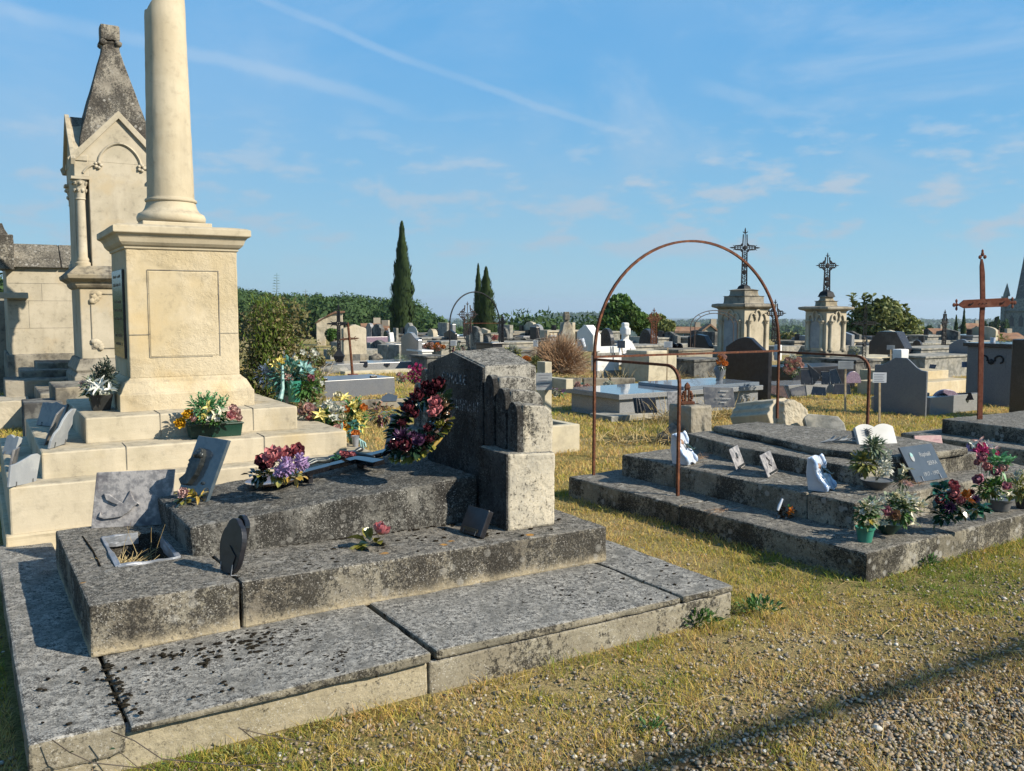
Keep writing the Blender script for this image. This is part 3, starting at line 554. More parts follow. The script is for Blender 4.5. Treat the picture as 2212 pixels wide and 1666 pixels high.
for k in range(9):
    z = 1.82 - k * .062
    if k in (2, 6): continue
    a = rs.uniform(.06, .12); 
    for q in np.arange(.19 + a, .73 - a, .022):
        if rs.random() < .8: lt.box(.0645, q, z, .0662, q + .012, z + rs.uniform(.014, .022))
lt.build('plaque_engraving', m['brass'], tP)
# ---------------- B: low stepped tomb on the right ----------------
tB = thing('stepped_tomb', 'low dark stepped tomb crowded with plaques and flowers under the rusty hoops', 'tomb', (OB[0], OB[1], 0), YB)
def split_step(x0, x1, y0, y1, z0, z1, nm, cuts, **k):
    c = [y0] + cuts + [y1]
    for a, b_ in zip(c, c[1:]): MB().box(x0, a + (.003 if a != y0 else 0), z0, x1, b_ - (.003 if b_ != y1 else 0), z1).build(nm, m['B'], tB, bevel=.016, worn=.022, sub=5, wsc=.12)
split_step(0.0, 3.3, 0, 2.88, -.05, .172, 'lower_step', [1.55])
split_step(.405, 2.75, .3765, 2.67, .16, .353, 'upper_step', [.75, 2.02])
MB().prism([(.93, .68), (2.28, .62), (2.36, 1.3), (2.2, 2.62), (1.18, 2.68), (.95, 1.9)], 'z', .34, .475).build('grave_body', m['B'], tB, bevel=.015, worn=.02, sub=5)
lid = [(1.28, .64), (2.12, .60), (2.24, 1.3), (2.12, 1.95), (1.98, 2.56), (1.41, 2.58), (1.30, 1.9), (1.13, 1.25)]
MB().prism(lid, 'z', .475, .535).build('grave_lid', m['B'], tB, bevel=.02, worn=.014, sub=0 or 3, wsc=.1)
# ---------------- rusty hooped frame over tomb B ----------------
fr_ = thing('hooped_iron_frame', 'rusty iron frame with a tall arch over the low stepped tomb', 'frame', (.70, 7.56, 0), YB)
p1 = Vector((0, 0, 0)); LX = 2.34; WY = -1.02; zr = 1.185
def sq(pts, r=.013): return MB().tube(pts, r, 4)
def b2(pts, r=.0145, mat='rust', nm='bar'): return sq(pts, r).build(nm, m[mat], fr_)
b2([(0, 0, .16), (.002, 0, .7), (0, 0, zr)], nm='post'); b2([(LX, 0, .5), (LX, 0, zr)], nm='post')
ar = [(LX / 2 - (LX / 2) * cos(t), 0, zr + 1.02 * sin(t) ** .96) for t in np.linspace(0, pi, 41)]
b2(ar, .0145, nm='arch')
b2([(0, 0, zr), (LX, 0, zr - .01)], .013, nm='rail')
for X_, z_ in ((0, .16), (LX, .16)):
    cr = [(X_, 0, zr - .02)] + [(X_, WY + .14 + .0, zr - .022)] + [(X_, WY + .14 - .14 * sin(t), zr - .16 + .138 * cos(t)) for t in np.linspace(.15, pi / 2, 8)] + [(X_, WY, .7), (X_, WY, z_)]
    b2(cr, .0145, nm='side_hoop')
# ---------------- flowers, pots and plaques: builders ----------------
RF = random.Random(21)
def petal(mb, L, W, cup, curl, M, tip=.35, n=4, ruf=0.):
    vs = []; fs = []; k = 5
    for i in range(n + 1):
        t = i / n; wd = W * (sin(pi * min(1, .12 + t * .88)) ** .7 * (1 - tip * t) if t < 1 else .12 * (1 - tip)); a = curl * t
        x = L * (sin(a) / curl if abs(curl) > .01 else t); z = L * ((1 - cos(a)) / curl if abs(curl) > .01 else 0)
        for q in range(k):
            s_ = q / (k - 1) * 2 - 1; vs.append((x, s_ * wd * .5, z + cup * W * (s_ * s_) * .5 + (ruf * L * RF.uniform(-.1, .1) if t > .4 else 0)))
    for i in range(n):
        for q in range(k - 1): fs.append((i * k + q, (i + 1) * k + q, (i + 1) * k + q + 1, i * k + q + 1))
    mb.add(vs, fs, M)
KIND = dict(rose=[(6, 1., .95, 12, .6, .9), (6, .86, .85, 38, .8, .8), (5, .66, .72, 58, 1., .7), (4, .46, .55, 74, 1., .5), (3, .3, .4, 84, 1., .3)],
    lily=[(3, 1., .42, 32, .5, -.75), (3, .95, .40, 40, .5, -.8)],
    mum=[(13, 1., .22, 6, .3, .4), (13, .88, .22, 28, .3, .5), (11, .68, .2, 50, .3, .5), (8, .45, .2, 70, .3, .4)],
    daisy=[(8, 1., .5, 18, .3, -.2), (5, .3, .25, 60, .5, .3)],
    star=[(5, 1., .78, 20, .6, .35), (4, .55, .6, 48, .8, .5)],
    bud=[(4, 1., .8, 66, 1., .35), (3, .85, .7, 76, 1., .3)],
    peony=[(8, 1., .8, 5, .5, .9), (8, .85, .7, 30, .7, .9), (7, .66, .6, 52, .8, .8), (6, .45, .5, 70, .9, .6)])
def bloom(mb, kind, c, nrm, r, ruf=.0):
    if kind == 'pom':
        n_ = Vector(nrm).normalized(); mb.blob(c, r * .72, 1, .2)
        for k in range(80):
            d = Vector((RF.gauss(0, 1), RF.gauss(0, 1), RF.gauss(0, 1))).normalized(); d = d if d.dot(n_) > -.2 else -d; leaf(mb, Vector(c) + d * r * .55, d + Vector((RF.uniform(-.4, .4), RF.uniform(-.4, .4), RF.uniform(-.4, .4))), r * .45, r * .2, 0)
        return
    q = Vector(nrm).to_track_quat('Z', 'Y').to_matrix().to_4x4(); base = Matrix.Translation(c) @ q
    for n, L, W, el, cup, curl in KIND[kind]:
        ph = RF.uniform(0, 6.28)
        for i in range(n):
            M = base @ Matrix.Rotation(ph + 2 * pi * i / n + RF.uniform(-.12, .12), 4, 'Z') @ Matrix.Rotation(-radians(el + RF.uniform(-6, 6)), 4, 'Y') @ Matrix.Translation((r * .04, 0, 0))
            petal(mb, r * L * RF.uniform(.9, 1.08), r * W, cup, curl if kind != 'lily' else curl, M, .55 if kind in ('lily', 'star') else .2, ruf=ruf)
def leaf(mb, p, d, L, W, droop=.3):
    d = Vector(d).normalized(); side = d.cross(Vector((RF.uniform(-.5, .5), RF.uniform(-.5, .5), 1))).normalized(); up = side.cross(d).normalized(); p = Vector(p)
    vs = []; 
    for t, w_ in ((0, .08), (.3, .8), (.6, 1.), (.85, .55), (1, .02)):
        c = p + d * L * t - Vector((0, 0, 1)) * droop * L * t * t + up * 0
        vs += [c - side * W * w_ * .5 + up * W * .18 * w_, c, c + side * W * w_ * .5 + up * W * .18 * w_]
    fs = []
    for i in range(4): fs += [(3 * i, 3 * i + 3, 3 * i + 4, 3 * i + 1), (3 * i + 1, 3 * i + 4, 3 * i + 5, 3 * i + 2)]
    mb.add(vs, fs)
def clump(mb, c, rad, n, L, W, up=.3, out=1., droop=.3):
    c = Vector(c); rr = rad if isinstance(rad, tuple) else (rad,) * 3
    for _ in range(n):
        d = Vector((RF.gauss(0, 1), RF.gauss(0, 1), RF.gauss(0, 1))).normalized(); q = RF.random() ** .5
        p = c + Vector((d.x * rr[0] * q, d.y * rr[1] * q, d.z * rr[2] * q)); leaf(mb, p, d * out + Vector((RF.uniform(-.4, .4), RF.uniform(-.4, .4), up)), L * RF.uniform(.6, 1.25), W * RF.uniform(.7, 1.2), droop)
def sprig(mb, p, d, L, n=14, ll=.03, lw_=.012):
    p = Vector(p); d = Vector(d).normalized(); mb.tube([p, p + d * L * .5, p + d * L], [.0018, .0014, .0006], 3)
    for k in range(n):
        t = .15 + .85 * k / n; a = RF.uniform(0, 6.28); leaf(mb, p + d * L * t, Vector((cos(a), sin(a), .5)) + d * .8, ll * (1.1 - t * .5), lw_, .1)
POTS = dict(round=lambda r, h: [(r * .72, 0), (r * .96, h * .86), (r * 1.06, h * .87), (r * 1.08, h), (r * .98, h), (r * .95, h * .9), (r * .3, h * .88)],
    bowl=lambda r, h: [(r * .45, 0), (r * .5, h * .1), (r * .8, h * .5), (r, h * .9), (r * 1.04, h), (r * .97, h), (r * .9, h * .88), (r * .2, h * .85)],
    vase=lambda r, h: [(r * .6, 0), (r * .62, h * .05), (r * .5, h * .14), (r * .95, h * .5), (r, h * .66), (r * .6, h * .86), (r * .75, h), (r * .6, h * .97), (r * .2, h * .9)],
    tall=lambda r, h: [(r * .7, 0), (r, h), (r * 1.03, h), (r * .9, h * .97), (r * .2, h * .9)])
def bouquet(label, root, Y, blooms, leaves=(), pot=None, group=None, cat='flowers', name='flower_pot', sprigs=(), facing=(0, -.75, .45), stems=True, extra=None):
    """root: Vector of the base; blooms (kind, material, u, v, radius_px, dY); leaves (mat, u, v, rx_px, rz_px, n, len, wid)"""
    root = Vector(root); t = thing(name, label, cat, root, 0, group); s = Y / F; ctr = Vector((0, 0, 0)); h = 0
    if pot:
        kind, mat, r, h = pot
        if kind == 'trough':
            L_, W_, yaw = r; MB().mould(-L_ / 2, -W_ / 2, L_ / 2, W_ / 2, [(-.012, 0), (.0, h * .9), (.008, h * .9), (.008, h), (-.004, h), (-.008, h * .9), (-.05, h * .9)], M_(rz=yaw)).build('pot', m[mat], t, bevel=.008)
        elif kind == 'square': MB().mould(-r, -r, r, r, [(-.25 * r, 0), (0, h), (.004, h), (-.01, h), (-.02, h * .9)], M_(rz=YP)).build('pot', m[mat], t, bevel=.004)
        else: MB().lathe(POTS[kind](r, h), 24).build('pot', m[mat], t, smooth=45)
    for mt, u, v, rx, rz_, n, L_, W_ in leaves:
        b = MB(); clump(b, dp(u, v, Y) - root, (rx * s, rx * s * .8, rz_ * s), int(n * 1.7), L_ * 1.15, W_ * 1.5); b.build('foliage', m[mt], t)
    st = MB(); top = Vector((0, 0, h * .9))
    for kind, mt, u, v, rp, dY in blooms:
        p = dp(u, v, Y + dY - .035) - root; n = (Vector(facing) + Vector((RF.uniform(-.35, .35) + p.x * 1.5, RF.uniform(-.2, .2), RF.uniform(-.15, .4))))
        b = MB(); bloom(b, kind, p, n, rp * s * 1.18, .6 if mt.startswith('petal') else .3); b.build('flower', m[mt], t, smooth=75)
        if stems: st.tube([top + Vector((RF.uniform(-.01, .01), 0, 0)), (top + p) / 2 + Vector((p.x * .15, 0, .01)), p - n.normalized() * rp * s * .1], .0016, 4)
    for mt, u, v, du, dv, n in sprigs:
        b = MB()
        for _ in range(n):
            a = dp(u + RF.uniform(-4, 4), v, Y) - root; e = dp(u + du + RF.uniform(-14, 14), v + dv + RF.uniform(-8, 8), Y + RF.uniform(-.04, .04)) - root; sprig(b, a, e - a, (e - a).length, 16)
        b.build('sprig', m[mt], t)
    if stems and blooms: st.build('stems', m['leaf_dark'], t)
    if extra: extra(t, root)
    return t
def quad_slab(label, cat, name, bl, br, tl, tr, zb, zt, th, mat, group=None, bev=.003, outline=None, stand=True, ztr=None, zbr=None, lean=.05):
    """a leaning plaque through four surveyed corners; returns (root, frame matrix, width, height)"""
    A_ = gp(*bl, zb); B_ = gp(*br, zb if zbr is None else zbr); T1 = dp(*tl, A_.y + lean); T2 = dp(*tr, B_.y + lean)
    X = ((B_ - A_) + (T2 - T1)) * .5; Yv = ((T1 - A_) + (T2 - B_)) * .5; W_ = X.length; H = Yv.length; X.normalize(); Z = X.cross(Yv).normalized(); Yv = Z.cross(X)
    root = (A_ + B_) / 2; t = thing(name, label, cat, root, 0, group); Mx = Matrix((X, Yv, Z)).transposed().to_4x4()
    sk = ((T1 + T2) / 2 - root).dot(X) # in-plane lean kept
    S = Matrix.Identity(4); S[0][1] = sk / H; Mx = Mx @ S
    ol = outline or [(-.5, 0), (.5, 0), (.5, 1), (-.5, 1)]
    MB().prism([(a * W_, b * H) for a, b in ol], 'z', -th, 0, Mx).build('slab', m[mat], t, bevel=bev)
    if stand:
        for q in (-.28, .28): MB().tube([(q * W_, H * .16, .004), (q * W_, 0.002, .006), (q * W_, .004, -.02 - th)], .003, 4, Mx).build('stand', m['pgrey'] if mat != 'gblue' else m['steel'], t)
    return t, Mx, W_, H
def prof_relief(mb, pts, Mx, z0, z1): mb.prism(pts, 'z', z0, z1, Mx)
# ---------------- on tomb A ----------------
t, Mx, W_, H = quad_slab('grey marble plaque carved with a flying dove, leaning behind the sunk planter', 'plaque', 'dove_plaque', (198, 1142), (366, 1133), (207, 1022), (380, 1014), .39, .705, .018, 'marble', stand=False)
dv = [(-.40, .62), (-.36, .50), (-.27, .44), (-.20, .40), (-.33, .30), (-.40, .22), (-.42, .30), (-.44, .20), (-.36, .16), (-.24, .17), (-.13, .19), (-.04, .27), (0.02, .35), (.06, .40), (.10, .38), (.06, .44), (.03, .45), (-.02, .56), (-.05, .66), (-.08, .56), (-.13, .43), (-.22, .50), (-.32, .60)]
MB().prism([(a * W_ * .95, b * H) for a, b in dv], 'z', 0, .015, Mx).build('dove_relief', m['marble'], t, bevel=.006, seg=3)
t, Mx, W_, H = quad_slab('tilted blue-grey plaque with a dark bust relief, at the left end of the grave box', 'plaque', 'bust_plaque', (383, 1078), (440, 1088), (425, 941), (496, 955), .55, .915, .022, 'tiltglass')
fc = [(-.62, .30), (-.40, .22), (-.05, .24), (.14, .40), (.20, .56), (.16, .70), (.04, .80), (-.12, .82), (-.24, .78), (-.32, .72), (-.36, .66), (-.47, .60), (-.38, .575), (-.42, .53), (-.37, .51), (-.41, .47), (-.33, .43), (-.46, .36)]
MB().prism([(a * W_ * .62 - .1 * W_, b * H) for a, b in fc], 'z', 0, .035, Mx).build('bust_relief', m['bronze'], t, bevel=.010, seg=3)
b = MB(); [b.blob((-.12 * W_ + .02 * cos(k * 1.1), (.70 + .022 * k * .3) * H, .03 + .004 * (k % 3)), (.018, .022, .014), 1, .5, Mx, seed=k) for k in range(6)]; b.build('relief_hair', m['bronze'], t, smooth=60)
b = MB(); b.blob((.20 * W_, .30 * H, .0), (.018, .010, .008), 1, .6, Mx); b.build('relief_ornament', m['bronze'], t, smooth=60)
bouquet('small faded ceramic flower with olive leaves, at the foot of the bust plaque', gp(405, 1082, .55), 4.72, [('peony', 'petal_palepink', 398, 1066, 13, .0)], [('ceramic_olive', 412, 1076, 20, 5, 16, .055, .022), ('ceramic_gold', 428, 1072, 10, 4, 8, .06, .012)], cat='ceramic flower', name='ceramic_flower', stems=False, group=None)
# lobed black plaque seen almost edge on
bp = gp(494, 1240, .385); t = thing('lobed_plaque', 'black polished plaque with a lobed rim, seen almost edge on at the step edge', 'plaque', bp, 0)
ol = []
for k in range(48):
    a = 2 * pi * k / 48; r = .098 * (1 + .10 * abs(sin(2.5 * a + .4)) ** .7); ol.append((r * cos(a) * .82, .125 + r * sin(a) * 1.22))
Mx = M_(rz=radians(-40)) @ Matrix.Rotation(radians(90 - 12), 4, 'X')
MB().prism(ol, 'z', -.014, .014, Mx).build('disc', m['gblackm'], t, bevel=.003)
MB().prism([(a * .55 + .0, (b - .125) * .55 + .2) for a, b in ol], 'z', -.045, -.018, Mx).build('rear_lobe', m['gblack'], t, bevel=.003)
MB().prism([(-.04, .03), (.04, .03), (.055, .09), (0, .13), (-.05, .1)], 'z', .014, .019, Mx).build('relief_ornament', m['gblackm'], t)
for q in (-.045, .045): MB().tube([(q, .05, .018), (q, .002, .018), (q, .002, -.07)], .003, 4, Mx).build('stand', m['steel'], t)
bouquet('broken ceramic rose with olive leaves lying on the raised step', gp(808, 1186, .385), 4.45, [('rose', 'ceramic_rose', 818, 1155, 23, .02)], [('ceramic_olive', 806, 1172, 20, 6, 7, .085, .045)], cat='ceramic flower', name='ceramic_flower', stems=False, facing=(.5, -.2, .8))
t, Mx, W_, H = quad_slab('thick black book-shaped plaque with a small brass label, beside the headstone block', 'plaque', 'book_plaque', (992, 1147), (1036, 1161), (1012, 1091), (1057, 1103), .392, .555, .035, 'gblackm')
MB().box(-.36 * W_, .10 * H, .0, .34 * W_, .24 * H, .004, Mx).build('label', m['brass'], t, bevel=.003)
MB().box(-.5 * W_, 0, -.05, -.44 * W_, H, -.036, Mx).build('rear_leaf', m['ggrey'], t, bevel=.002)
t, Mx, W_, H = quad_slab('narrow dark plaque turned edge on behind the fallen cross', 'plaque', 'upright_plaque', (826, 990), (836, 991), (845, 893), (856, 896), .60, .90, .10, 'marbled', stand=False)
# fallen granite cross with a bronze figure
c0 = lw(OA, YA, 1.44, 1.70); t = thing('lying_cross', 'black granite cross with a bronze Christ lying on the grave box', 'cross', (c0[0], c0[1], .60), YA + .30)
cr = [(0, -.035), (.44, -.035), (.44, -.20), (.53, -.20), (.53, -.035), (.74, -.035), (.74, .035), (.53, .035), (.53, .20), (.44, .20), (.44, .035), (0, .035)]
TM = Matrix.Rotation(-.075, 4, 'Y'); 
MB().prism(cr, 'z', .03, .058, TM).build('cross', m['gblack'], t, bevel=.003)
for x_ in (.1, .5): MB().box(x_, -.03, -.03, x_ + .03, .03, .03, TM).build('support', m['gblackm'], t)
def skin(name, pts, edges, mat, parent, M=None, sub=2):
    me = bpy.data.meshes.new(name); me.from_pydata([p[:3] for p in pts], edges, []); o = bpy.data.objects.new(name, me); C.objects.link(o); me.materials.append(mat)
    if M is not None: me.transform(M)
    md = o.modifiers.new('skin', 'SKIN'); 
    for i, p in enumerate(pts):
        r = p[3]; r = r if isinstance(r, tuple) else (r, r); me.skin_vertices[0].data[i].radius = r
    me.skin_vertices[0].data[0].use_root = True; md.use_smooth_shade = True
    s_ = o.modifiers.new('s', 'SUBSURF'); s_.levels = s_.render_levels = sub; o.parent = parent; return o
bd = [(.30, 0, .085, (.026, .020)), (.36, .0, .090, .022), (.43, 0, .092, (.030, .022)), (.475, 0, .096, .011), (.515, 0, .104, (.019, .019)), (.535, 0, .100, .012),
      (.46, .05, .088, .011), (.47, .11, .085, .009), (.485, .17, .078, .007), (.46, -.05, .088, .011), (.47, -.11, .085, .009), (.485, -.17, .078, .007),
      (.25, .015, .090, .016), (.18, .02, .105, .013), (.10, .012, .085, .010), (.05, .008, .078, .008), (.02, .006, .085, .007), (.24, -.015, .088, .016), (.17, -.015, .10, .013), (.09, -.006, .083, .010)]
ed = [(0, 1), (1, 2), (2, 3), (3, 4), (4, 5), (2, 6), (6, 7), (7, 8), (2, 9), (9, 10), (10, 11), (0, 12), (12, 13), (13, 14), (14, 15), (15, 16), (0, 17), (17, 18), (18, 19)]
skin('figure', bd, ed, m['bronze'], t, TM)
# ceramic bouquet on a dark plate
def plate(t, root):
    MB().lathe([(.02, 0), (.10, .004), (.165, .03), (.168, .036), (.10, .014), (.01, .012)], 28, M_(ry=-.10, rx=.03)).build('plate', m['ceramic_brown'], t, smooth=50)
bouquet('ceramic bouquet of pink roses and lilac heads on a dark plate on the grave box', gp(596, 1046, .595), 4.72,
    [('peony', 'ceramic_pink', 590, 992, 24, .0), ('peony', 'ceramic_pink', 617, 987, 20, .05), ('rose', 'ceramic_rose', 640, 978, 20, .08), ('rose', 'ceramic_rose', 563, 998, 17, .02), ('pom', 'petal_lilac', 618, 1009, 21, -.05), ('pom', 'petal_lilac', 604, 1020, 15, -.06), ('pom', 'petal_lilac', 650, 998, 19, .02), ('rose', 'ceramic_pink', 583, 1004, 12, -.04), ('rose', 'ceramic_darkrose', 572, 1012, 13, -.02)],
    [('ceramic_olive', 600, 1022, 50, 6, 40, .036, .024), ('ceramic_darkgreen', 560, 1025, 24, 6, 20, .038, .024), ('ceramic_gold', 628, 1027, 34, 4, 12, .034, .02)], cat='ceramic flowers', name='ceramic_bouquet', stems=False, extra=plate)
bouquet('little pink ceramic rosettes with a green leaf behind the fallen cross', gp(745, 995, .615), 4.98, [('rose', 'ceramic_pink', 738, 984, 9, 0), ('rose', 'ceramic_pink', 750, 983, 9, 0), ('rose', 'ceramic_pink', 761, 985, 8, 0)], [('leaf_bright', 728, 987, 6, 5, 8, .025, .014)], cat='ceramic flowers', name='ceramic_bouquet', stems=False)
# large ceramic wreath leaning on the headstone
wc = dp(910, 915, 5.02); t = thing('ceramic_wreath', 'large dark ceramic wreath of roses leaning against the family headstone', 'wreath', wc, 0)
nz_ = Vector((-.34, -.74, .60)).normalized(); ax_ = (Vector((.55, .3, 1)) - nz_ * Vector((.55, .3, 1)).dot(nz_)).normalized(); bx_ = ax_.cross(nz_)
WM = Matrix((bx_, ax_, nz_)).transposed().to_4x4()
def wp(a, q=1., z=0.): return Vector((.128 * q * cos(a), .190 * q * sin(a), z))
MB().tube([wp(a) for a in np.linspace(0, 2 * pi, 41)], .026, 8, WM).build('ring', m['ceramic_brown'], t, smooth=60)
rim = MB(); [rim.tube([wp(a, 1.27, -.012) , wp(a + .18, 1.27, -.012)], .013, 6, WM) for a in np.arange(-1.9, -.1, .17)]; rim.build('rim', m['ceramic_gold'], t, smooth=60)
b = MB()
for k in range(260):
    a = RF.uniform(0, 6.28); p = WM @ wp(a, RF.uniform(.30, 1.15), .015); d = WM.to_3x3() @ Vector((cos(a), sin(a), .5)); leaf(b, p, d, .07 * RF.uniform(.7, 1.2), .042, .1)
b.build('leaves', m['ceramic_darkgreen'], t)
b = MB()
for k in range(26):
    a = RF.uniform(-1.9, .7); p = WM @ wp(a, 1.18, .0); d = WM.to_3x3() @ Vector((cos(a), sin(a), .35)); leaf(b, p, d, .06, .038, .1)
b.build('leaves', m['ceramic_olive'], t)
for u, v, r, mt, kd in ((955, 842, 22, 'ceramic_darkrose', 'rose'), (912, 868, 23, 'ceramic_darkrose', 'rose'), (890, 893, 20, 'ceramic_darkrose', 'rose'), (946, 880, 20, 'ceramic_pink', 'rose'), (938, 858, 17, 'ceramic_darkrose', 'rose'), (944, 903, 19, 'ceramic_pink', 'rose'), (956, 893, 14, 'ceramic_pink', 'rose'), (874, 950, 24, 'ceramic_violet', 'mum'), (890, 973, 21, 'ceramic_darkrose', 'rose'), (862, 972, 19, 'ceramic_darkrose', 'rose'), (915, 965, 20, 'ceramic_violet', 'rose'), (905, 905, 15, 'ceramic_darkrose', 'rose'), (930, 935, 14, 'ceramic_darkrose', 'rose'), (875, 925, 14, 'ceramic_darkrose', 'rose'), (925, 842, 15, 'ceramic_darkrose', 'rose'), (958, 925, 13, 'ceramic_olive', 'peony'), (935, 960, 14, 'ceramic_darkrose', 'rose'), (898, 950, 13, 'ceramic_violet', 'peony')):
    r_ = ray(u, v); o_ = Vector((0, 0, 1.6)); tt = (wc - o_).dot(nz_) / r_.dot(nz_); p = o_ + r_ * tt - wc + nz_ * .03
    b = MB(); bloom(b, kd, p, nz_ + Vector((RF.uniform(-.3, .3), 0, RF.uniform(-.1, .4))), r * 5.2 / F, .2); b.build('flower', m[mt], t, smooth=60)
# ---------------- on monument P ----------------
q_ = lw(OP, YP, .565, -.345)
bouquet('green trough planter with gold, pink and yellow blooms on the pedestal step', (q_[0], q_[1], .698), 6.12,
    [('peony', 'petal_gold', 408, 898, 13, -.03), ('peony', 'petal_gold', 392, 915, 13, -.03), ('rose', 'petal_palepink', 418, 908, 9, -.04), ('lily', 'petal_yellow', 450, 880, 14, -.05), ('lily', 'petal_yellow', 446, 896, 10, -.06), ('lily', 'petal_cream', 464, 898, 15, -.06), ('lily', 'petal_cream', 478, 888, 13, -.04), ('star', 'petal_white', 455, 906, 9, -.06), ('star', 'petal_white', 470, 908, 9, -.06), ('star', 'petal_yellow', 438, 905, 9, -.06), ('rose', 'petal_pink', 497, 901, 13, -.05), ('rose', 'petal_palepink', 512, 893, 11, 0), ('rose', 'petal_palepink', 505, 884, 11, .04), ('rose', 'petal_palepink', 517, 905, 9, -.02)],
    [('leaf_bright', 445, 882, 34, 20, 150, .05, .012), ('leaf_green', 460, 903, 48, 9, 90, .04, .016)], ('trough', 'pgreen', (.36, .135, YP), .098), name='flower_trough', cat='planter', sprigs=[('leaf_bright', 440, 895, -18, -42, 6), ('leaf_bright', 470, 895, 14, -40, 6), ('leaf_bright', 455, 895, 0, -48, 5)])
q_ = lw(OP, YP, -.10, .22)
bouquet('dark pot of white silk lilies with a grey conifer sprig on the top step', (q_[0], q_[1], .87), 6.38,
    [('lily', 'petal_white', 218, 838, 24, -.06), ('lily', 'petal_white', 238, 842, 18, -.08), ('lily', 'petal_white', 204, 828, 18, -.02), ('star', 'petal_white', 228, 852, 14, -.08), ('lily', 'petal_white', 196, 845, 15, -.02), ('lily', 'leaf_olive', 186, 853, 14, 0), ('lily', 'leaf_olive', 200, 858, 11, -.04), ('mum', 'petal_palepink', 180, 832, 11, .05)],
    [('leaf_grey', 212, 832, 34, 16, 100, .05, .012), ('leaf_conifer', 228, 812, 17, 26, 200, .035, .006)], ('square', 'pblack', .075, .115), sprigs=[('leaf_conifer', 225, 830, 2, -55, 9), ('leaf_conifer', 222, 830, -14, -40, 6), ('leaf_conifer', 230, 830, 14, -35, 6)])
wv = [(-.5, 0), (.30, .02), (.42, .16), (.36, .34), (.50, .55), (.42, .78), (.52, .98), (.30, 1.), (.08, .90), (-.10, .72), (-.20, .52), (-.40, .40), (-.5, .22)]
quad_slab('wavy grey plaque seen from behind, nearest the corner of the pedestal steps', 'plaque', 'wavy_plaque', (108, 971), (146, 958), (126, 892), (166, 884), .70, .985, .016, 'marblel', outline=wv, group='plaques on the pedestal steps')
quad_slab('dark book-shaped plaque behind the wavy grey plaque', 'plaque', 'book_plaque', (78, 918), (130, 925), (92, 868), (146, 872), .70, .95, .02, 'marbled', outline=[(-.5, 0), (.5, 0), (.5, 1.), (.40, .94), (.22, .97), (.04, 1.04), (-.12, .97), (-.3, .99), (-.5, .97)], group='plaques on the pedestal steps')
quad_slab('pale grey plaque with a sloping top, lowest on the pedestal steps', 'plaque', 'sloped_plaque', (21, 1056), (82, 1038), (24, 990), (90, 985), .533, .79, .016, 'marblel', outline=[(-.5, 0), (.42, 0), (.5, .95), (.38, 1.04), (.2, 1.03), (0, .93), (-.3, .80), (-.5, .76)], group='plaques on the pedestal steps')
quad_slab('small rough grey plaque at the left edge of the photo', 'plaque', 'small_plaque', (6, 981), (30, 984), (14, 937), (44, 941), .533, .70, .03, 'marblel', outline=[(-.5, 0), (.45, 0), (.5, .9), (.3, .95), (.1, .85), (-.2, 1.), (-.5, .9)], group='plaques on the pedestal steps')
quad_slab('thin dark plaque in shade between two grey plaques', 'plaque', 'small_plaque', (22, 1020), (34, 1012), (32, 975), (44, 968), .533, .68, .015, 'marbled', group='plaques on the pedestal steps')
quad_slab('slim dark plaque propped against the wavy grey plaque', 'plaque', 'small_plaque', (96, 962), (112, 950), (124, 900), (140, 878), .70, .93, .012, 'marbled', group='plaques on the pedestal steps', stand=False)
G = 'flowers beside the broken column'
bouquet('tall pot of pale blue and yellow silk flowers with a teal ribbon, behind the pedestal', gp(612, 872, .60), 7.9,
    [('lily', 'petal_yellow', 592, 790, 13, 0), ('star', 'petal_yellow', 606, 782, 12, 0), ('star', 'petal_cream', 620, 797, 11, 0), ('mum', 'petal_palepink', 622, 818, 11, -.05), ('lily', 'petal_teal', 655, 797, 20, -.03), ('star', 'petal_teal', 664, 802, 16, -.03), ('star', 'petal_cream', 645, 822, 10, 0), ('peony', 'petal_mauve', 668, 818, 11, 0), ('star', 'petal_cream', 636, 775, 8, 0), ('star', 'petal_cream', 598, 802, 9, 0), ('star', 'petal_white', 652, 762, 9, .1), ('star', 'petal_white', 676, 764, 9, .1), ('star', 'petal_white', 692, 830, 8, 0), ('star', 'petal_white', 680, 842, 8, 0)],
    [('leaf_teal', 625, 810, 38, 32, 190, .06, .016), ('petal_blue', 575, 808, 22, 26, 60, .05, .007), ('leaf_green', 660, 835, 34, 18, 150, .05, .02), ('leaf_teal', 608, 845, 12, 22, 40, .06, .02)], ('tall', 'pblack', .085, .20), group=G, sprigs=[('petal_blue', 600, 830, -34, -38, 5), ('petal_blue', 612, 820, 12, -58, 5), ('leaf_teal', 625, 820, 32, -36, 6)],
    extra=lambda t, root: [MB().tube([dp(610, 790, 7.8) - root, dp(611, 840, 7.75) - root, dp(606, 862, 7.72) - root], [.012, .016, .022], 6).build('ribbon', m['petal_teal'], t), MB().lathe(POTS['tall'](.07, .19), 16, M_(loc=dp(636, 868, 7.85) - root)).build('pot', m['pgreenl'], t, smooth=50)])
bouquet('bunch of dusty pink roses half hidden by the pedestal step', gp(660, 925, .45), 7.2, [('peony', 'petal_palepink', 662, 885, 16, 0), ('rose', 'petal_palepink', 676, 893, 13, 0), ('rose', 'petal_pink', 667, 903, 10, -.03), ('mum', 'petal_brown', 650, 878, 9, .05), ('peony', 'petal_palepink', 652, 892, 11, 0)], [('leaf_grey', 664, 888, 20, 20, 40, .05, .014)], ('tall', 'pblack', .05, .12), group=G)
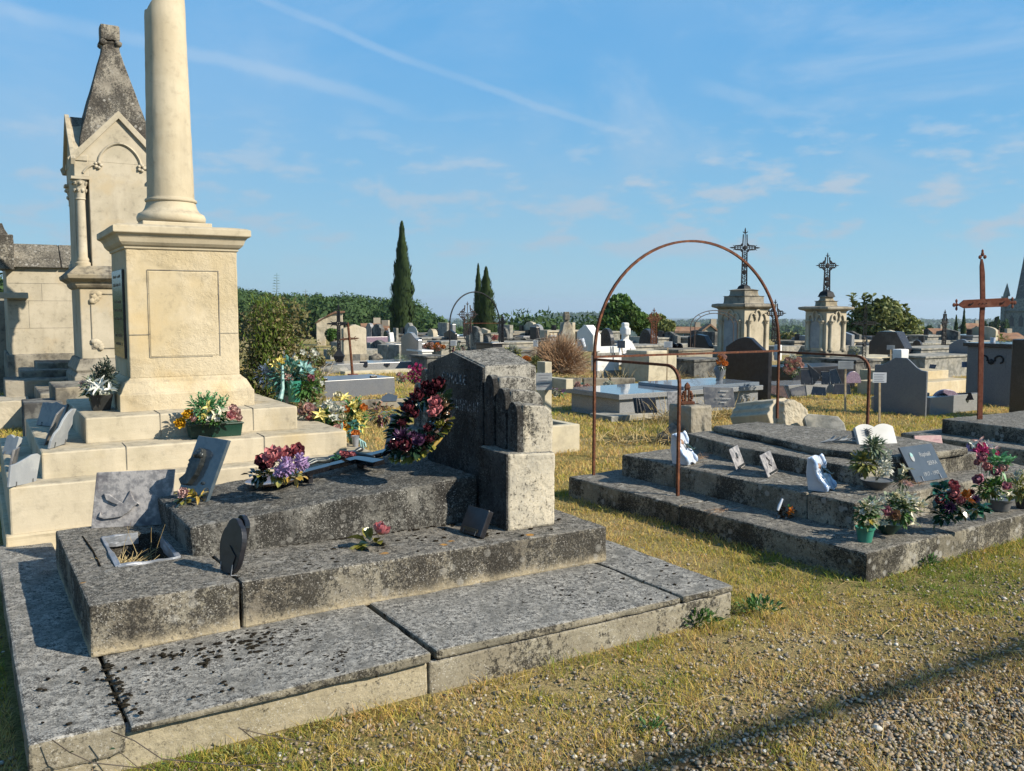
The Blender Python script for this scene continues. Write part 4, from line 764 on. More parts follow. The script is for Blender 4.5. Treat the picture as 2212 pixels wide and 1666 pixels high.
bouquet('bunch of pale yellow lilies and white roses beside the pedestal step', gp(705, 950, .42), 7.15, [('lily', 'petal_yellow', 693, 897, 19, -.03), ('lily', 'petal_yellow', 684, 908, 14, 0), ('rose', 'petal_white', 722, 888, 13, 0), ('star', 'petal_white', 712, 872, 11, 0), ('star', 'petal_white', 720, 905, 13, -.05), ('rose', 'petal_cream', 738, 903, 12, 0), ('rose', 'petal_palepink', 727, 925, 10, -.05), ('star', 'petal_white', 700, 880, 9, 0), ('lily', 'petal_teal', 735, 932, 18, 0), ('star', 'petal_white', 738, 885, 9, 0)], [('leaf_green', 712, 900, 30, 22, 90, .05, .018), ('leaf_dark', 700, 918, 24, 10, 50, .05, .02)], ('tall', 'pblack', .05, .12), group=G)
bouquet('tall bunch of orange roses and bright yellow lilies beside the pedestal step', gp(765, 960, .35), 7.35, [('lily', 'petal_yellow', 743, 860, 16, 0), ('rose', 'petal_cream', 731, 858, 11, 0), ('rose', 'petal_orange', 745, 889, 11, -.03), ('lily', 'petal_yellow', 770, 893, 18, -.03), ('rose', 'petal_orange', 783, 884, 11, 0), ('star', 'petal_yellow', 763, 878, 14, 0), ('rose', 'petal_orange', 742, 920, 11, -.05), ('lily', 'petal_gold', 750, 930, 17, -.05), ('lily', 'petal_yellow', 781, 922, 18, -.03), ('star', 'petal_yellow', 774, 905, 12, -.05)], [('leaf_green', 762, 902, 28, 34, 120, .055, .02), ('leaf_bright', 760, 880, 30, 22, 40, .05, .012)], ('tall', 'pblack', .06, .12), group=G, sprigs=[('leaf_olive', 765, 890, 12, -20, 5)])
bouquet('orange rose with pale blue ribbon in a clear vase on the step corner', gp(768, 965, .533), 6.95, [('rose', 'petal_orange', 768, 940, 12, 0)], [('leaf_teal', 762, 925, 8, 14, 20, .06, .018)], ('tall', 'steel', .030, .085), group=G, extra=lambda t, root: [MB().tube([dp(772, 945, 6.93) - root, dp(783 + 5 * k, 955 + 3 * k, 6.9) - root, dp(786 + 4 * k, 972 - 6 * k, 6.9) - root], [.004, .011, .007], 4).build('ribbon', m['petal_teal'], t) for k in (-1, 0, 1)])
# ---------------- on tomb B ----------------
def bl(a, b_, z): p = lw(OB, YB, a, b_); return Vector((p[0], p[1], z))
bk = [(0, 0), (.13, 0), (.115, .05), (.075, .10), (.045, .16), (.03, .22), (-.005, .235), (-.02, .20), (-.01, .10)]
def ceramic_book(label, u, v, z, face, s=1.):
    r_ = gp(u, v, z); t = thing('ceramic_book', label, 'plaque', r_, face, 'blue and white ceramic books'); M = Matrix.Diagonal((s, s, s, 1))
    MB().prism([(0, 0), (.125, 0), (.11, .03), (.02, .22), (-.01, .225), (-.018, .12)], 'y', 0, .15, M).build('wedge', m['whitec'], t, bevel=.008, seg=3)
    sc = MB()
    for side in (-.006, .156):
        pts = []
        for k in range(15): q = k / 14; pts.append((.128 - .11 * q + .012 * sin(q * 9), side, .005 + .225 * q + .006 * cos(q * 9)))
        sc.tube(pts, [.010 + .008 * abs(sin(k * .8)) for k in range(15)], 8, M)
    sc.build('scrolled_page_edge', m['ceramic_blue'], t, smooth=70)
    vs = []; fs = []; n1, n2 = 10, 8
    for i in range(n1 + 1):
        for jj in range(n2 + 1):
            a, q = i / n1, jj / n2; vs.append((.132 - .11 * q + .010 * sin(q * 6 + a * 3) * sin(pi * a), .15 * a, .012 + .215 * q + .012 * sin(a * pi * 2)))
    for i in range(n1):
        for jj in range(n2): k = i * (n2 + 1) + jj; fs.append((k, k + 1, k + n2 + 2, k + n2 + 1))
    MB().add(vs, fs, M).build('open_page', m['whitec'], t, smooth=180)
    b = MB(); b.blob((.075, .11, .13), (.03, .006, .018), 1, .4, M); b.tube([(.10, .10, .12), (.065, .08, .15), (.05, .12, .17)], [.012, .005, .001], 5, M); b.tube([(.09, .12, .12), (.11, .15, .10), (.11, .19, .11)], [.008, .006, .001], 5, M); b.build('bird', m['ceramic_darkgreen'], t, smooth=70)
    MB().blob((.045, .05, .155), (.02, .035, .03), 2, .3, M).build('painted_scene', m['petal_brown'], t, smooth=80)
    return t
ceramic_book('white ceramic book with blue scrolled edge and a swallow, by the foot of the hoop', 1452, 1003, .353, radians(-32), 1.08)
ceramic_book('white ceramic book with blue scrolled edge, at the near corner of the upper step', 1745, 1060, .353, radians(-38), 1.02)
t, Mx, W_, H = quad_slab('small tilted metal plaque with lichen blotches, left of its pair', 'plaque', 'small_tilted_plaque', (1592, 1016), (1610, 1007), (1575, 973), (1594, 960), .36, .475, .006, 'marble', group='small tilted plaques on the upper step', stand=False)
MB().box(-.3 * W_, .05 * H, 0, .45 * W_, .14 * H, .008, Mx).build('foot', m['bronze'], t); MB().blob((0, .6 * H, .004), (.018, .024, .005), 1, .6, Mx).build('ornament', m['bronze'], t)
t, Mx, W_, H = quad_slab('small tilted grey plaque with a dark bird motif, right of its pair', 'plaque', 'small_tilted_plaque', (1660, 1032), (1681, 1018), (1641, 984), (1664, 973), .36, .485, .008, 'marble', group='small tilted plaques on the upper step', stand=False)
MB().box(-.3 * W_, .05 * H, 0, .45 * W_, .14 * H, .010, Mx).build('foot', m['bronze'], t); MB().tube([(-.1 * W_, .8 * H, .003), (.05 * W_, .62 * H, .005), (-.08 * W_, .5 * H, .005), (.1 * W_, .35 * H, .003)], .004, 5, Mx).build('ornament', m['bronze'], t)
t = bouquet('dark ceramic ornament with one orange flower and a white scroll on the lower step', gp(1698, 1130, .172), 6.02, [('star', 'ceramic_orange', 1707, 1103, 9, -.03), ('star', 'ceramic_orange', 1703, 1110, 7, -.03), ('star', 'leaf_bright', 1703, 1094, 5, 0)], [('ceramic_brown', 1700, 1108, 14, 14, 20, .04, .026), ('ceramic_darkgreen', 1696, 1118, 10, 6, 10, .03, .02)], cat='ceramic flower', name='ceramic_flower', stems=False, extra=lambda t, root: MB().tube([dp(1690, 1078, 6.0) - root, dp(1684, 1092, 5.98) - root, dp(1680, 1103, 5.97) - root], [.008, .012, .009], 6).build('scroll', m['whitec'], t, smooth=60))
G = 'flower pots on the stepped tomb'
bouquet('small teal pot of pale green and cream blooms on the near corner', gp(1868, 1170, .172), 5.30, [('star', 'petal_cream', 1874, 1100, 11, 0), ('star', 'petal_white', 1883, 1092, 9, 0), ('star', 'petal_cream', 1890, 1128, 10, -.03), ('star', 'petal_white', 1862, 1108, 9, 0), ('star', 'petal_cream', 1872, 1132, 8, -.04), ('star', 'petal_yellow', 1880, 1130, 7, -.05), ('star', 'petal_white', 1898, 1112, 9, 0), ('star', 'petal_cream', 1866, 1088, 7, 0)], [('leaf_green', 1872, 1112, 22, 24, 110, .035, .014), ('leaf_grey', 1880, 1100, 24, 22, 60, .035, .014)], ('round', 'pgreenl', .056, .092), G)
bouquet('dark pot of faded cream and mauve blooms right of the teal pot', gp(1918, 1152, .172), 5.45, [('peony', 'petal_mauve', 1915, 1108, 13, -.03), ('peony', 'petal_brown', 1933, 1114, 13, -.05), ('star', 'petal_cream', 1938, 1070, 12, 0), ('star', 'petal_white', 1955, 1080, 12, 0), ('star', 'petal_cream', 1990, 1092, 13, 0), ('star', 'petal_white', 1975, 1082, 10, 0), ('mum', 'petal_palepink', 1965, 1048, 8, 0), ('mum', 'petal_palepink', 1957, 1043, 7, 0), ('lily', 'petal_cream', 1975, 1130, 14, -.03), ('star', 'petal_white', 1905, 1080, 10, 0), ('lily', 'petal_cream', 1912, 1132, 10, -.05), ('star', 'petal_cream', 1965, 1100, 11, 0), ('star', 'petal_cream', 1922, 1085, 10, .03)], [('leaf_green', 1945, 1100, 34, 24, 80, .04, .016), ('leaf_grey', 1935, 1090, 36, 26, 80, .04, .018), ('petal_cream', 1950, 1085, 34, 22, 50, .03, .014)], ('bowl', 'pgreen', .085, .07), G)
bouquet('dark bowl of white blossom with a leafy green top beside the slate plaque', gp(1893, 1056, .353), 5.95, [('star', 'petal_white', 1905, 1005, 10, 0), ('star', 'petal_white', 1915, 990, 10, 0), ('star', 'petal_white', 1918, 1010, 10, 0), ('star', 'petal_cream', 1900, 1022, 9, -.03), ('star', 'petal_white', 1912, 1026, 10, -.03), ('star', 'petal_white', 1895, 1000, 8, 0), ('star', 'petal_white', 1920, 978, 8, 0)], [('leaf_bright', 1880, 965, 22, 14, 0, .05, .01), ('leaf_grey', 1888, 965, 18, 18, 110, .05, .010), ('leaf_olive', 1868, 1000, 22, 20, 90, .05, .018), ('petal_white', 1910, 1005, 16, 22, 80, .028, .012)], ('bowl', 'pgrey', .105, .065), G, sprigs=[('leaf_grey', 1885, 985, 2, -38, 8), ('leaf_olive', 1870, 1000, -24, -20, 5)])
bouquet('white silk orchid with dark twigs in front of the slate plaque', gp(1945, 1055, .353), 5.85, [('lily', 'petal_cream', 1955, 1015, 15, 0), ('star', 'petal_cream', 1950, 1020, 12, 0)], [('leaf_dark', 1950, 1038, 14, 12, 40, .04, .005)], None, G, name='silk_flower')
bouquet('glossy ceramic bouquet of pink, violet and orange flowers on green leaves', gp(2068, 1125, .172), 5.55, [('rose', 'ceramic_rose', 2056, 1052, 15, 0), ('rose', 'ceramic_pink', 2064, 1074, 16, -.04), ('rose', 'ceramic_pink', 2076, 1084, 12, -.05), ('lily', 'ceramic_orange', 2092, 1078, 18, -.03), ('rose', 'ceramic_orange', 2088, 1070, 12, 0), ('rose', 'ceramic_rose', 2032, 1082, 13, -.02), ('mum', 'ceramic_violet', 2052, 1096, 15, -.05), ('mum', 'ceramic_violet', 2106, 1080, 13, 0), ('mum', 'ceramic_darkrose', 2098, 1064, 9, .02)], [('ceramic_green', 2040, 1062, 20, 14, 26, .06, .035), ('ceramic_green', 2045, 1115, 20, 10, 26, .055, .035), ('ceramic_green', 2108, 1100, 18, 9, 24, .055, .035), ('ceramic_darkgreen', 2062, 1090, 34, 16, 40, .05, .03)], None, None, 'ceramic flowers', 'ceramic_bouquet', stems=False)
bouquet('grey pot of tall dusky pink roses on the front ledge', gp(2158, 1102, .172), 5.75, [('rose', 'petal_mauve', 2118, 1038, 15, -.02), ('rose', 'petal_mauve', 2120, 993, 14, 0), ('rose', 'petal_pink', 2133, 1010, 12, 0), ('rose', 'petal_mauve', 2153, 1022, 13, 0), ('rose', 'petal_palepink', 2168, 1015, 12, 0), ('rose', 'petal_mauve', 2173, 1055, 12, -.03), ('rose', 'petal_pink', 2112, 1000, 9, 0), ('lily', 'petal_cream', 2165, 1072, 11, -.05), ('lily', 'petal_cream', 2182, 1068, 10, -.05), ('star', 'petal_white', 2148, 1058, 7, 0)], [('leaf_green', 2146, 1052, 32, 16, 90, .045, .018), ('leaf_bright', 2150, 998, 20, 18, 30, .06, .02), ('leaf_olive', 2130, 1060, 20, 12, 40, .035, .012)], ('round', 'pgrey', .088, .085), G, sprigs=[('leaf_bright', 2145, 1030, 10, -40, 5), ('leaf_bright', 2160, 1020, 26, -30, 3)])
bouquet('dark pot of magenta and pale lilac blooms at the back of the stepped tomb', gp(2108, 1021, .172), 7.3, [('rose', 'petal_magenta', 2118, 970, 13, 0), ('rose', 'petal_magenta', 2108, 978, 10, -.03), ('rose', 'petal_magenta', 2128, 980, 10, -.03), ('lily', 'petal_white', 2102, 960, 13, 0), ('lily', 'petal_lilac', 2090, 972, 13, 0), ('lily', 'petal_palepink', 2115, 955, 14, 0), ('lily', 'petal_white', 2135, 963, 14, 0), ('lily', 'petal_palepink', 2148, 972, 12, 0), ('rose', 'petal_magenta', 2150, 980, 7, 0)], [('leaf_dark', 2108, 985, 22, 12, 70, .05, .02)], ('tall', 'pgrey', .06, .13), G)
bouquet('dark pot with small white blooms at the right edge of the photo', gp(2212, 1098, .172), 5.85, [('star', 'petal_white', 2196, 1025, 8, 0), ('star', 'petal_white', 2205, 1020, 8, 0), ('star', 'petal_white', 2200, 1034, 8, 0), ('star', 'petal_yellow', 2208, 1058, 8, 0)], [('leaf_olive', 2200, 1052, 20, 24, 70, .045, .014)], ('tall', 'pblack', .07, .11), G)
t, Mx, W_, H = quad_slab('slate blue plaque with an oval portrait, a name and 1917 to 1997', 'plaque', 'slate_plaque', (1983, 1045), (2045, 1031), (1940, 968), (2016, 961), .355, .565, .016, 'gblue')
LM = Mx @ Matrix.Translation((0, 0, .0012))
def stext(s_, x, y, sz): text_obj('lettering', s_, sz, m['marblel'], t, Mx @ Matrix.Translation((x * W_, y * H, .0006)), .0008)
stext('Raphaël', .14, .68, .046); stext('SERRA', .24, .42, .044); stext('1917 - 1997', .06, .14, .042)
MB().prism([(cos(a) * .021 - .28 * W_, sin(a) * .034 + .70 * H) for a in np.linspace(0, 2 * pi, 25)[:-1]], 'z', 0, .004, Mx).build('portrait', m['marblel'], t)
MB().prism([(cos(a) * .017 - .28 * W_, sin(a) * .016 + .755 * H) for a in np.linspace(0, 2 * pi, 25)[:-1]], 'z', .004, .0055, Mx).build('portrait_sky', m['petal_teal'], t)
# open white marble book
bt = dp(1897, 957, 6.95); t = thing('marble_book', 'bright white marble open book on the back of the stepped tomb', 'plaque', bt, radians(10))
KB = 1.22
ob = []
for k in range(11): q = k / 10; ob.append((-.135 + .135 * q, .11 + .022 * sin(q * pi) ** .8))
for k in range(1, 11): q = k / 10; ob.append((.135 * q, .11 + .022 * sin(q * pi) ** .8))
M = Matrix.Rotation(radians(62), 4, 'X') @ Matrix.Diagonal((KB, KB, KB, 1))
MB().prism([(-.135, -.02), (.135, -.02)] + ob[::-1], 'z', -.03, 0, M).build('pages', m['white'], t, bevel=.003)
MB().prism([(-.145, -.03), (.145, -.03), (.145, .10), (-.145, .10)], 'z', -.04, -.031, M).build('cover', m['marbled'], t, bevel=.002)
b = MB(); b.tube([(-.06, .03, .004), (-.055, .07, .012), (-.06, .10, .006)], [.003, .007, .002], 6, M); [b.tube([(-.057, .05 + .012 * k, .008), (-.057 + .03 * sgn, .062 + .012 * k, .014)], [.004, .001], 5, M) for k in range(4) for sgn in (-1, 1)]; b.build('rose_relief', m['bronze'], t)
t, Mx, W_, H = quad_slab('salmon pink plaque with faint lines of print, behind the slate plaque', 'plaque', 'pink_plaque', (1983, 985), (2042, 985), (1975, 942), (2033, 940), .37, .60, .014, 'petal_palepink', stand=False)
b = MB(); [b.box(.18 * W_, (.2 + .14 * k) * H, 0, (.18 + .22 * (1 - (k % 2) * .3)) * W_, (.23 + .14 * k) * H, .001, Mx) for k in range(5)]; b.build('printed_lines', m['petal_mauve'], t)
MB().prism([(-.3 * W_, .35 * H), (.0, .3 * H), (.1 * W_, .5 * H), (-.1 * W_, .75 * H), (-.25 * W_, .6 * H)], 'z', 0, .0015, Mx).build('painted_motif', m['petal_orange'], t)
# broken white ceramic spray on the lid
b = MB(); r_ = gp(1810, 957, .537)
for k in range(9): petal(b, .10 * RF.uniform(.6, 1.2), .035, .5, .6, M_(loc=(-.09 + .03 * k, RF.uniform(-.02, .02), .01), rz=RF.uniform(-.9, .6), ry=-.2))
b.tube([(-.14, 0, .004), (-.05, .0, .02), (.08, -.01, .025), (.20, -.02, .004)], [.003, .012, .013, .006], 6)
tag(b.build('broken_ceramic_spray', m['marblel'], smooth=80, loc=r_), 'broken pale ceramic spray lying on the lid of the stepped tomb', 'ceramic flower')
for k, (u, v, n, z) in enumerate(((1500, 990, 60, .36), (1545, 1105, 26, .18), (1965, 1045, 40, .36), (1950, 1140, 40, .18))):
    b = MB(); p = gp(u, v, z); strands(b, n, 0, 0, .005, .09, .05, .10, .0012, .5); tag(b.build('dead_stalks', m['twig'], loc=p), ['dry brown stalks against the near ceramic book', 'few broken twigs beside the hoop post', 'dark dry twigs in front of the slate plaque', 'dry leaf litter between the flower pots'][k], 'dead stalks', kind='stuff')
b = MB(); [sprig(b, gp(1990 + 12 * k, 1020, .18) - gp(2050, 1020, .18), (RF.uniform(-.2, .2), 0, 1), .17, 30, .03, .006) for k in (5, 6, 6.4)]; b.build('weed', m['leaf_olive'], loc=gp(2050, 1020, .18)); tag(bpy.context.scene.objects['weed'], 'yellow-green heather weed growing behind the slate plaque', 'weed')
# ---------------- builders for the graves further off ----------------
TOPS = dict(flat=[(0, 1), (1, 1)], gable=[(0, .86), (.5, 1), (1, .86)], steep=[(0, .7), (.5, 1), (1, .7)], arch=[(.5 - .5 * cos(a), .78 + .22 * sin(a)) for a in np.linspace(0, pi, 13)],
    oval=[(.5 - .5 * cos(a), .55 + .45 * sin(a)) for a in np.linspace(0, pi, 15)], wave=[(0, .80), (.12, .81), (.28, .90), (.42, .985), (.55, 1), (.72, .97), (.88, .90), (1, .84)],
    swan=[(0, .80), (.1, .81), (.2, .86), (.3, .94), (.38, 1.), (.6, 1.), (.72, .93), (.85, .87), (1, .86)], hexa=[(0, .62), (.25, 1), (.75, 1), (1, .72)], slant=[(0, .55), (.25, .95), (.6, 1), (1, .9)], crest=[(0, .82), (.12, .85), (.2, .95), (.45, 1), (.7, .97), (.85, .86), (1, .80)],
    bell=[(0, .5), (.08, .75), (.25, .93), (.5, 1), (.75, .95), (.92, .8), (1, .6)])
class Grave:
    def __init__(s, name, label, cat, uc, vb=None, Y=None, zb=0., group=None, yaw=None):
        s.P = gp(uc, vb, zb) if Y is None else Vector((*dp(uc, 740, Y)[:2], zb)); s.yaw = YG if yaw is None else yaw
        s.t = thing(name, label, cat, s.P, s.yaw, group); s.zb = zb
    def lx(s, u, y0=0.): Q = Vector(lw(s.P, s.yaw, 0, y0)); return ext(Q, s.yaw, u)
    def ly(s, u, x0=0.): Q = Vector(lw(s.P, s.yaw, x0, 0)); return ext(Q, s.yaw + pi / 2, u)
    def h(s, v, x0=0., y0=0.): Q = lw(s.P, s.yaw, x0, y0); return hz(Q, v) - s.zb
    def block(s, ul, ur, vt, mat, vb=None, name='body', top='flat', ax='x', x0=0., y0=0., z0=-.05, bev=.012, grow=0., lx=None, ly=None, smooth=None, worn=0, par=None):
        lx_ = (s.lx(ur, y0) if lx is None else lx); ly_ = (s.ly(ul, x0) if ly is None else ly); z1 = s.h(vt); zb = z0 if vb is None else s.h(vb); H = z1 - zb
        X0, X1, Y0_, Y1 = x0 - grow, x0 + lx_ + grow, y0 - grow, y0 + ly_ + grow
        b = MB(); T_ = TOPS[top]
        if ax == 'x': b.prism([(Y0_, zb)] + [(Y0_ + (Y1 - Y0_) * a, zb + H * c) for a, c in T_] + [(Y1, zb)], 'x', X0, X1)
        else: b.prism([(X0, zb)] + [(X0 + (X1 - X0) * a, zb + H * c) for a, c in T_] + [(X1, zb)], 'y', Y0_, Y1)
        b.build(name, m[mat], par or s.t, bevel=bev, worn=worn, sub=4, wsc=.12); s.last = (X0, X1, Y0_, Y1, zb, z1); return s
STONES = 'headstones among the further graves'
def stele(label, uc, ul, ur, vt, mat, Y=None, vb=None, top='flat', name='headstone', cat='headstone', zb=0., base=None, group=None, ax='x', worn=0, yaw=None, bev=.012):
    g = Grave(name, label, cat, uc, vb, Y, zb, group, yaw)
    g.block(ul, ur, vt, mat, top=top, ax=ax, worn=worn, bev=bev, name='slab')
    if base: X0, X1, Y0_, Y1, _, _ = g.last; MB().box(X0 - base[0], Y0_ - base[0], -.05, X1 + base[0], Y1 + base[0], base[1]).build('base', m[base[2]], g.t, bevel=.01)
    return g
def cross2d(w, h, t, arm, aw, fl=0.):    # plain latin cross outline (x, z)
    return [(-t, 0), (t, 0), (t, arm - t), (aw, arm - t - fl), (aw, arm + t + fl), (t, arm + t), (t + fl, h), (-t - fl, h), (-t, arm + t), (-aw, arm + t + fl), (-aw, arm - t - fl), (-t, arm - t)]
def iron_cross(name, label, P, H, yaw, style='lattice', mat='iron', group=None, aw=.24, armz=.74, lean=0., wsh=.035, cat='iron cross', z0=0.):
    t = thing(name, label, cat, P, yaw, group); L_ = Matrix.Rotation(lean, 4, 'Y') @ Matrix.Translation((0, 0, z0)); az = H * armz; r = .009 if P[1] < 21 else .019
    b = MB()
    if style == 'plain': b.tube([(0, 0, 0), (0, 0, H)], .016, 6, L_); b.tube([(-aw, 0, az), (aw, 0, az)], .014, 6, L_)
    else:
        for sx in (-1, 1): b.tube([(sx * wsh * 1.25, 0, 0), (sx * wsh, 0, az - wsh), (sx * wsh, 0, az - wsh)], r, 5, L_); b.tube([(sx * wsh, 0, az + wsh), (sx * wsh * .8, 0, H * .94)], r, 5, L_)
        for sz in (-1, 1):
            for sx in (-1, 1): b.tube([(sx * wsh, 0, az + sz * wsh), (sx * aw * .88, 0, az + sz * wsh * .8)], r, 5, L_)
        b.tube([(0, 0, 0), (0, 0, H)], r * .7, 4, L_); b.tube([(-aw, 0, az), (aw, 0, az)], r * .7, 4, L_)
    b.build('bars', m[mat], t)
    def fleur(x, z, dx, dz, k=.055):
        s_ = MB()
        c = Vector((x, 0, z)); d = Vector((dx, 0, dz)); n_ = Vector((-dz, 0, dx)); s_.tube([c, c + d * k * .7, c + d * k * 1.3, c + d * k * 1.9], [r, k * .30, k * .22, .002], 5, L_)
        for q in (-1, 1): s_.tube([c, c + n_ * q * k * .6 + d * k * .2, c + n_ * q * k * .9 + d * k * .7], [r * .9, k * .17, .004], 5, L_)
        s_.build('finial', m[mat], t)
    k = H * .05
    fleur(0, H * .96, 0, 1, k); fleur(-aw * .9, az, -1, 0, k); fleur(aw * .9, az, 1, 0, k)
    if style != 'plain':
        q_ = MB(); n = max(5, int(H / .1))
        for i in range(n):
            z = H * .04 + (az - H * .08) * i / n
            pts = [(wsh * .9 * cos(a) * (1 if i % 2 else -1), 0, z + wsh * .95 * sin(a)) for a in np.linspace(0, 1.6 * pi, 9)]; q_.tube(pts, r * .62, 4, L_)
        for sx in (-1, 1):
            for i in range(3): q_.tube([(sx * (aw * (.3 + .22 * i) + wsh * .6 * cos(a)), 0, az + wsh * .7 * sin(a)) for a in np.linspace(0, 2 * pi, 9)], r * .6, 4, L_)
            for sz in (-1, 1): q_.tube([(sx * wsh, 0, az + sz * wsh * 1.9), (sx * wsh * 1.5, 0, az + sz * wsh * 1.5), (sx * wsh * 1.9, 0, az + sz * wsh)], [r * .7, r, r * .7], 5, L_)
        q_.build('scrollwork', m[mat], t)
        if style == 'rich': [MB().blob((0, 0, z), (wsh * 1.0, .022, wsh * 1.1), 1, .5, L_, seed=int(z * 99)).build('ornament', m[mat], t) for z in (H * .30, H * .42, az)]
    return t
def post_sign(label, ut, vt, ub, vb, board, Y=None, group='wooden posts with printed notices', yaw=-.25, mat='paper', tone='wood', w_=.035):
    P = gp(ub, vb) if Y is None else dp(ub, vb, Y); t = thing('notice_post', label, 'sign post', P, 0, group); T_ = dp(ut, vt, P.y + .02) - P
    MB().tube([(0, 0, -.05), T_], w_ * .5, 4).build('post', m[tone], t)
    if board:
        u0, v0, u1, v1 = board; s = P.y / F; c = dp((u0 + u1) / 2, (v0 + v1) / 2, P.y - .03) - P; W_, H = (u1 - u0) * s / cos(yaw), (v1 - v0) * s
        M = M_(loc=c, rz=yaw); MB().box(-W_ / 2, -.006, -H / 2, W_ / 2, .006, H / 2, M).build('board', m[mat], t, bevel=.001)
        b = MB(); [b.box(-W_ * .40, -.0075, H * (.30 - .17 * k), W_ * (.34 - .1 * (k % 2)), -.0065, H * (.335 - .17 * k), M) for k in range(5)]; b.build('printed_lines', m['ink'], t)
    return t
def crown(nm, label, cat, cx_, cy, cz, rx, rz_, n, leaf_, mat, Yth=.8, trunk=None, group=None, lobes=9, seed=1, gap=.35, mats=None):
    """tree or shrub: numpy leaf quads grouped in lobes through the crown's volume, plus trunk and limbs"""
    R = np.random.default_rng(seed); t = thing(nm, label, cat, (cx_, cy, 0 if trunk is None else trunk[0]), 0, group); z0 = t.location.z
    lob = R.normal(0, 1, (lobes, 3)); lob /= np.linalg.norm(lob, axis=1)[:, None]; lob *= R.uniform(.25, .78, (lobes, 1)); lr = R.uniform(.24, .50, lobes)
    parts = [(mat, n)] if not mats else mats
    for mt, nn in parts:
        k = R.integers(0, lobes, nn); d = R.normal(0, 1, (nn, 3)); d /= np.linalg.norm(d, axis=1)[:, None]; q = R.uniform(.35, 1.08, (nn, 1)) ** .6
        c = lob[k] + d * q * lr[k][:, None]; keep = (np.sin(c[:, 0] * 9 + seed) * np.sin(c[:, 2] * 11 + seed * 2) * np.sin(c[:, 1] * 8) > -1 + gap * 2 * R.random(nn)) | (R.random(nn) < .6); c = c[keep]; nn2 = len(c)
        c = c * np.array([rx, rx * Yth, rz_]) + np.array([0, 0, cz - z0])
        a = R.normal(0, 1, (nn2, 3)); a /= np.linalg.norm(a, axis=1)[:, None]; b = np.cross(a, R.normal(0, 1, (nn2, 3))); b /= np.linalg.norm(b, axis=1)[:, None]
        L_ = leaf_ * R.uniform(.6, 1.3, (nn2, 1)); V = np.stack([c - a * L_ * .5, c + b * L_ * .28, c + a * L_ * .5, c - b * L_ * .28], 1).reshape(-1, 3)
        np_mesh('crown', V, np.arange(nn2 * 4).reshape(-1, 4), m[mt], t)
    if trunk is not None:
        b = MB(); h = cz - z0; tr_ = trunk[1]; b.tube([(0, 0, -.2), (tr_ * .3, 0, h * .4), (0, 0, h)], [tr_, tr_ * .8, tr_ * .4], 8)
        for i in range(min(lobes, 7)): e = Vector((lob[i][0] * rx, lob[i][1] * rx * Yth, h + lob[i][2] * rz_)); b.tube([(0, 0, h * .45), e * .5 + Vector((0, 0, h * .3)), e], [tr_ * .5, tr_ * .3, tr_ * .12], 5)
        b.build('trunk', m['bark'], t, smooth=60)
    return t
def px_crown(nm, label, u0, v0, u1, v1, Y, n, leaf_, mat, cat='tree', ground=None, tr_=.12, **k):
    c = dp((u0 + u1) / 2, (v0 + v1) / 2, Y); s = Y / F; return crown(nm, label, cat, c.x, c.y, c.z, (u1 - u0) / 2 * s, (v1 - v0) / 2 * s, n, leaf_, mat, trunk=(ground if ground is not None else tz(c.x, c.y), tr_), **k)
def tuft(nm, label, cat, u0, v0, u1, v1, Y, mats, zb=None, group=None, pot=None, kinds=()):
    """small plant or bunch far off: leaves plus a few blooms as parts; u,v box on the survey photo"""
    s = Y / F; c = dp((u0 + u1) / 2, (v0 + v1) / 2, Y); base = dp((u0 + u1) / 2, v1, Y); t = thing(nm, label, cat, base, 0, group); rx, rz_ = (u1 - u0) / 2 * s, (v1 - v0) / 2 * s
    for mt, n, L_, W_ in mats: b = MB(); clump(b, c - base, (rx, rx * .8, rz_ * .85), n, L_, W_); b.build('foliage', m[mt], t)
    for mt, n, r in kinds:
        for _ in range(n):
            a = RF.uniform(0, 6.28); q = RF.random() ** .5; b = MB(); bloom(b, 'star' if r < .04 else 'peony', c - base + Vector((rx * q * cos(a), -rx * .5 - .01, rz_ * q * sin(a) + rz_ * .2)), (RF.uniform(-.4, .4), -1, .4), r); b.build('flower', m[mt], t)
    if pot: MB().lathe(POTS[pot[0]](pot[2], pot[3]), 14, M_(loc=(0, 0, -pot[3] * .7))).build('pot', m[pot[1]], t, smooth=45)
    return t
# ---------------- chapel monument with the stone spire ----------------
YC = 12.; g = Grave('spired_monument', 'tall Gothic stone monument with a steep pyramid spire, behind the broken column', 'monument', 176, None, YC, 0., yaw=YP)
P0 = g.P; S_ = YC / F; wX = 1.12; hz_ = lambda v: hz(P0, v); PC = lw(P0, YP, .56, .56); hc_ = lambda v: hz(PC, v)
zt1, zt2, zt3 = hz_(839), hz_(775), hz_(621)
MB().box(-.55, -.55, -.05, wX + .55, wX + .55, zt1).build('plinth', m['Wgrey'], g.t, bevel=.02, worn=.02)
MB().mould(0, 0, wX, wX, [(.11, zt1 - .01), (.11, zt1 + .16), (.07, zt1 + .21), (.09, zt1 + .25), (.03, zt2 - .01), (.0, zt2)]).build('base_moulding', m['Wgrey'], g.t, bevel=.01, worn=.02)
MB().box(0, 0, zt2 - .01, wX, wX, zt3).build('pedestal', m['W'], g.t, bevel=.015)
zc_ = hz_(574)
MB().mould(0, 0, wX, wX, [(.0, zt3 - .02), (.03, zt3), (.05, zt3 + .03), (.06, zt3 + .07), (.14, zt3 + .12), (.15, zt3 + .17), (.12, zt3 + .19), (.02, zc_)]).build('cornice', m['Wgrey'], g.t, bevel=.006, worn=.015)
b = MB(); py0, py1 = zt2 + .13, zt3 - .08
for q in ((.13, py0, .14, py1), (.13, py1 - .01, wX - .13, py1), (.13, py0, wX - .13, py0 + .01), (wX - .14, py0, wX - .13, py1)): b.box(q[0], -.012, q[1], q[2], .01, q[3])
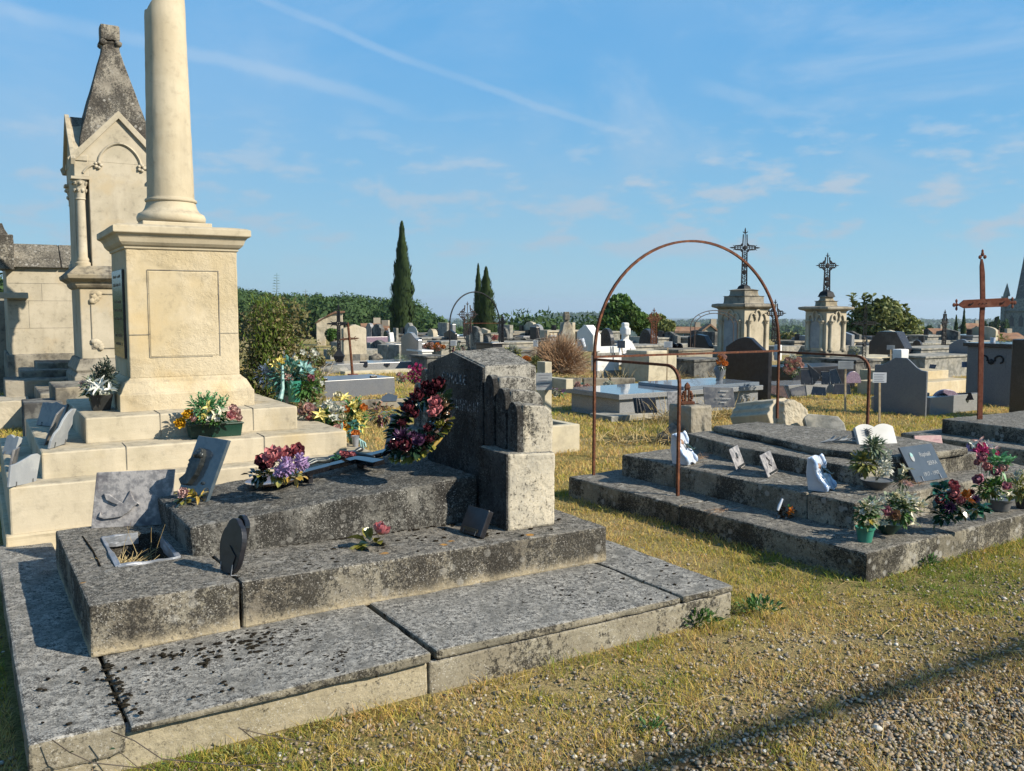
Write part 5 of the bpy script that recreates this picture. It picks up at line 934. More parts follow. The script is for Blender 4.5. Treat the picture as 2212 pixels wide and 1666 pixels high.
b.build('carved_frame', m['Wgrey'], g.t)
for cx_, cz_, s1, s2 in ((.14, py1, 1, -1), (.14, py0, 1, 1), (wX - .14, py1, -1, -1), (wX - .14, py0, -1, 1)):
    b = MB()
    for k in range(5): a = .1 + k * .35; b.blob((cx_ + s1 * .10 * cos(a), -.012, cz_ + s2 * .10 * sin(a)), (.045, .02, .045), 1, .5, seed=k)
    b.blob((cx_ + s1 * .05, -.012, cz_ + s2 * .05), (.05, .02, .05), 1, .5); b.build('corner_carving', m['W'], g.t, smooth=60)
zcap0, zcap1, zeave = hz_(426), hz_(381), hz_(338)
MB().box(.17, .0, zc_ - .02, wX - .17, wX, zeave + .01).build('body', m['W'], g.t, bevel=.01); MB().box(.002, .17, zc_ - .02, wX - .002, wX - .17, zeave + .012).build('body', m['W'], g.t, bevel=.01)
def capcol(x, y, mt='W', r=.062, z0=None, z1=None, z2=None, par=None, k=1.):
    z0, z1, z2 = z0 or zc_, z1 or zcap0, z2 or zcap1
    co_ = MB().lathe([(r * 1.6, z0 - .02), (r * 1.6, z0 + .04 * k), (r * 1.25, z0 + .06 * k), (r * 1.3, z0 + .09 * k), (r, z0 + .12 * k), (r * .92, z1 - .03 * k), (r * 1.1, z1 - .02 * k), (r, z1)], 14, M_((x, y, 0))).build('colonette', m[mt], par or g.t, smooth=45)
    b = MB(); b.lathe([(r, z1 - .01), (r * 1.1, z1 + (z2 - z1) * .4), (r * 1.7, z1 + (z2 - z1) * .85)], 12, M_((x, y, 0)))
    for q in range(8): a = q * pi / 4; b.blob((x + r * 1.45 * cos(a), y + r * 1.45 * sin(a), z1 + (z2 - z1) * .7), (r * .42, r * .42, r * .5), 1, .4, seed=q); b.blob((x + r * 1.15 * cos(a + .4), y + r * 1.15 * sin(a + .4), z1 + (z2 - z1) * .35), (r * .4, r * .4, r * .5), 1, .4, seed=q)
    b.box(x - r * 1.8, y - r * 1.8, z2 - .035 * k, x + r * 1.8, y + r * 1.8, z2); b.build('capital', m[mt], co_, smooth=50)
for x, y in ((.065, .065), (wX - .11, .065), (.065, wX - .11), (wX - .11, wX - .11)): capcol(x, y); MB().box(x - .068, y - .068, zcap1, x + .11, y + .11, zeave + .0).build('impost', m['W'], g.t, bevel=.01)
zap = hz(lw(P0, YP, .5, 0), 241.5); rise = zap - zeave; mid = wX / 2
for ax in ('y', 'x'):      # crossing gabled roofs
    for a0, a1 in ((.002, .16), (wX - .16, wX - .002)):
        MB().prism([(-.02, zeave - .05), (wX + .02, zeave - .05), (wX + .02, zeave + .02), (mid, zap - .03), (-.02, zeave + .02)], ax, a0 - .005, a1 + .005).build('gable_wall', m['W'], g.t, bevel=.008)
    MB().prism([(.05, zeave + .03), (.07, zeave - .04), (mid, zap - .13), (wX - .07, zeave - .04), (wX - .05, zeave + .03), (mid, zap - .01)], ax, .02, wX - .02).build('gable_roof', m['roofstone'], g.t, bevel=.01, worn=.02)
    for a0 in (-.045, wX - .012):
        MB().prism([(-.08, zeave - .03), (-.06, zeave - .10), (-.03, zeave - .10), (mid, zap - .10), (wX + .03, zeave - .10), (wX + .06, zeave - .10), (wX + .08, zeave - .03), (mid, zap + .012)][::-1] if 0 else [(-.08, zeave - .03), (-.05, zeave - .11), (mid, zap - .09), (wX + .05, zeave - .11), (wX + .08, zeave - .03), (mid, zap + .012)], ax, a0, a0 + .055).build('gable_moulding', m['W'], g.t, bevel=.005)
for sgn, cc in ((1, 0),):   # trefoil arch moulding with rosettes on the front
    b = MB(); zA = hz_(350); zT = hz_(302) - zA; pts = [(mid + .27 * q, -.005, zA + zT * (1 - abs(q) ** 1.9) ** .62) for q in np.linspace(-1, 1, 27)]; b.tube(pts, .022, 6)
    for s1 in (-1, 1): b.tube([(mid + s1 * (.27 + .11 * (1 - cos(a))), -.005, zA - .16 + .14 * sin(a + .6)) for a in np.linspace(.1, pi * .75, 12)], .018, 6)
    b.build('arch_moulding', m['W'], g.t, smooth=60)
    for s1 in (-1, 1): b = MB(); [b.blob((mid + s1 * .27 + .035 * cos(a), -.015, zA - .02 + .035 * sin(a)), .026, 1, .2) for a in np.arange(0, 6.2, 1.25)]; b.build('rosette', m['W'], g.t, smooth=60)
zs0, zs1_, zf0, zf1 = hc_(330), hc_(107), hc_(89.5), hc_(58.6)
MB().mould(mid, mid, mid, mid, [(.49, zeave + .04), (.46, zs0 + .12), (.115, zs1_ - .05), (.105, zs1_ + .03), (.13, zs1_ + .07)]).build('spire', m['roofstone'], g.t, bevel=.01, worn=.02)
b = MB(); [b.blob((mid + .14 * cos(a), mid + .14 * sin(a), zf0 - .05), (.055, .055, .05), 1, .4, seed=k) for k, a in enumerate(np.arange(pi / 4, 6.4, pi / 2))]; b.blob((mid, mid, zf0 - .05), (.12, .12, .07), 1, .3); b.build('finial_leaves', m['roofstone'], g.t, smooth=60)
MB().box(mid - .12, mid - .12, zf0 - .01, mid + .12, mid + .12, zf1).build('finial_block', m['roofstone'], g.t, bevel=.015, worn=.02)
foot(P0, YP, -.5, wX + .5, -.5, wX + .5)
# ---------------- mausoleum at far left, with its steps ----------------
g = Grave('mausoleum', 'cream stone mausoleum with a lichened stone slab roof, at far left', 'mausoleum', 20, None, 14.5, 0., yaw=YP); P0 = g.P; hz_ = lambda v: hz(P0, v)
LX_ = g.lx(230); zr0, zr1, zb0 = hz_(577), hz_(522), hz_(766)
MB().box(-.04, -.04, -.05, LX_, 1.9, zb0).build('footing', m['Wgrey'], g.t, bevel=.02, worn=.03)
MB().box(0, 0, zb0 - .02, LX_, 1.85, zr0 + .02).build('wall', m['W'], g.t, bevel=.01)
for k, (dz, y_) in enumerate(((0, -.09), (.36, .10), (.70, .29))):
    z0_ = zr0 + (zr1 - zr0) * dz; z1_ = zr0 + (zr1 - zr0) * min(1, dz + .36)
    for x0_ in np.arange(-.02, LX_, .82): MB().hexa([(x0_ + .004, y_, z0_), (x0_ + .816, y_, z0_), (x0_ + .816, 1.9 - y_, z0_), (x0_ + .004, 1.9 - y_, z0_), (x0_ + .004, y_ + .12, z1_), (x0_ + .816, y_ + .12, z1_), (x0_ + .816, 1.78 - y_, z1_), (x0_ + .004, 1.78 - y_, z1_)]).build('roof_slab', m['roofstone'], g.t, bevel=.015)
MB().box(-.22, -.2, zr0 - .05, .12, .3, hz_(508)).build('corner_block', m['roofstone'], g.t, bevel=.02, worn=.03)
MB().mould(-.08, -.05, -.02, .05, [(.08, hz_(508)), (.03, hz_(496)), (.0, hz_(483))]).build('pinnacle', m['roofstone'], g.t, bevel=.01)
MB().box(-.12, -.12, hz_(645), .30, .05, hz_(632)).build('ledge', m['W'], g.t, bevel=.01)
b = MB()
for z in (hz_(612), hz_(650), hz_(710)): b.box(0.02, -.0025, z, LX_, .01, z + .006)
b.build('joint', m['Wgrey'], g.t); b = MB()
for x_, za_, zb__ in ((.5, hz_(650), hz_(612)), (1.1, hz_(650), hz_(612)), (.3, hz_(710), hz_(650)), (.95, hz_(710), hz_(650))): b.box(x_, -.0025, za_, x_ + .006, .01, zb__)
b.build('joints', m['Wgrey'], g.t); foot(P0, YP, -.3, LX_, -.2, 2)
for k, (lb, uc, vb, ul, ur, vt, Y_, mt) in enumerate((('upper rough stone step against the mausoleum wall', 78, 829, 74, 160, 785, 13.4, 'Wgrey'), ('middle rough stone step before the mausoleum', 42, 842, 37, 160, 802, 12.9, 'Wgrey'), ('lowest rough stone step before the mausoleum', 6, 868, 1, 150, 824, 12.3, 'Wgrey'),
        ('cream kerb just visible at the left edge below the steps', -30, 882, -60, 60, 869, 11.6, 'W'))):
    g = Grave('stone_step', lb, 'step', uc, None, Y_, 0., 'rough stone steps before the mausoleum', yaw=YP); g.block(ul, ur, vt, mt, worn=.02, ly=.9); foot(g.P, YP, 0, g.lx(ur), 0, .9)
g = Grave('tomb_slab', 'grey stone slab tomb in shade between the monument and the plaques', 'tomb', 114, None, 9.1, 0., yaw=YP); g.block(90, 240, 838, 'Wgrey', worn=.015, vb=None, ly=.9); foot(g.P, YP, 0, 1.5, 0, .9)
g = Grave('grave_block', 'small dark stone block with a sunlit top at far left', 'tomb', 44, None, 8.8, 0., yaw=YP); g.block(28, 90, 872, 'concd', ly=.5, lx=.35, worn=.015); foot(g.P, YP, 0, .6, 0, .6)
g = Grave('boundary_wall', 'grey wall end at the left edge beside the mausoleum', 'wall', -60, None, 16.5, 0., yaw=YP); g.block(-100, 14, 690 - 45, 'Wgrey', ly=.4)
# ---------------- centre-left: kerbs, shrub, crosses ----------------
g = Grave('granite_tomb', 'long low grey granite tomb behind the yellow bouquets', 'tomb', 600, 868); yw = atan2(gp(854, 852)[1] - gp(600, 868)[1], gp(854, 852)[0] - gp(600, 868)[0])
bpy.data.objects.remove(g.t); g = Grave('granite_tomb', 'long low grey granite tomb behind the yellow bouquets', 'tomb', 600, 868, yaw=yw)
Lg = (gp(854, 852) - gp(600, 868)).length; hL = g.h(829); hR = hz(gp(854, 852), 815)
MB().hexa([(0, 0, -.05), (Lg, 0, -.05), (Lg, 1.0, -.05), (0, 1.0, -.05), (0, 0.02, hL), (Lg, 0.02, hR), (Lg, 1.0, hR), (0, 1.0, hL)]).build('body', m['ggrey2'], g.t, bevel=.01)
for u_, w_ in ((700, .10), (806, .12)): q = g.lx(u_); MB().box(q, .10, hR - .01, q + w_, .16, hR + .035).build('small_plaque', m['gblackm'], g.t, bevel=.003)
foot(g.P, yw, 0, Lg, 0, 1.0)
A_ = gp(640, 892); B_ = gp(895, 880); yk = atan2(B_.y - A_.y, B_.x - A_.x); t = thing('stone_kerb', 'cream stone kerb with lichen around the dried flower plot', 'kerb', A_, yk); MB().box(0, 0, -.05, (B_ - A_).length + .3, .16, .145).build('kerb', m['Wgrey'], t, bevel=.015, worn=.02); foot(A_, yk, 0, 3, 0, .16)
q_ = gp(838, 868, .15); t = thing('fallen_plaque', 'dark slate plaque leaning on the cream kerb', 'plaque', q_, .3); MB().prism([(-.12, 0), (.13, 0), (.16, .09), (.02, .14), (-.08, .09)], 'y', -.01, .01, M_(rx=-.5)).build('slab', m['gblue'], t)
b = MB(); p = gp(820, 920); strands(b, 260, 0, 0, .02, .5, .4, .20, .003, .9); tag(b.build('dried_flower_heap', m['straw'], loc=p), 'heap of dry straw and dead stems inside the cream kerb', 'dead plants', kind='stuff')
tuft('dead_bouquet', 'dark withered bouquet on the heap of dry straw', 'flowers', 798, 868, 846, 915, 9.6, [('leaf_dark', 40, .08, .03), ('petal_brown', 60, .07, .03), ('ceramic_darkrose', 40, .06, .035)])
tuft('teal_ribbon', 'scrap of teal silk leaves behind the ceramic wreath', 'silk leaves', 832, 885, 862, 900, 7.5, [('leaf_teal', 18, .06, .02)])
# big overgrown shrub
c0 = dp(608, 740, 12.6)
sh = crown('overgrown_shrub', 'large overgrown brown-green shrub behind the column pedestal', 'shrub', c0.x, c0.y, .80, .80, 1.06, 0, .06, 'hedge', .8, (0, .05), lobes=34, seed=5, gap=.8, mats=[('hedge', 8500), ('hedgeb', 9500), ('hedgel', 3400)])
b = MB()
for u, v, vb, mt in ((598, 590, 660, 0), (660, 625, 690, 0), (607, 640, 670, 0), (560, 640, 690, 0), (640, 660, 700, 0), (536, 650, 700, 0), (575, 655, 700, 0)):
    a = dp(u - 3, vb, 12.4); e = dp(u, v, 12.4); root = sh.location; n = 12; b.tube([a - root, (a + e) / 2 - root + Vector((.01, 0, 0)), e - root], [.006, .004, .002], 4)
    for k in range(n):
        q = a.lerp(e, k / n); [leaf(b, q - root, Vector((s_, RF.uniform(-.5, .5), .4)), .075 * (1 - k / n * .4), .018) for s_ in (-1, 1)]
b.build('tall_shoots', m['hedge'], sh)
b = MB(); [leaf(b, Vector((RF.gauss(-.05, .12), RF.gauss(-.45, .08), RF.uniform(.4, 1.75))), (RF.uniform(-.5, .5), -.3, 1), .11, .016) for _ in range(420)]; b.build('fresh_shoots', m['hedgel'], sh)['kind'] = 'stuff'
px_crown('ivy_bush', 'bright green bush growing in the ruined chapel arch', 700, 705, 738, 745, 36, 2600, .12, 'tree', cat='bush', seed=8)
px_crown('overgrown_shrub', 'low dark brown shrub with pale blooms beside the wrought iron cross', 640, 745, 705, 800, 17, 5200, .06, 'hedgeb', cat='shrub', seed=9, ground=0)
# ruined chapel
t = thing('ruined_chapel', 'ruined stone chapel with a broken arch at the edge of the woods', 'ruin', dp(684, 740, 38), .2); s = 38 / F; z = lambda v: dp(684, v, 38).z - t.location.z
ol = [(0, z(750)), (0, z(700)), (.1, z(690)), (.5, z(682)), (.75, z(676)), (1.1, z(675)), (1.15, z(745)), (.95, z(745)), (.95, z(712)), (.8, z(700)), (.62, z(694)), (.48, z(700)), (.4, z(712)), (.38, z(750))]
MB().prism(ol, 'y', 0, .5).build('broken_wall', m['W'], t, bevel=.02, worn=.05); MB().prism([(.0, z(697)), (.5, z(680)), (.8, z(672.5)), (1.2, z(672)), (1.2, z(676)), (.78, z(677)), (.1, z(692))], 'y', -.1, .6).build('roof_slab', m['tile'], t, bevel=.01)
# ---- small stelae of the middle rows: label, corner u, left u, right u, top v, material, depth, top shape
rows = [
 ('grey box tomb with a black plaque on its end, left of the grey wave-topped headstone', 'headstone', 837, 815, 868, 746, 'conc', 26, 'flat', None),
 ('broad low grey slab behind the box tomb with the black plaque', 'headstone', 800, 792, 868, 740.5, 'conc', 29, 'flat', None),
 ('brown granite ledge in the back row, left of the little white gabled headstone', 'headstone', 792, 790, 838, 728, 'violet', 33, 'flat', None),
 ('little white gabled headstone with a dark side', 'headstone', 843, 839, 852, 718, 'white', 31, 'steep', (.03, .1, 'conc')),
 ('pair of dark rounded headstones under the tallest cypress, joined', 'headstone', 838, 828, 843, 715, 'gdark', 34, 'arch', None),
 ('tall narrow grey headstone right below the tallest cypress', 'headstone', 856, 849, 861, 709, 'conc', 34, 'flat', None),
 ('rough white headstone in the back row with a worn edge', 'headstone', 936, 923, 946, 711, 'W', 31, 'arch', None),
 ('black gabled headstone in the back row left of the lattice cross', 'headstone', 983, 959, 988, 712.5, 'gblackm', 30, 'gable', None),
 ('mossy stone pillar carrying the lattice iron cross', 'headstone', 1014, 1006, 1018, 724, 'concd', 28, 'flat', None),
 ('tall mottled headstone with a carved crest, inside the thin iron hoop', 'headstone', 1037, 1015, 1044, 706, 'Ahead', 25, 'crest', (.05, .45, 'concd')),
 ('rounded grey headstone just right of the crested one', 'headstone', 1055.5, 1043, 1062, 725, 'concd', 24.5, 'arch', None),
 ('dark bell-shaped headstone at the right foot of the thin iron hoop', 'headstone', 1097, 1075, 1103, 706.5, 'concd', 28, 'bell', (.06, .1, 'conc')),
 ('dark blue-black tapering headstone left of the dry bush', 'headstone', 1158, 1144, 1166, 706.5, 'gblackm', 29, 'flat', None),
 ('dark rounded headstone behind the white painted tomb', 'headstone', 1320, 1294, 1328, 709.6, 'gdark', 26, 'oval', None),
 ('large dark oval headstone beside the rusty lattice cross', 'headstone', 1407, 1380, 1418, 711, 'gdark', 27, 'oval', None),
 ('broad black headstone under the small double iron hoop', 'headstone', 1532, 1486, 1542, 723, 'gblackm', 28, 'slant', None),
 ('tall black slab standing left of the broad black headstone', 'headstone', 1495, 1485, 1498, 728, 'gblackm', 27, 'flat', None),
 ('huge black six-sided headstone in front of the bushy tree', 'headstone', 1955, 1877, 1972, 717.5, 'gdark', 22, 'hexa', None),
 ('low black headstone right of the huge six-sided one', 'headstone', 1990, 1970, 1994, 735, 'gblackm', 24, 'arch', None),
 ('wide grey wave-topped headstone left of the rusty riveted cross', 'headstone', 2108, 2050, 2113, 734, 'ggrey2', 21, 'wave', None),
]
for lb, nm, uc, ul, ur, vt, mt, Y_, tp, bs in rows: stele(lb, uc, ul, ur, vt, mt, Y=Y_, top=tp, base=bs, group=STONES)
MB().box(.0, 0, 0, .02, .5, .26).build('black_plaque', m['gblackm'], None) if 0 else None
# wave-topped grey headstone with its long grave and the white stone behind
g = stele('large grey wave-topped headstone with a pale right edge, behind the pink flowers', 903.5, 866, 912, 719, 'ggrey', Y=24.2, top='wave', group=STONES)
g = Grave('grave_surround', 'long pale grey granite grave surround below the wave-topped headstone', 'grave', 728, 806); g.block(720, 905, 787, 'ggrey', ly=1.2, bev=.01); foot(g.P, YG, 0, 3, 0, 1.3)
g = Grave('grave_surround', 'cream stone kerb under the long pale granite grave', 'grave', 745, 811); g.block(740, 905, 803, 'concc', ly=.3)
stele('bulky white stone behind the large wave-topped headstone', 902, 879, 903, 704, 'white', Y=25.5, top='arch', group=STONES)
for lb, uc, ul, ur, vt, vb, Y_, mt in (('long grey concrete wall tomb below the rough white headstone', 912, 908, 1008, 733, 748, 30, 'conc'), ('lower grey tomb ledge behind the row of faded flowers', 953, 950, 1008, 741, 757, 28, 'conc'), ('white slab end right of the wave-topped headstone', 912, 910, 923, 761, 774, 24, 'white'), ('dark grey tomb corner at the left shoulder of the family headstone', 922, 912, 965, 774, 792, 22, 'concd'),
        ('long pale stone wall tomb left of the dry bush', 1066, 1062, 1160, 744, 762, 25, 'conc'), ('black granite box at the right foot of the thin iron hoop', 1064, 1062, 1086, 745, 758, 24, 'gblackm'), ('rough grey stone ledge below the white blossom bush', 1100, 1090, 1158, 758, 778, 23, 'Wgrey'), ('dark square block left of the small conifer', 1125, 1120, 1146, 762, 780, 22, 'concd'),
        ('long grey tomb body behind the stone cross', 1372, 1366, 1440, 751, 764, 24, 'conc'), ('lichened stone ledge below the black headstones', 1466, 1460, 1540, 760, 785, 23, 'Wgrey'), ('smaller grey stone block in front of the lichened ledge', 1477, 1474, 1504, 783, 796, 21, 'conc'), ('low dark tomb with a white edge at centre right', 1500, 1470, 1570, 782, 800, 20, 'concd'),
        ('long pale wall tomb right of the grey headstone with the white vase', 1990, 1985, 2100, 757, 778, 22, 'conc'), ('second pale wall tomb step below the long wall tomb', 2000, 1995, 2125, 775, 800, 20, 'conc'), ('brown wall tomb behind the printed notices', 1850, 1845, 1905, 783, 812, 19, 'concd'), ('cream ledge between the six-sided headstone and the grey one', 1868, 1862, 1960, 778, 800, 20.5, 'concc')):
    g = Grave('wall_tomb', lb, 'tomb', uc, None, Y_, 0., 'low tombs of the middle rows'); g.block(ul, ur, vt, mt, ly=.9, lx=max(.3, g.lx(ur)), bev=.015)
    z1 = g.last[5]; MB().box(g.last[0] - .03, -.03, z1, g.last[1] + .03, .93, z1 + .05).build('cover_slab', m[mt], g.t, bevel=.008)
t = thing('black_chest', 'small black granite chest ornament on the ledge behind the faded flowers', 'ornament', dp(945.5, 749, 28.2), YG); MB().mould(-.16, -.1, .16, .1, [(0, 0), (0, .13), (.02, .14), (-.05, .18)]).build('box', m['gblackm'], t)
b = MB(); b.blob((0, 0, 0), (.20, .16, .13), 2, .45); tag(b.build('boulder', m['Wgrey'], loc=dp(811, 774, 24.5), smooth=40), 'rough pale boulder left of the box tomb', 'boulder')
MBc = [('brown granite chest against the cream gabled stele', 762, 778, 765, 784, 24.6, 'concd'), ('black square plaque standing on the pale granite grave', 777, 794, 781, 792, 22.3, 'gblackm'), ('black slanting plaque on the pale granite grave', 824, 842, 785, 790, 22.6, 'gblackm')]
for lb, u0, u1, v0, v1, Y_, mt in MBc:
    t = thing('small_plaque', lb, 'plaque', dp(u0, v1, Y_), .1, 'small plaques on distant graves'); MB().box(0, 0, 0, (u1 - u0) * Y_ / F, .05, (v1 - v0) * Y_ / F, M_(rx=-.2)).build('slab', m[mt], t, bevel=.004)
# cream gabled stele
g = Grave('gabled_stele', 'cream gabled stone stele blackened at the top, beside the wrought iron cross', 'monument', 742, None, 25.); g.block(737, 792, 701, 'W', top='gable', ax='y', vb=768, bev=.02, worn=.02); g.block(736, 793, 766, 'Wgrey', grow=.03, name='base')
# crosses
P = gp(733, 801); iron_cross('wrought_iron_cross', 'tall dark wrought iron cross with a flared foot, beside the cream gabled stele', P, 1.62, .1, 'rich', 'iron', aw=.17, armz=.74, wsh=.03)
MB().mould(-.02, -.02, .02, .02, [(.10, 0), (.05, .06), (.02, .12), (.12, .38), (.0, .55)]).build('foot', m['iron'], bpy.context.scene.objects['wrought_iron_cross'])
P = gp(762, 815); t = iron_cross('rusty_cross', 'leaning rusty iron cross standing in a terracotta pot', P, 1.22, .1, 'rich', 'rust', aw=.13, armz=.73, lean=-.07, wsh=.018, z0=.0)
MB().tube([(0, 0, 0), (-.09, 0, 1.2)], .024, 7).build('tree_like_shaft', m['rust'], t)
t = thing('terracotta_pot', 'shallow terracotta pot around the foot of the leaning rusty cross', 'pot', P + Vector((0, 0, .0)), 0); MB().lathe(POTS['round'](.125, .075), 20).build('bowl', m['terra'], t, smooth=40)
b = MB(); b.blob((0, 0, 0), (.36, .2, .16), 2, .25); tag(b.build('pale_boulder', m['conc'], loc=gp(722, 806) + Vector((0, 0, .05)), smooth=60), 'rounded pale stone at the foot of the wrought iron cross', 'boulder')
b = MB(); p = gp(690, 818); strands(b, 40, 0, 0, .05, .25, .1, .5, .008, 1.6, .6, 6); tag(b.build('bare_branches', m['pale'], loc=p), 'curved bare branches beside the pale boulder', 'branches', kind='stuff')
tuft('potted_shrub', 'grey twiggy shrub in a pot at the foot of the wave-topped headstone', 'plant', 853, 767, 882, 785, 23.4, [('leaf_grey', 220, .10, .012)], pot=('round', 'pblack', .14, .12))
G = 'small bunches of flowers on distant graves'
for lb, u0, v0, u1, v1, Y_, mats, kd in (
    ('magenta chrysanthemums in a dense bunch left of the family headstone', 880, 790, 922, 832, 14.5, [('leaf_dark', 150, .05, .03), ('leaf_green', 120, .05, .03), ('hedgeb', 80, .05, .03)], [('petal_magenta', 46, .037)]),
    ('small pink and white bunch left of the magenta chrysanthemums', 856, 808, 878, 826, 15.5, [('leaf_green', 90, .06, .03)], [('petal_pink', 5, .045), ('petal_white', 7, .04)]),
    ('cream blossom bunch on the dark tomb beside the shrub', 708, 752, 731, 769, 24, [('leaf_olive', 80, .09, .05)], [('petal_cream', 16, .06)]),
    ('white tulip-like silk blooms over the low brown shrub', 666, 755, 694, 775, 16.5, [('leaf_grey', 40, .08, .03)], [('petal_white', 9, .05)]),
    ('teal and white silk flowers half hidden by the overgrown shrub', 656, 786, 684, 812, 14.8, [('leaf_teal', 40, .07, .03)], [('petal_teal', 8, .07), ('petal_mauve', 8, .05)]),
    ('row of faded orange and pink flowers on the middle tombs', 919, 744, 962, 757, 27, [('leaf_dark', 80, .10, .05)], [('petal_orange', 12, .07), ('petal_palepink', 12, .08), ('petal_brown', 8, .08)]),
    ('row of dark and white flowers left of the crested headstone', 964, 744, 1008, 762, 27, [('leaf_dark', 140, .12, .05)], [('petal_white', 16, .05), ('petal_mauve', 5, .05)]),
    ('white blossom bush behind the family headstone', 1082, 750, 1126, 770, 21, [('leaf_olive', 240, .09, .05)], [('petal_white', 18, .055)]),
    ('pink and orange flowers between two headstones at centre', 1063, 727, 1077, 736, 27.5, [('leaf_olive', 20, .08, .04)], [('petal_pink', 8, .06)]),
    ('small orange flowers left of the small conifer', 1130, 772, 1148, 784, 16, [('leaf_olive', 20, .06, .03)], [('petal_orange', 9, .05)]),
    ('violet and white flowers at the foot of the concrete cross', 1194, 832, 1220, 856, 12.2, [('leaf_green', 60, .05, .025)], [('petal_lilac', 3, .05), ('petal_white', 6, .055), ('petal_cream', 5, .05)]),
    ('pale pink and green silk flowers on the kerb under the dry bush', 1240, 829, 1270, 838, 15, [('leaf_teal', 26, .06, .03)], [('petal_palepink', 7, .055)]),
    ('pale blue and white silk flowers at the back of the grey granite tomb', 1305, 826, 1330, 836, 15, [('leaf_grey', 26, .06, .03)], [('petal_white', 6, .055)]),
    ('brown withered bunch beside the black urn', 1344, 780, 1366, 800, 21, [('petal_brown', 90, .09, .04), ('leaf_dark', 50, .08, .04)], [('petal_pink', 2, .06)]),
    ('pale pink lily spray in front of the stone cross', 1346, 756, 1378, 770, 21, [('petal_palepink', 26, .14, .03)], []),
    ('peach and red roses in a dark vase left of the black headstone', 1547, 770, 1568, 800, 14.2, [('leaf_dark', 60, .06, .03)], [('petal_orange', 6, .055), ('petal_palepink', 4, .05)]),
    ('large bunch of coral, peach and cream roses right of the black headstone', 1688, 774, 1728, 812, 13.9, [('leaf_dark', 130, .07, .03), ('leaf_green', 50, .06, .03)], [('petal_pink', 8, .062), ('petal_palepink', 12, .062), ('petal_cream', 8, .06), ('petal_white', 4, .055)]),
    ('small white and lilac bunch left of the huge six-sided headstone', 1838, 750, 1856, 764, 20, [('leaf_olive', 30, .08, .04)], [('petal_white', 6, .06)])):
    tuft('flower_bunch', lb, 'flowers', u0, v0, u1, v1, Y_, mats, group=G, kinds=kd)
tuft('small_conifer', 'small yellow-green conifer behind the family headstone', 'conifer', 1146, 766, 1167, 810, 14.5, [('leaf_olive', 420, .06, .012), ('leaf_dark', 240, .06, .012)])
t = thing('white_vase', 'pale blue-white ceramic vase leaning in the right side of the dry bush', 'vase', dp(1262, 750, 17.2), 0); MB().lathe(POTS['tall'](.055, .17), 16, M_(ry=-.35)).build('vase', m['whitec'], t, smooth=50)
# thin iron hoop over the middle grave
P = dp(972, 764, 23); Q = dp(1079, 757, 24.2); yaw = atan2(Q.y - P.y, Q.x - P.x); Lh = hypot(Q.x - P.x, Q.y - P.y); t = thing('thin_iron_hoop', 'thin black iron hoop arching over the crested headstone', 'hoop', P, yaw); zt = dp(1024, 631, 23.6).z - P.z; zs = dp(972, 700, 23).z - P.z
MB().tube([(0, 0, 0), (0, 0, zs)] + [(Lh / 2 - Lh / 2 * cos(a), 0, zs + (zt - zs) * sin(a)) for a in np.linspace(.1, pi - .1, 25)] + [(Lh, 0, zs), (Lh, 0, 0)], .018, 6).build('hoop', m['iron'], t)
MB().tube([(Lh * .5, .5, zs), (Lh, 0, zs)], .008, 4).build('cross_wire', m['rustl'], t); MB().tube([(Lh * .5, .5, zs + .05), (Lh * .51, .45, zs * .5), (Lh * .55, .3, zs * .1)], .014, 5).build('side_bar', m['iron'], t)
P = dp(1010, 727, 28.2); iron_cross('lattice_cross', 'lattice iron cross with fleur-de-lis ends seen through the thin iron hoop', P, dp(1010, 655, 28.2).z - P.z, -.1, 'lattice', 'irons', aw=.27, armz=.66, wsh=.10)
P = dp(1085, 742, 24.6); iron_cross('ornate_small_cross', 'small dark ornate iron cross in front of the bell-shaped headstone', P, dp(1085, 682, 24.6).z - P.z, 0, 'rich', 'iron', aw=.09, armz=.76, wsh=.025)
P = dp(1412, 750, 26); iron_cross('rusty_lattice_cross', 'rusty lattice iron cross against the green tree', P, dp(1412, 669, 26).z - P.z, .2, 'lattice', 'rust', aw=.17, armz=.77, wsh=.075)
P = dp(1673, 737, 26); iron_cross('dark_iron_cross', 'dark iron cross standing between the two tall stone monuments', P, dp(1673, 651, 26).z - P.z, .15, 'rich', 'iron', aw=.26, armz=.70, wsh=.07)
P = dp(1866, 780, 20.5); iron_cross('thin_dark_cross', 'slender black iron cross in front of the olive-green tree', P, dp(1866, 664, 20.5).z - P.z, .1, 'rich', 'iron', aw=.25, armz=.70, wsh=.035)
P = dp(2038, 757, 24); iron_cross('ornate_lattice_cross', 'ornate lattice iron cross left of the two small cypresses', P, dp(2038, 673, 24).z - P.z, .5, 'rich', 'iron', aw=.10, armz=.72, wsh=.06)
# stone cross behind the dry bush, white cross right of it
def stone_cross(name, label, ub, vb, vt, va, au, Y_, mat, th=.09, rnd=.03, base=None):
    P = dp(ub, vb, Y_); t = thing(name, label, 'stone cross', P, YG + pi / 2 - .35); s = Y_ / F; H = (vb - vt) * s; az = (vb - va) * s; MB().prism(cross2d(0, H, th, az, au * s, .02), 'y', -.08, .08).build('cross', m[mat], t, bevel=rnd, seg=3)
    if base: MB().mould(-.12, -.1, .12, .1, [(base * 1.5, -.25), (base * 1.5, 0), (base, .05), (base * .3, .28), (-.02, .36)]).build('foot', m[mat], t, bevel=.01)
    return t
stone_cross('stone_cross', 'old grey stone cross standing above the dry bush', 1223, 722, 674, 685.5, 9.6, 27, 'Wgrey', .065, .02, .08)
stone_cross('white_stone_cross', 'pale rounded stone cross with flared foot, right of the white tomb', 1350, 765, 697, 716, 18, 22, 'white', .085, .05, .14)
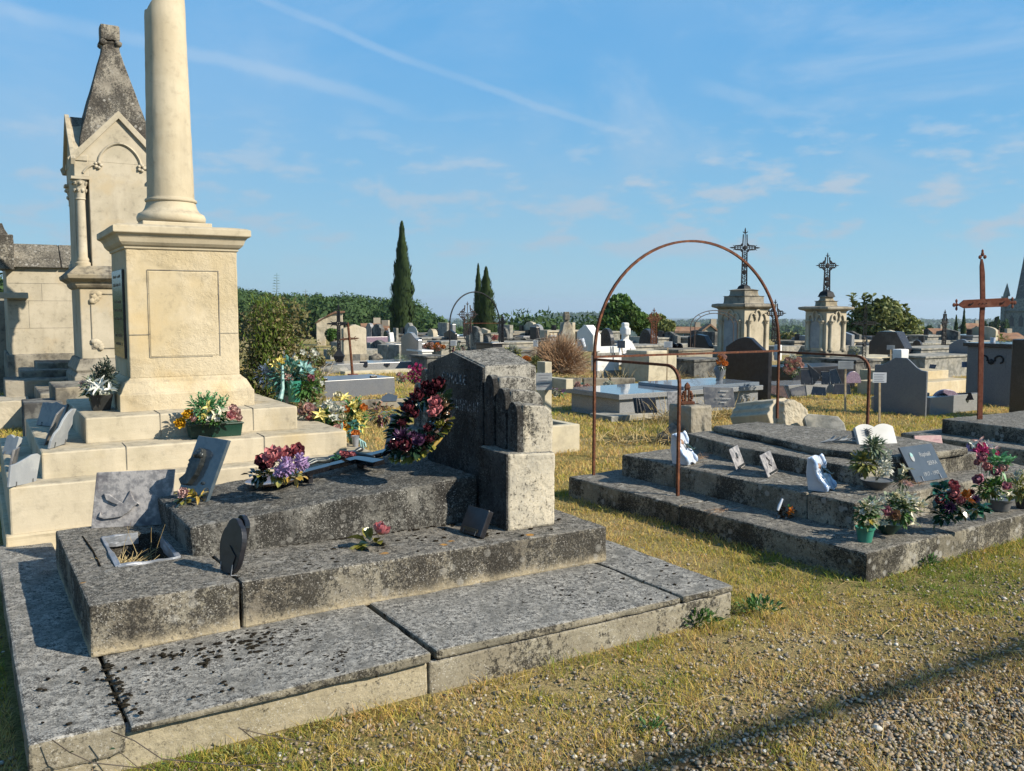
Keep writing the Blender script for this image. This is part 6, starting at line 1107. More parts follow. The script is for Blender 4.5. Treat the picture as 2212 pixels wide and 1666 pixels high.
# concrete cross with a notice plate, its hollow planter
g = Grave('concrete_cross', 'cream concrete cross carrying a white printed plate, right of the family headstone', 'cross', 1180, None, 9.4, 0.); P = g.P
s = 9.4 / F; MB().box(-.03, -.02, 0, .06, .13, hz(P, 782)).build('upright', m['concc'], g.t, bevel=.006); MB().box(-.03, -.40, hz(P, 835), .06, .40, hz(P, 814)).build('arm', m['concc'], g.t, bevel=.006)
c = dp(1175, 824.5, 9.2) - P; pl_ = MB(); M = M_(rz=-g.yaw) @ M_(loc=c, rz=.15); ww = 17 * s; pl_.prism([(-ww, -18 * s), (ww, -18 * s)] + [(ww * (1 - k / 5.), 18 * s + .006 * (k % 2)) for k in range(11)], 'y', -.012, .0, M); pl_.build('plate', m['marblel'], g.t)
b = MB(); [b.box(-ww * .7 + .02 * (k % 2), -.0135, (13 - 6 * k) * s, ww * (.7 - .2 * (k % 3)), -.0125, (14.6 - 6 * k) * s, M) for k in range(5)]; b.build('printed_lines', m['ink'], g.t)
g = Grave('planter_kerb', 'hollow cream concrete planter kerb right of the family headstone', 'planter', 1150, 985); L_ = ext(g.P, YG, 1254); z_ = g.h(925); 
for q in ((0, 0, L_, .10), (0, .7, L_, .8), (0, .1, .1, .7), (L_ - .1, .1, L_, .7)): MB().box(q[0], q[1], -.05, q[2], q[3], z_).build('kerb', m['concc'], g.t, bevel=.01)
MB().box(.1, .1, -.04, L_ - .1, .7, z_ - .08).build('soil', m['soil'], g.t); foot(g.P, YG, 0, L_, 0, .8)
# dry round bush
dbp = dp(1217, 816, 16.2); t = thing('dry_bush', 'round reddish-brown dry bush in the middle of the cemetery', 'bush', (dbp.x, dbp.y, 0), 0); b = MB(); R = random.Random(2)
for k in range(1900):
    a = R.uniform(0, 2 * pi); el = math.asin(R.uniform(-.25, 1)); l = R.uniform(.45, .65); d = Vector((cos(a) * cos(el), sin(a) * cos(el), sin(el) * 1.05)); c = Vector((-.08, 0, .48)); p0 = c + d * l * R.uniform(.1, .5); p1 = c + d * l * .75 + Vector((R.uniform(-.04, .04), R.uniform(-.04, .04), .02)); p2 = c + d * l + Vector((R.uniform(-.08, .08), R.uniform(-.08, .08), R.uniform(-.02, .10)))
    b.tube([p0, p1, p2], [.005, .0038, .0015], 3)
b.build('twigs', m['twig'], t); b = MB(); strands(b, 500, 0, 0, .5, .45, .4, .35, .0024, 1.2); b.build('bleached_twigs', m['pale'], t)
b = MB(); strands(b, 16, 0, 0, .6, .4, .2, .7, .004, 3.4, .7, 7); b.build('bare_shoots', m['pale'], t)
b = MB(); [b.box(x, -.06, -.05, x + .52, .06, .19) for x in (-.05, .50, 1.05)]; o = b.build('stone_kerb', m['Wgrey'], None, bevel=.02, worn=.02, loc=gp(1206, 838), rot=(0, 0, .12)); tag(o, 'row of pale kerb stones below the dry bush', 'kerb')
# white painted tomb
g = Grave('white_tomb', 'white painted tomb with a gabled headstone behind the rusty hoop', 'tomb', 1290, None, 19.6, 0.); P = g.P
g.block(1284, 1372, 802, 'conc', name='base', bev=.01); g.block(1280, 1334, 769, 'white', name='body', x0=.05, y0=.05, vb=803, bev=.01); g.block(1279, 1336, 764, 'conc', name='band', x0=.03, y0=.03, vb=769, bev=.004); g.block(1281, 1333, 750, 'white', name='upper_body', x0=.05, y0=.05, vb=764, bev=.01)
MB().prism([(0.02, g.h(760)), (.62, g.h(760)), (.62, g.h(718)), (.36, g.h(703)), (.28, g.h(703)), (.02, g.h(724))], 'x', -.10, .12).build('headstone', m['white'], g.t, bevel=.012)
g = Grave('cream_tomb', 'broad cream stone tomb behind the rusty rail', 'tomb', 1400, None, 19., 0.); g.block(1372, 1463, 768, 'concc', ly=.9, bev=.03); g.block(1372, 1440, 759, 'concc', name='ridge', x0=.05, y0=.1, ly=.7, vb=770, bev=.03)
t = thing('black_urn', 'glossy black flower urn in front of the cream tomb', 'urn', gp(1376, 811), 0); MB().lathe(POTS['vase'](.11, .33), 20).build('urn', m['gblack'], t, smooth=50)
for k, (u, v0) in enumerate(((1452, 741), (1463, 742), (1474, 743))):
    t = thing('arched_plaque', ['arched black plaque, first of the three left of the broad black headstone', 'arched black plaque, middle one of the three left of the broad black headstone', 'arched black plaque, last of the three left of the broad black headstone'][k], 'plaque', dp(u, 760, 24), .2 + YG, 'row of arched black plaques'); MB().prism([(0, 0), (.26, 0), (.26, .14)] + [(.13 + .13 * cos(a), .14 + .09 * sin(a)) for a in np.linspace(.2, pi - .2, 7)] + [(0, .14)], 'x', 0, .03).build('slab', m['gblack'], t, bevel=.003)
# small double hoop
P = dp(1491, 760, 25); t = thing('double_iron_hoop', 'small double iron hoop with ties, left of the nearest tall monument', 'hoop', P, .25); R0 = (1547 - 1491) * 25 / F; z1 = dp(1491, 705, 25).z - P.z; ztp = dp(1540, 671, 25).z - P.z
for r_, dz in ((R0, 0), (R0 * .82, -.02)): MB().tube([(R0 - r_, 0, 0), (R0 - r_, 0, z1)] + [(R0 - r_ * cos(a), 0, z1 + (ztp - z1) * r_ / R0 * sin(a)) for a in np.linspace(.15, pi - .15, 18)] + [(R0 + r_, 0, z1), (R0 + r_, 0, 0)], .012, 5).build('hoop', m['irons'], t)
b = MB(); [b.tube([(R0 - R0 * cos(a), 0, z1 + (ztp - z1) * sin(a)), (R0 - R0 * .82 * cos(a), 0, z1 + (ztp - z1) * .82 * sin(a))], .008, 4) for a in np.linspace(.3, pi - .3, 6)]; b.build('ties', m['irons'], t)
b = MB(); [b.tube([(RF.uniform(-.6, .9), 0, 0), (RF.uniform(-.6, .9), RF.uniform(-.2, .2), RF.uniform(.05, .22)), (RF.uniform(-.6, 1), 0, RF.uniform(0, .1))], [.03, .022, .008], 5) for _ in range(26)]; tag(b.build('broken_branches', m['concd'], loc=dp(1118, 742, 27)), 'jumble of dark broken branches on the wall tomb at centre', 'branches', kind='stuff')
stele('little cream carved pillar left of the dry bush', 1182, 1166, 1187, 714, 'W', Y=27, top='flat', name='carved_pillar', cat='pillar')
post_sign('leaning wooden post without board right of the white tomb', 1341, 737, 1353, 821, (1334, 736, 1350, 752), mat='gblue')
post_sign('wooden post with pale notice board left of the broad black headstone', 1443, 735, 1440, 829, (1435, 738, 1452, 751))
post_sign('short wooden post with grey notice left of the family headstone', 982, 740, 982.5, 770, (973, 736, 987, 747), Y=22)
post_sign('grey wooden post left of the dry bush', 1155, 734, 1158, 772, (1152, 735, 1162, 749), Y=20, tone='pale')
post_sign('wooden post with a lilac-grey printed notice, left of the white one', 1826, 782, 1826, 892, (1811, 780, 1843, 797.5), mat='marblel', yaw=-.1)
post_sign('wooden post with a bright white printed notice in front of the grey headstone', 1900, 806, 1900, 917, (1886, 805, 1914, 827), yaw=-.15)
post_sign('tiny wooden post with notice in front of the huge six-sided headstone', 1924, 748, 1924, 775, (1916.5, 746, 1932, 755.5), Y=19, mat='marblel')
post_sign('slim dark post with two blue notices beside the rusty riveted cross', 2096, 780, 2092, 861, None, Y=15, tone='gblue')
t = bpy.context.scene.objects['notice_post.007']; b = MB(); s = 15 / F; [b.box(q, -.03, (861 - 793) * s, q + .12, -.02, (861 - 781) * s) for q in (-.15, .06)]; b.build('board', m['petal_blue'], t)
# ---------------- polished granite tomb and the dark headstone ----------------
g = Grave('polished_tomb', 'polished grey granite tomb with a glossy sky-reflecting lid, behind the stepped tomb', 'tomb', 1338, 905); P = g.P
MB().box(-.35, -.25, -.05, 1.6, .25, g.h(893)).build('concrete_base', m['conc'], g.t, bevel=.01)
MB().box(.0, .0, -.05, g.lx(1640), g.ly(1235) , g.h(862)).build('body', m['ggrey'], g.t, bevel=.006)
zl0, zl1 = g.h(863), g.h(852); XL, YL = g.lx(1645), g.ly(1226)
MB().box(-.06, -.06, zl0, XL, YL, zl1).build('lid', m['ggrey'], g.t, bevel=.006)
m['gloss'] = granite('mirror_granite', (.16, .20, .25), (.22, .26, .31), (.10, .12, .14), .05)
MB().box(-.055, -.055, zl1 - .002, XL - .005, YL - .005, zl1 + .003).build('polished_top', m['gloss'], g.t)
MB().box(XL * .42, -.02, zl1 + .003, XL - .05, YL - .25, zl1 + .055).build('raised_slab', m['gloss'], g.t, bevel=.004)
foot(P, YG, -.35, XL, -.25, YL)
stele('broad dark headstone with a wavy top behind the polished granite tomb', 1661, 1568, 1669, 730, 'gblackm', Y=15., top='wave', bev=.008)
def simple_plaque(label, bl_, br_, tl, tr, Y_, mat, top=None, group='plaques leaning on the granite tombs', stand=True):
    A_, B_, T1, T2 = dp(*bl_, Y_), dp(*br_, Y_), dp(*tl, Y_ + .05), dp(*tr, Y_ + .05); t = thing('leaning_plaque', label, 'plaque', A_, 0, group); b = MB(); back = Vector((0, .03, 0)); q = [A_ - A_, B_ - A_, T2 - A_, T1 - A_]
    b.hexa([q[0], q[1], q[1] + back, q[0] + back, q[3], q[2], q[2] + back, q[3] + back]); b.build('slab', m[mat], t, bevel=.004)
    if stand: s_ = MB(); [s_.tube([q[0].lerp(q[1], k) + Vector((0, -.005, .03)), q[0].lerp(q[1], k) + Vector((0, -.008, 0)), q[0].lerp(q[1], k) + Vector((0, .08, -.0))], .004, 4) for k in (.25, .75)]; s_.build('stand', m['steel'], t)
    return t, q
t, q = simple_plaque('dark carved plaque with draped cloth leaning on the polished tomb', (1372, 893), (1420, 892), (1367, 860), (1416, 859), 12.4, 'gblackm'); b = MB(); [b.tube([q[3] + Vector((.04 + .03 * k, -.01, .0)), q[0] + Vector((.03 + .05 * k, -.025, .02 * k))], [.02, .012], 5) for k in range(3)]; b.build('drapery', m['gblackm'], t, smooth=60)
simple_plaque('pale veined marble plaque half hidden behind the hoop post', (1443, 887), (1478, 886), (1441, 846), (1476, 846), 12.0, 'marble')
t, q = simple_plaque('veined grey marble plaque with white script, right of the rusty casting', (1523, 881), (1588, 880), (1519, 836), (1584, 838), 12.0, 'marbled')
X_ = (q[1] - q[0]).normalized(); Z_ = (q[3] - q[0]).normalized(); Mq = Matrix((X_, Z_, X_.cross(Z_))).transposed().to_4x4(); Mq.translation = q[0]
text_obj('lettering', 'de la', .042, m['marblel'], t, Mq @ Matrix.Translation((.19, .111, .012)), .001)
for k, (x0, x1) in enumerate(((.22, .33), (.24, .29), (.24, .36), (.21, .29))):      # faded cursive, unreadable in the photo
    MB().tube([(x, .222 - .052 * k + .009 * sin(x * 420 + k) * (1.6 if i % 7 == 2 else 1), .013) for i, x in enumerate(np.linspace(x0, x1, 30))], .0022, 4, Mq).build('script_line', m['white'], t)
# rough block with the rusty casting
g = Grave('rough_block', 'rough squared stone block carrying the rusty casting', 'stone block', 1496, None, 10.3); g.block(1445, 1542, 878, 'Wgrey', worn=.05, bev=.03); zt = g.last[5]; foot(g.P, YG, 0, g.last[1], 0, g.last[3])
c = Vector((*lw(g.P, YG, g.last[1] * .35, g.last[3] * .5), zt)); t = thing('rusty_casting', 'small rusty iron casting with a pointed centre on the rough stone block', 'casting', c, YG - .4)
b = MB(); b.box(-.085, -.04, 0, .085, .04, .035); b.build('foot', m['rust'], t, bevel=.006); b = MB(); b.box(-.028, -.015, .03, -.012, .015, .20); b.box(.012, -.015, .03, .028, .015, .20); b.build('uprights', m['rust'], t); MB().mould(0, 0, 0, 0, [(.018, .17), (.03, .20), (.022, .235), (.004, .26)]).build('finial', m['rust'], t)
for s1 in (-1, 1): b = MB(); [b.blob((s1 * (.048 + .012 * sin(k)), 0, .05 + .024 * k), (.022, .014, .020), 1, .5, seed=k) for k in range(5)]; b.build('leaf_cluster', m['rust'], t, smooth=60)
b = MB(); b.blob((0, 0, 0), (.20, .22, .2), 2, .5, seed=5); tag(b.build('broken_lump', m['concd'], loc=gp(1452, 958) + Vector((0, .05, .0)), smooth=30), 'dark broken lump of masonry at the left foot of the rough block', 'rubble')
# broken cornice block, tumbled slab
g = Grave('broken_cornice', 'tilted broken cornice stone with sunlit ledges and a rough end', 'rubble', 1683, None, 10.9); P = g.P
MX = Matrix.Rotation(-.16, 4, 'X') @ Matrix.Rotation(.05, 4, 'Y')
b = MB(); Yl = g.ly(1612); b.prism([(0, -.05), (.46, -.05), (.47, .24), (.40, .34), (.40, .38), (.30, .42), (.30, .46), (.20, .50), (-.02, .47), (-.02, .43), (-.09, .38), (-.09, .34), (-.14, .30)], 'y', 0, Yl + .1, MX); b.build('block', m['W'], g.t, bevel=.012, worn=.018, sub=4, wsc=.2)
b = MB(); b.prism([(.02, -.05), (.52, -.05), (.56, .10), (.50, .22), (.44, .34), (.34, .43), (.20, .47), (.02, .44)], 'y', -.14, .01, MX); b.build('broken_end', m['W'], g.t, bevel=.03, worn=.07, sub=5, wsc=.12); foot(P, YG, -.1, .6, -.1, 1)
t = thing('tumbled_slab', 'tumbled lichen-spotted stone slab beside the broken cornice stone', 'rubble', gp(1780, 930, .12), -.1); MB().prism([(-.22, 0), (.25, -.04), (.24, .08), (.17, .17), (-.18, .20), (-.24, .14)], 'y', -.05, .06, M_(rx=-.5)).build('slab', m['conc'], t, bevel=.015, worn=.03)
# ---------------- the two tall monuments with iron crosses ----------------
def tall_monument(label, cl, uc, ul, ur, vb, Y_, v_body0, v_corn0, v_corn1, tiers, vtop, cross, mat, dark, seed, plinths):
    g = Grave('cross_monument', label, 'monument', uc, None, Y_, 0., 'stone monuments topped by iron crosses'); P = g.P; X = g.lx(ur); Yw = g.ly(ul); h = g.h; W_ = min(X, Yw) if min(X, Yw) > .6 else max(X, Yw)
    zb, zc0, zc1 = h(v_body0), h(v_corn0), h(v_corn1)
    for k, (vv, gr) in enumerate(plinths): MB().box(-gr, -gr, -.05 if k == 0 else h(plinths[k - 1][0]) - .01, X + gr, Yw + gr, h(vv)).build('plinth', m[dark], g.t, bevel=.015, worn=.02)
    MB().box(0, 0, zb - .05, X, Yw, zc0).build('body', m[mat], g.t, bevel=.01)
    MB().mould(0, 0, X, Yw, [(0, zc0 - .06), (.03, zc0 - .03), (.12, zc0), (.14, zc0 + .03), (.13, zc1), (.0, zc1 + .02)]).build('cornice', m[dark], g.t, bevel=.006, worn=.015)
    pr = []; z_ = zc1
    for vv, ins in tiers: z1 = h(vv); pr += [(-ins * .88, z_), (-ins, z_ + (z1 - z_) * .25), (-ins * 1.04, z1 - .02), (-ins * 1.0 + .025, z1)]; z_ = z1
    pr.append((-min(X, Yw) * .42, h(vtop)))
    MB().mould(0, 0, X, Yw, pr).build('stepped_cap', m[dark], g.t, bevel=.008, worn=.012)
    def colz(par, x, y): capcol(x, y, mat, .045, zb, zb + (zc0 - zb) * .62, zb + (zc0 - zb) * .73, g.t, .6)
    for x, y in ((.12 * X + .05, -.03), (.88 * X - .05, -.03), (-.03, .12 * Yw + .05), (-.03, .88 * Yw - .05)): colz(g.t, x, y)
    b = MB(); za = zb + (zc0 - zb) * .72; rr = (zc0 - zb) * .22
    for k in range(3): c = X * (.30 + .2 * k); b.tube([(c - X * .12 * cos(a), -.03, za + (.10 if k == 1 else 0) + rr * .7 * sin(a)) for a in np.linspace(0, pi, 9)], .028, 5)
    b.build('trefoil_moulding', m[mat], g.t, smooth=60); b = MB()
    for k in range(3): c = Yw * (.30 + .2 * k); b.tube([(-.03, c - Yw * .12 * cos(a), za + (.10 if k == 1 else 0) + rr * .7 * sin(a)) for a in np.linspace(0, pi, 9)], .028, 5)
    b.build('trefoil_moulding', m[mat], g.t, smooth=60)
    MB().prism([(Yw * .26, zb + .05), (Yw * .74, zb + .05), (Yw * .74, za)] + [(Yw * .5 + Yw * .24 * cos(a), za + .08 * sin(a)) for a in np.linspace(.2, pi - .2, 7)] + [(Yw * .26, za)], 'x', -.012, 0.02).build('inscription_panel', m['marblel'], g.t)
    c = Vector((*lw(P, YG, X / 2, Yw / 2), h(vtop) - .05)); uct, vt, vbm, aw_, va = cross; H = (vbm - vt) * c.y / F; lab, gg = cl
    iron_cross('monument_cross', lab, c, H, .12, 'rich', 'iron', 'iron crosses topping the two monuments', aw=aw_ * c.y / F, armz=(vbm - va) / (vbm - vt), wsh=.07)
    MB().mould(0, 0, 0, 0, [(.16, -.02), (.12, .10), (.05, .16)]).build('foot', m['iron'], bpy.context.scene.objects[-1] if 0 else g.t, loc=(X / 2, Yw / 2, h(vtop) - .04)); foot(P, YG, -.2, X + .2, -.2, Yw + .2); return g
tall_monument('taller square stone monument with stepped cap, behind the rusty arch', ('big lacy iron cross on the taller square stone monument', None), 1607, 1549, 1661, 775, 26.5, 765, 664, 657, [(639, .12), (626, .24)], 622, (1608, 497, 623, 25, 533), 'W', 'Wgrey', 1, [(770, .25), (762, .10)])
tall_monument('smaller square stone monument with a rounded cap, right of the rusty arch', ('smaller lacy iron cross on the smaller square stone monument', None), 1784, 1738, 1827, 795, 23.5, 757, 669, 663.5, [(650, .17), (641, .24)], 636, (1784, 548, 637, 20, 571), 'W', 'Wgrey', 2, [(784, .45), (772, .28), (759, .04)])
# ---------------- right side graves ----------------
stele('grey granite headstone with swan-neck top and lit right edge, beside the white notice', 1998, 1891, 2008, 776, 'ggrey2', vb=902, top='swan', bev=.008)
t = thing('white_stone_vase', 'white square stone vase on top of the grey swan-neck headstone', 'vase', dp(1946, 781, 13.8), YG); MB().prism([(-.09, 0), (.09, 0), (.10, .19), (-.10, .19)], 'y', -.07, .09).build('vase', m['white'], t, bevel=.015)
g = Grave('grave_surround', 'pale grey granite kerb running right from the swan-neck headstone', 'grave', 2008, 898); L_ = ext(g.P, YG, 2155) ; MB().box(0, 0, -.05, L_ * .8, .12, .27).build('kerb', m['ggrey'], g.t, bevel=.006); MB().box(0, .9, -.05, L_ * .8, 1.0, .2).build('kerb', m['ggrey'], g.t); foot(g.P, YG, 0, L_ * .8, -.1, 1)
t = thing('violet_heart_plaque', 'polished violet heart-shaped plaque lying inside the pale grey kerb', 'plaque', dp(2045, 868, 13.6), .2); MB().prism([(.26 * cos(a) * (1 - .1 * abs(cos(a))), .19 * sin(a)) for a in np.linspace(0, pi, 17)], 'y', 0, .06).build('slab', m['violet'], t, bevel=.01); MB().prism([(-.24, 0), (.05, 0), (.0, .10), (-.08, .14), (-.2, .09)], 'y', -.04, -.01).build('front_leaf', m['gblackm'], t)
simple_plaque('flat black plaque right of the violet heart plaque', (2062, 866), (2104, 864), (2058, 850), (2098, 848), 13.7, 'gblack', stand=False)
for lb, uc, ul, ur, vt, Y_ in (('upper cream stone step of the tomb right of the grey headstone', 1960, 1950, 2052, 805, 16.5), ('lower cream stone step of the tomb right of the grey headstone', 1960, 1950, 2110, 830, 15.8)):
    g = Grave('stone_step', lb, 'step', uc, None, Y_, 0., 'cream steps right of the grey headstone'); g.block(ul, ur, vt, 'P', ly=1.0, bev=.01)
simple_plaque('small black plaque lying on the pale wall tomb', (2008, 796), (2020, 797), (2010, 787), (2024, 788), 19.5, 'gblack', stand=False)
g = Grave('dark_tomb', 'dark granite tomb with a carved scroll ornament, behind the rusty riveted cross', 'tomb', 2200, None, 14.2, 0.); g.block(2090, 2260, 752, 'ggrey2', bev=.01); X0, X1, Y0_, Y1, _, z1 = g.last; MB().box(-.05, -.05, z1, X1 + .05, Y1 + .05, z1 + .06).build('cover_slab', m['gdark'], g.t, bevel=.006)
b = MB(); zc = z1 - .22; [b.tube([(-.015, Y1 * .5 + s1 * (.06 + .07 * (1 - cos(a))), zc + .06 * sin(a) + .02) for a in np.linspace(-.5, 4.4, 12)], .014, 5) for s1 in (-1, 1)]; b.blob((-.015, Y1 * .5, zc - .02), (.015, .06, .05), 1, .2); b.build('scroll_ornament', m['iron'], g.t); MB().prism([(Y1 * .22, zc - .12), (Y1 * .78, zc - .12), (Y1 * .78, zc + .12), (Y1 * .22, zc + .12)], 'x', -.006, .01).build('panel', m['ggrey2'], g.t)
stele('black tomb cut off by the right edge of the photo', 2260, 2186, 2300, 735, 'gdark', Y=12.5, top='flat')
t = thing('white_vase', 'slim white vase on the dark granite tomb at right', 'vase', dp(2144, 751, 15), 0); MB().lathe(POTS['tall'](.045, .17), 14).build('vase', m['whitec'], t, smooth=50)
tuft('flower_bunch', 'yellow-green plant in a pot on the dark granite tomb at right', 'flowers', 2148, 722, 2178, 746, 15.5, [('leaf_olive', 70, .08, .04)], group=G)
# dark leaning plaques on the granite kerb right of the black headstone
g = Grave('grave_kerb', 'low pale granite kerb with dark plaques leaning on it, right of the black headstone', 'grave', 1700, None, 15.9); g.block(1695, 1806, 833, 'ggrey', ly=.8, bev=.008); foot(g.P, YG, 0, g.last[1], 0, .8)
g = Grave('dark_tomb', 'long dark granite tomb behind the leaning plaques, below the smaller monument', 'tomb', 1715, None, 17.); g.block(1700, 1850, 795, 'gblackm', ly=.8, bev=.01)
for a in (('square dark plaque with a pale frame in the back row of plaques', (1731, 831), (1756, 832), (1729, 799), (1752, 799), 15.7, 'gblackm'), ('dark plaque with a slanting pale edge leaning like a roof', (1758, 832), (1774, 812), (1744, 786), (1776, 814), 15.7, 'gblackm'), ('rounded dark plaque in the middle of the back row', (1775, 831), (1793, 831), (1774, 803), (1792, 803), 15.7, 'gblack'), ('dark plaque with a wavy pale edge at the right of the back row', (1796, 831), (1818, 828), (1792, 800), (1806, 797), 15.7, 'gblack'),
          ('brown-grey slanted plaque in the front row of plaques', (1710, 855), (1743, 855), (1706, 840), (1740, 832), 15.5, 'marbled'), ('black plaque with a scalloped top in the front row', (1752, 853), (1784, 855), (1757, 835), (1783, 837), 15.5, 'gblack'), ('black plaque behind the left notice post', (1798, 852), (1838, 852), (1804, 830), (1834, 830), 15.5, 'gblackm'), ('broken dark plaque with small flowers at the left of the front row', (1664, 850), (1706, 862), (1667, 832), (1694, 833), 15.2, 'ceramic_brown')):
    t, q = simple_plaque(*a, group='dark plaques leaning near the black headstone')
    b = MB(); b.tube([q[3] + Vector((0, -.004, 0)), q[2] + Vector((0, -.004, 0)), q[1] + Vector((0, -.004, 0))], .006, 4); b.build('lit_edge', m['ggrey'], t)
t = thing('arched_plaque', 'large violet arched plaque behind the left notice post', 'plaque', dp(1843, 828, 16.4), .25); MB().prism([(.17 * cos(a), .22 * sin(a)) for a in np.linspace(0, pi, 15)], 'y', 0, .04).build('slab', m['violet'], t, bevel=.006)
t = thing('white_cylinder', 'bright white cylindrical vase right of the black headstone', 'vase', dp(1680, 778, 15.3), 0); MB().lathe([(.058, 0), (.062, .02), (.062, .24), (.058, .26)], 20).build('vase', m['white'], t, smooth=50)
t = thing('grey_vase', 'blue-grey stone vase at the left foot of the black headstone', 'vase', dp(1554, 824, 14.6), 0); MB().lathe(POTS['vase'](.10, .30), 20).build('vase', m['ggrey2'], t, smooth=50)
# tomb C with the riveted rusty cross
CB = dp(2033, 934, 9.6); dC = Vector((cos(YB - pi / 2 - .06), sin(YB - pi / 2 - .06), 0)); t = thing('low_tomb', 'low dark stone tomb at the right edge with the riveted cross', 'tomb', (CB.x, CB.y, 0), YB - .06)
zA, zB_ = hz(CB, 905), hz(CB, 936)
MB().box(-.35, -2.6, -.05, 1.8, .25, zB_).build('lower_slab', m['B'], t, bevel=.015, worn=.02); MB().box(0, -2.5, zB_ - .01, 1.6, 0, zA).build('upper_slab', m['B'], t, bevel=.015, worn=.02); foot(CB, YB - .06, -.35, 1.8, -2.6, .25)
pc = dp(2116, 906, 9.35); t = thing('riveted_cross', 'tall rusty flat iron cross with trefoil ends, bent near the top, at the right', 'iron cross', pc, -.05); s = 9.35 / F; z = lambda v: (906 - v) * s; x = lambda u: (u - 2116) * s
MB().prism([(x(2111), 0), (x(2121.5), 0), (x(2124), z(690)), (x(2126), z(650)), (x(2124.5), z(590)), (x(2122), z(570)), (x(2119.5), z(560)), (x(2116.5), z(560)), (x(2114.5), z(575)), (x(2116), z(650)), (x(2114), z(700))], 'y', -.012, .012).build('upright', m['rustl'], t, bevel=.002)
MB().prism([(x(2066), z(656.5)), (x(2079), z(646)), (x(2170), z(645)), (x(2180), z(655)), (x(2170), z(663.5)), (x(2079), z(664))], 'y', -.028, -.013).build('crossbar', m['rustl'], t, bevel=.002)
b = MB()
for (u, v, pts) in ((2119, 553, ((0, 9), (-5, -3), (5, -3), (0, 3))), (2065, 656, ((-5, 0), (0, 8), (0, -8), (0, 0))), (2182, 656, ((5, 0), (0, 8), (0, -8), (0, 0)))):
    for du, dv in pts: b.blob((x(u + du), -.01, z(v) + dv * s), (.020 if abs(dv) < 6 else .014, .008, .024), 1, 0)
t.rotation_euler = (0, -.038, -.05); b.build('trefoil_ends', m['rustl'], t, smooth=60)
b = MB(); [b.blob((x(u), -.03, z(655)), .006, 1) for u in (2112, 2126, 2119)]; [b.tube([(x(u - 4), -.032, z(654)), (x(u - 2), -.032, z(658)), (x(u + 4), -.032, z(652))], .004, 4) for u in (2095, 2160)]; b.build('rivets', m['iron'], t)
# ---------------- trees, cypresses, far woods ----------------
def cypress(nm_label, u, vt, v_b, wpx, Y_, seed, n=5200):
    c = dp(u, vt, Y_); gz = tz(c.x, Y_); H = c.z - gz; r = wpx / 2 * Y_ / F; t = thing('cypress', nm_label, 'tree', (c.x, c.y, gz), 0, 'slender cypresses'); R = np.random.default_rng(seed)
    z = R.random(n) ** 1.15; rad = r * (np.sin(np.clip(z * .93 + .07, 0, 1) * pi) ** .55) * (1 - z * .72) * 1.35; rad = np.minimum(rad, r) * (1 + .12 * np.sin(z * 40 + R.uniform(0, 6, n) * .15)); a = R.uniform(0, 2 * pi, n); q = R.uniform(.6, 1.16, n)
    rad *= 1 + .10 * np.sin(a * 5 + z * 9); c3 = np.stack([rad * q * np.cos(a), rad * q * np.sin(a), .25 + z * (H - .25)], 1); L_ = R.uniform(.10, .36, n)[:, None] * (H / 7.)
    up = np.stack([np.cos(a) * .25, np.sin(a) * .25, np.ones(n)], 1); sd = np.stack([-np.sin(a), np.cos(a), R.uniform(-.3, .3, n)], 1)
    V = np.stack([c3 - up * L_ * .5, c3 + sd * L_ * .22, c3 + up * L_ * .6, c3 - sd * L_ * .22], 1).reshape(-1, 3); np_mesh('foliage', V, np.arange(n * 4).reshape(-1, 4), m['cypress'], t)
    MB().lathe([(r * .5, 0), (r * .68, H * .06), (r * .68, H * .35), (r * .42, H * .7), (r * .08, H * .93), (.01, H * .97)], 12).build('inner_foliage', m['cypress'], t, smooth=80); MB().tube([(0, 0, -.5), (0, 0, H * .3)], [r * .25, r * .12], 8).build('trunk', m['bark'], t)
cypress('tallest slender cypress, standing alone left of centre', 868, 484, 722, 46, 56, 1, 9000); cypress('thin cypress touching its broader neighbour, left one of the pair', 1033, 573, 725, 22, 52, 2, 4500); cypress('broader cypress, right one of the pair at centre', 1050, 579, 728, 42, 51, 3, 6500)
cypress('small dark cypress left one by the village houses', 2066, 682, 736, 15, 60, 4, 2000); cypress('small dark cypress right one by the village houses', 2083, 668, 740, 15, 60, 5, 2000)
px_crown('green_tree', 'dense bright green tree behind the white stone cross', 1286, 642, 1402, 745, 46, 9500, .30, 'tree', tr_=.2, seed=3, lobes=13); px_crown('green_tree', 'yellower green tree beside the dense bright one, behind the rusty lattice cross', 1378, 676, 1462, 752, 48, 6000, .28, 'treeo', tr_=.18, seed=4, lobes=10)
px_crown('olive_tree', 'broad olive-green bushy tree with upright tufts behind the six-sided headstone', 1826, 648, 1985, 775, 38, 13000, .22, 'treeo', tr_=.15, seed=6, lobes=18, gap=.6)
sh = bpy.context.scene.objects['olive_tree']; b = MB(); R = random.Random(8)
for u, v in ((1843, 638), (1868, 636), (1884, 640), (1897, 650), (1916, 645), (1935, 654), (1956, 660), (1850, 655), (1908, 668)):
    e = dp(u, v, 37.6) - sh.location; a = dp(u + R.uniform(-4, 4), v + 34, 37.9) - sh.location; b.tube([a, e], [.04, .012], 4); [leaf(b, a.lerp(e, k / 30) + Vector((R.uniform(-.1, .1), R.uniform(-.1, .1), 0)), (R.uniform(-1, 1), R.uniform(-1, 1), .8), .30, .14) for k in range(30)]
b.build('upright_tufts', m['treeo'], sh)
px_crown('round_tree', 'round brown-green tree between the two tall monuments', 1673, 706, 1740, 768, 52, 5200, .28, 'hedgeb', tr_=.15, seed=7, lobes=12, mats=[('treeo', 3000), ('hedgeb', 2200)])
px_crown('small_fir', 'small dark fir left of the dry bush', 1122, 690, 1156, 740, 40, 2600, .22, 'cypress', tr_=.1, seed=9)
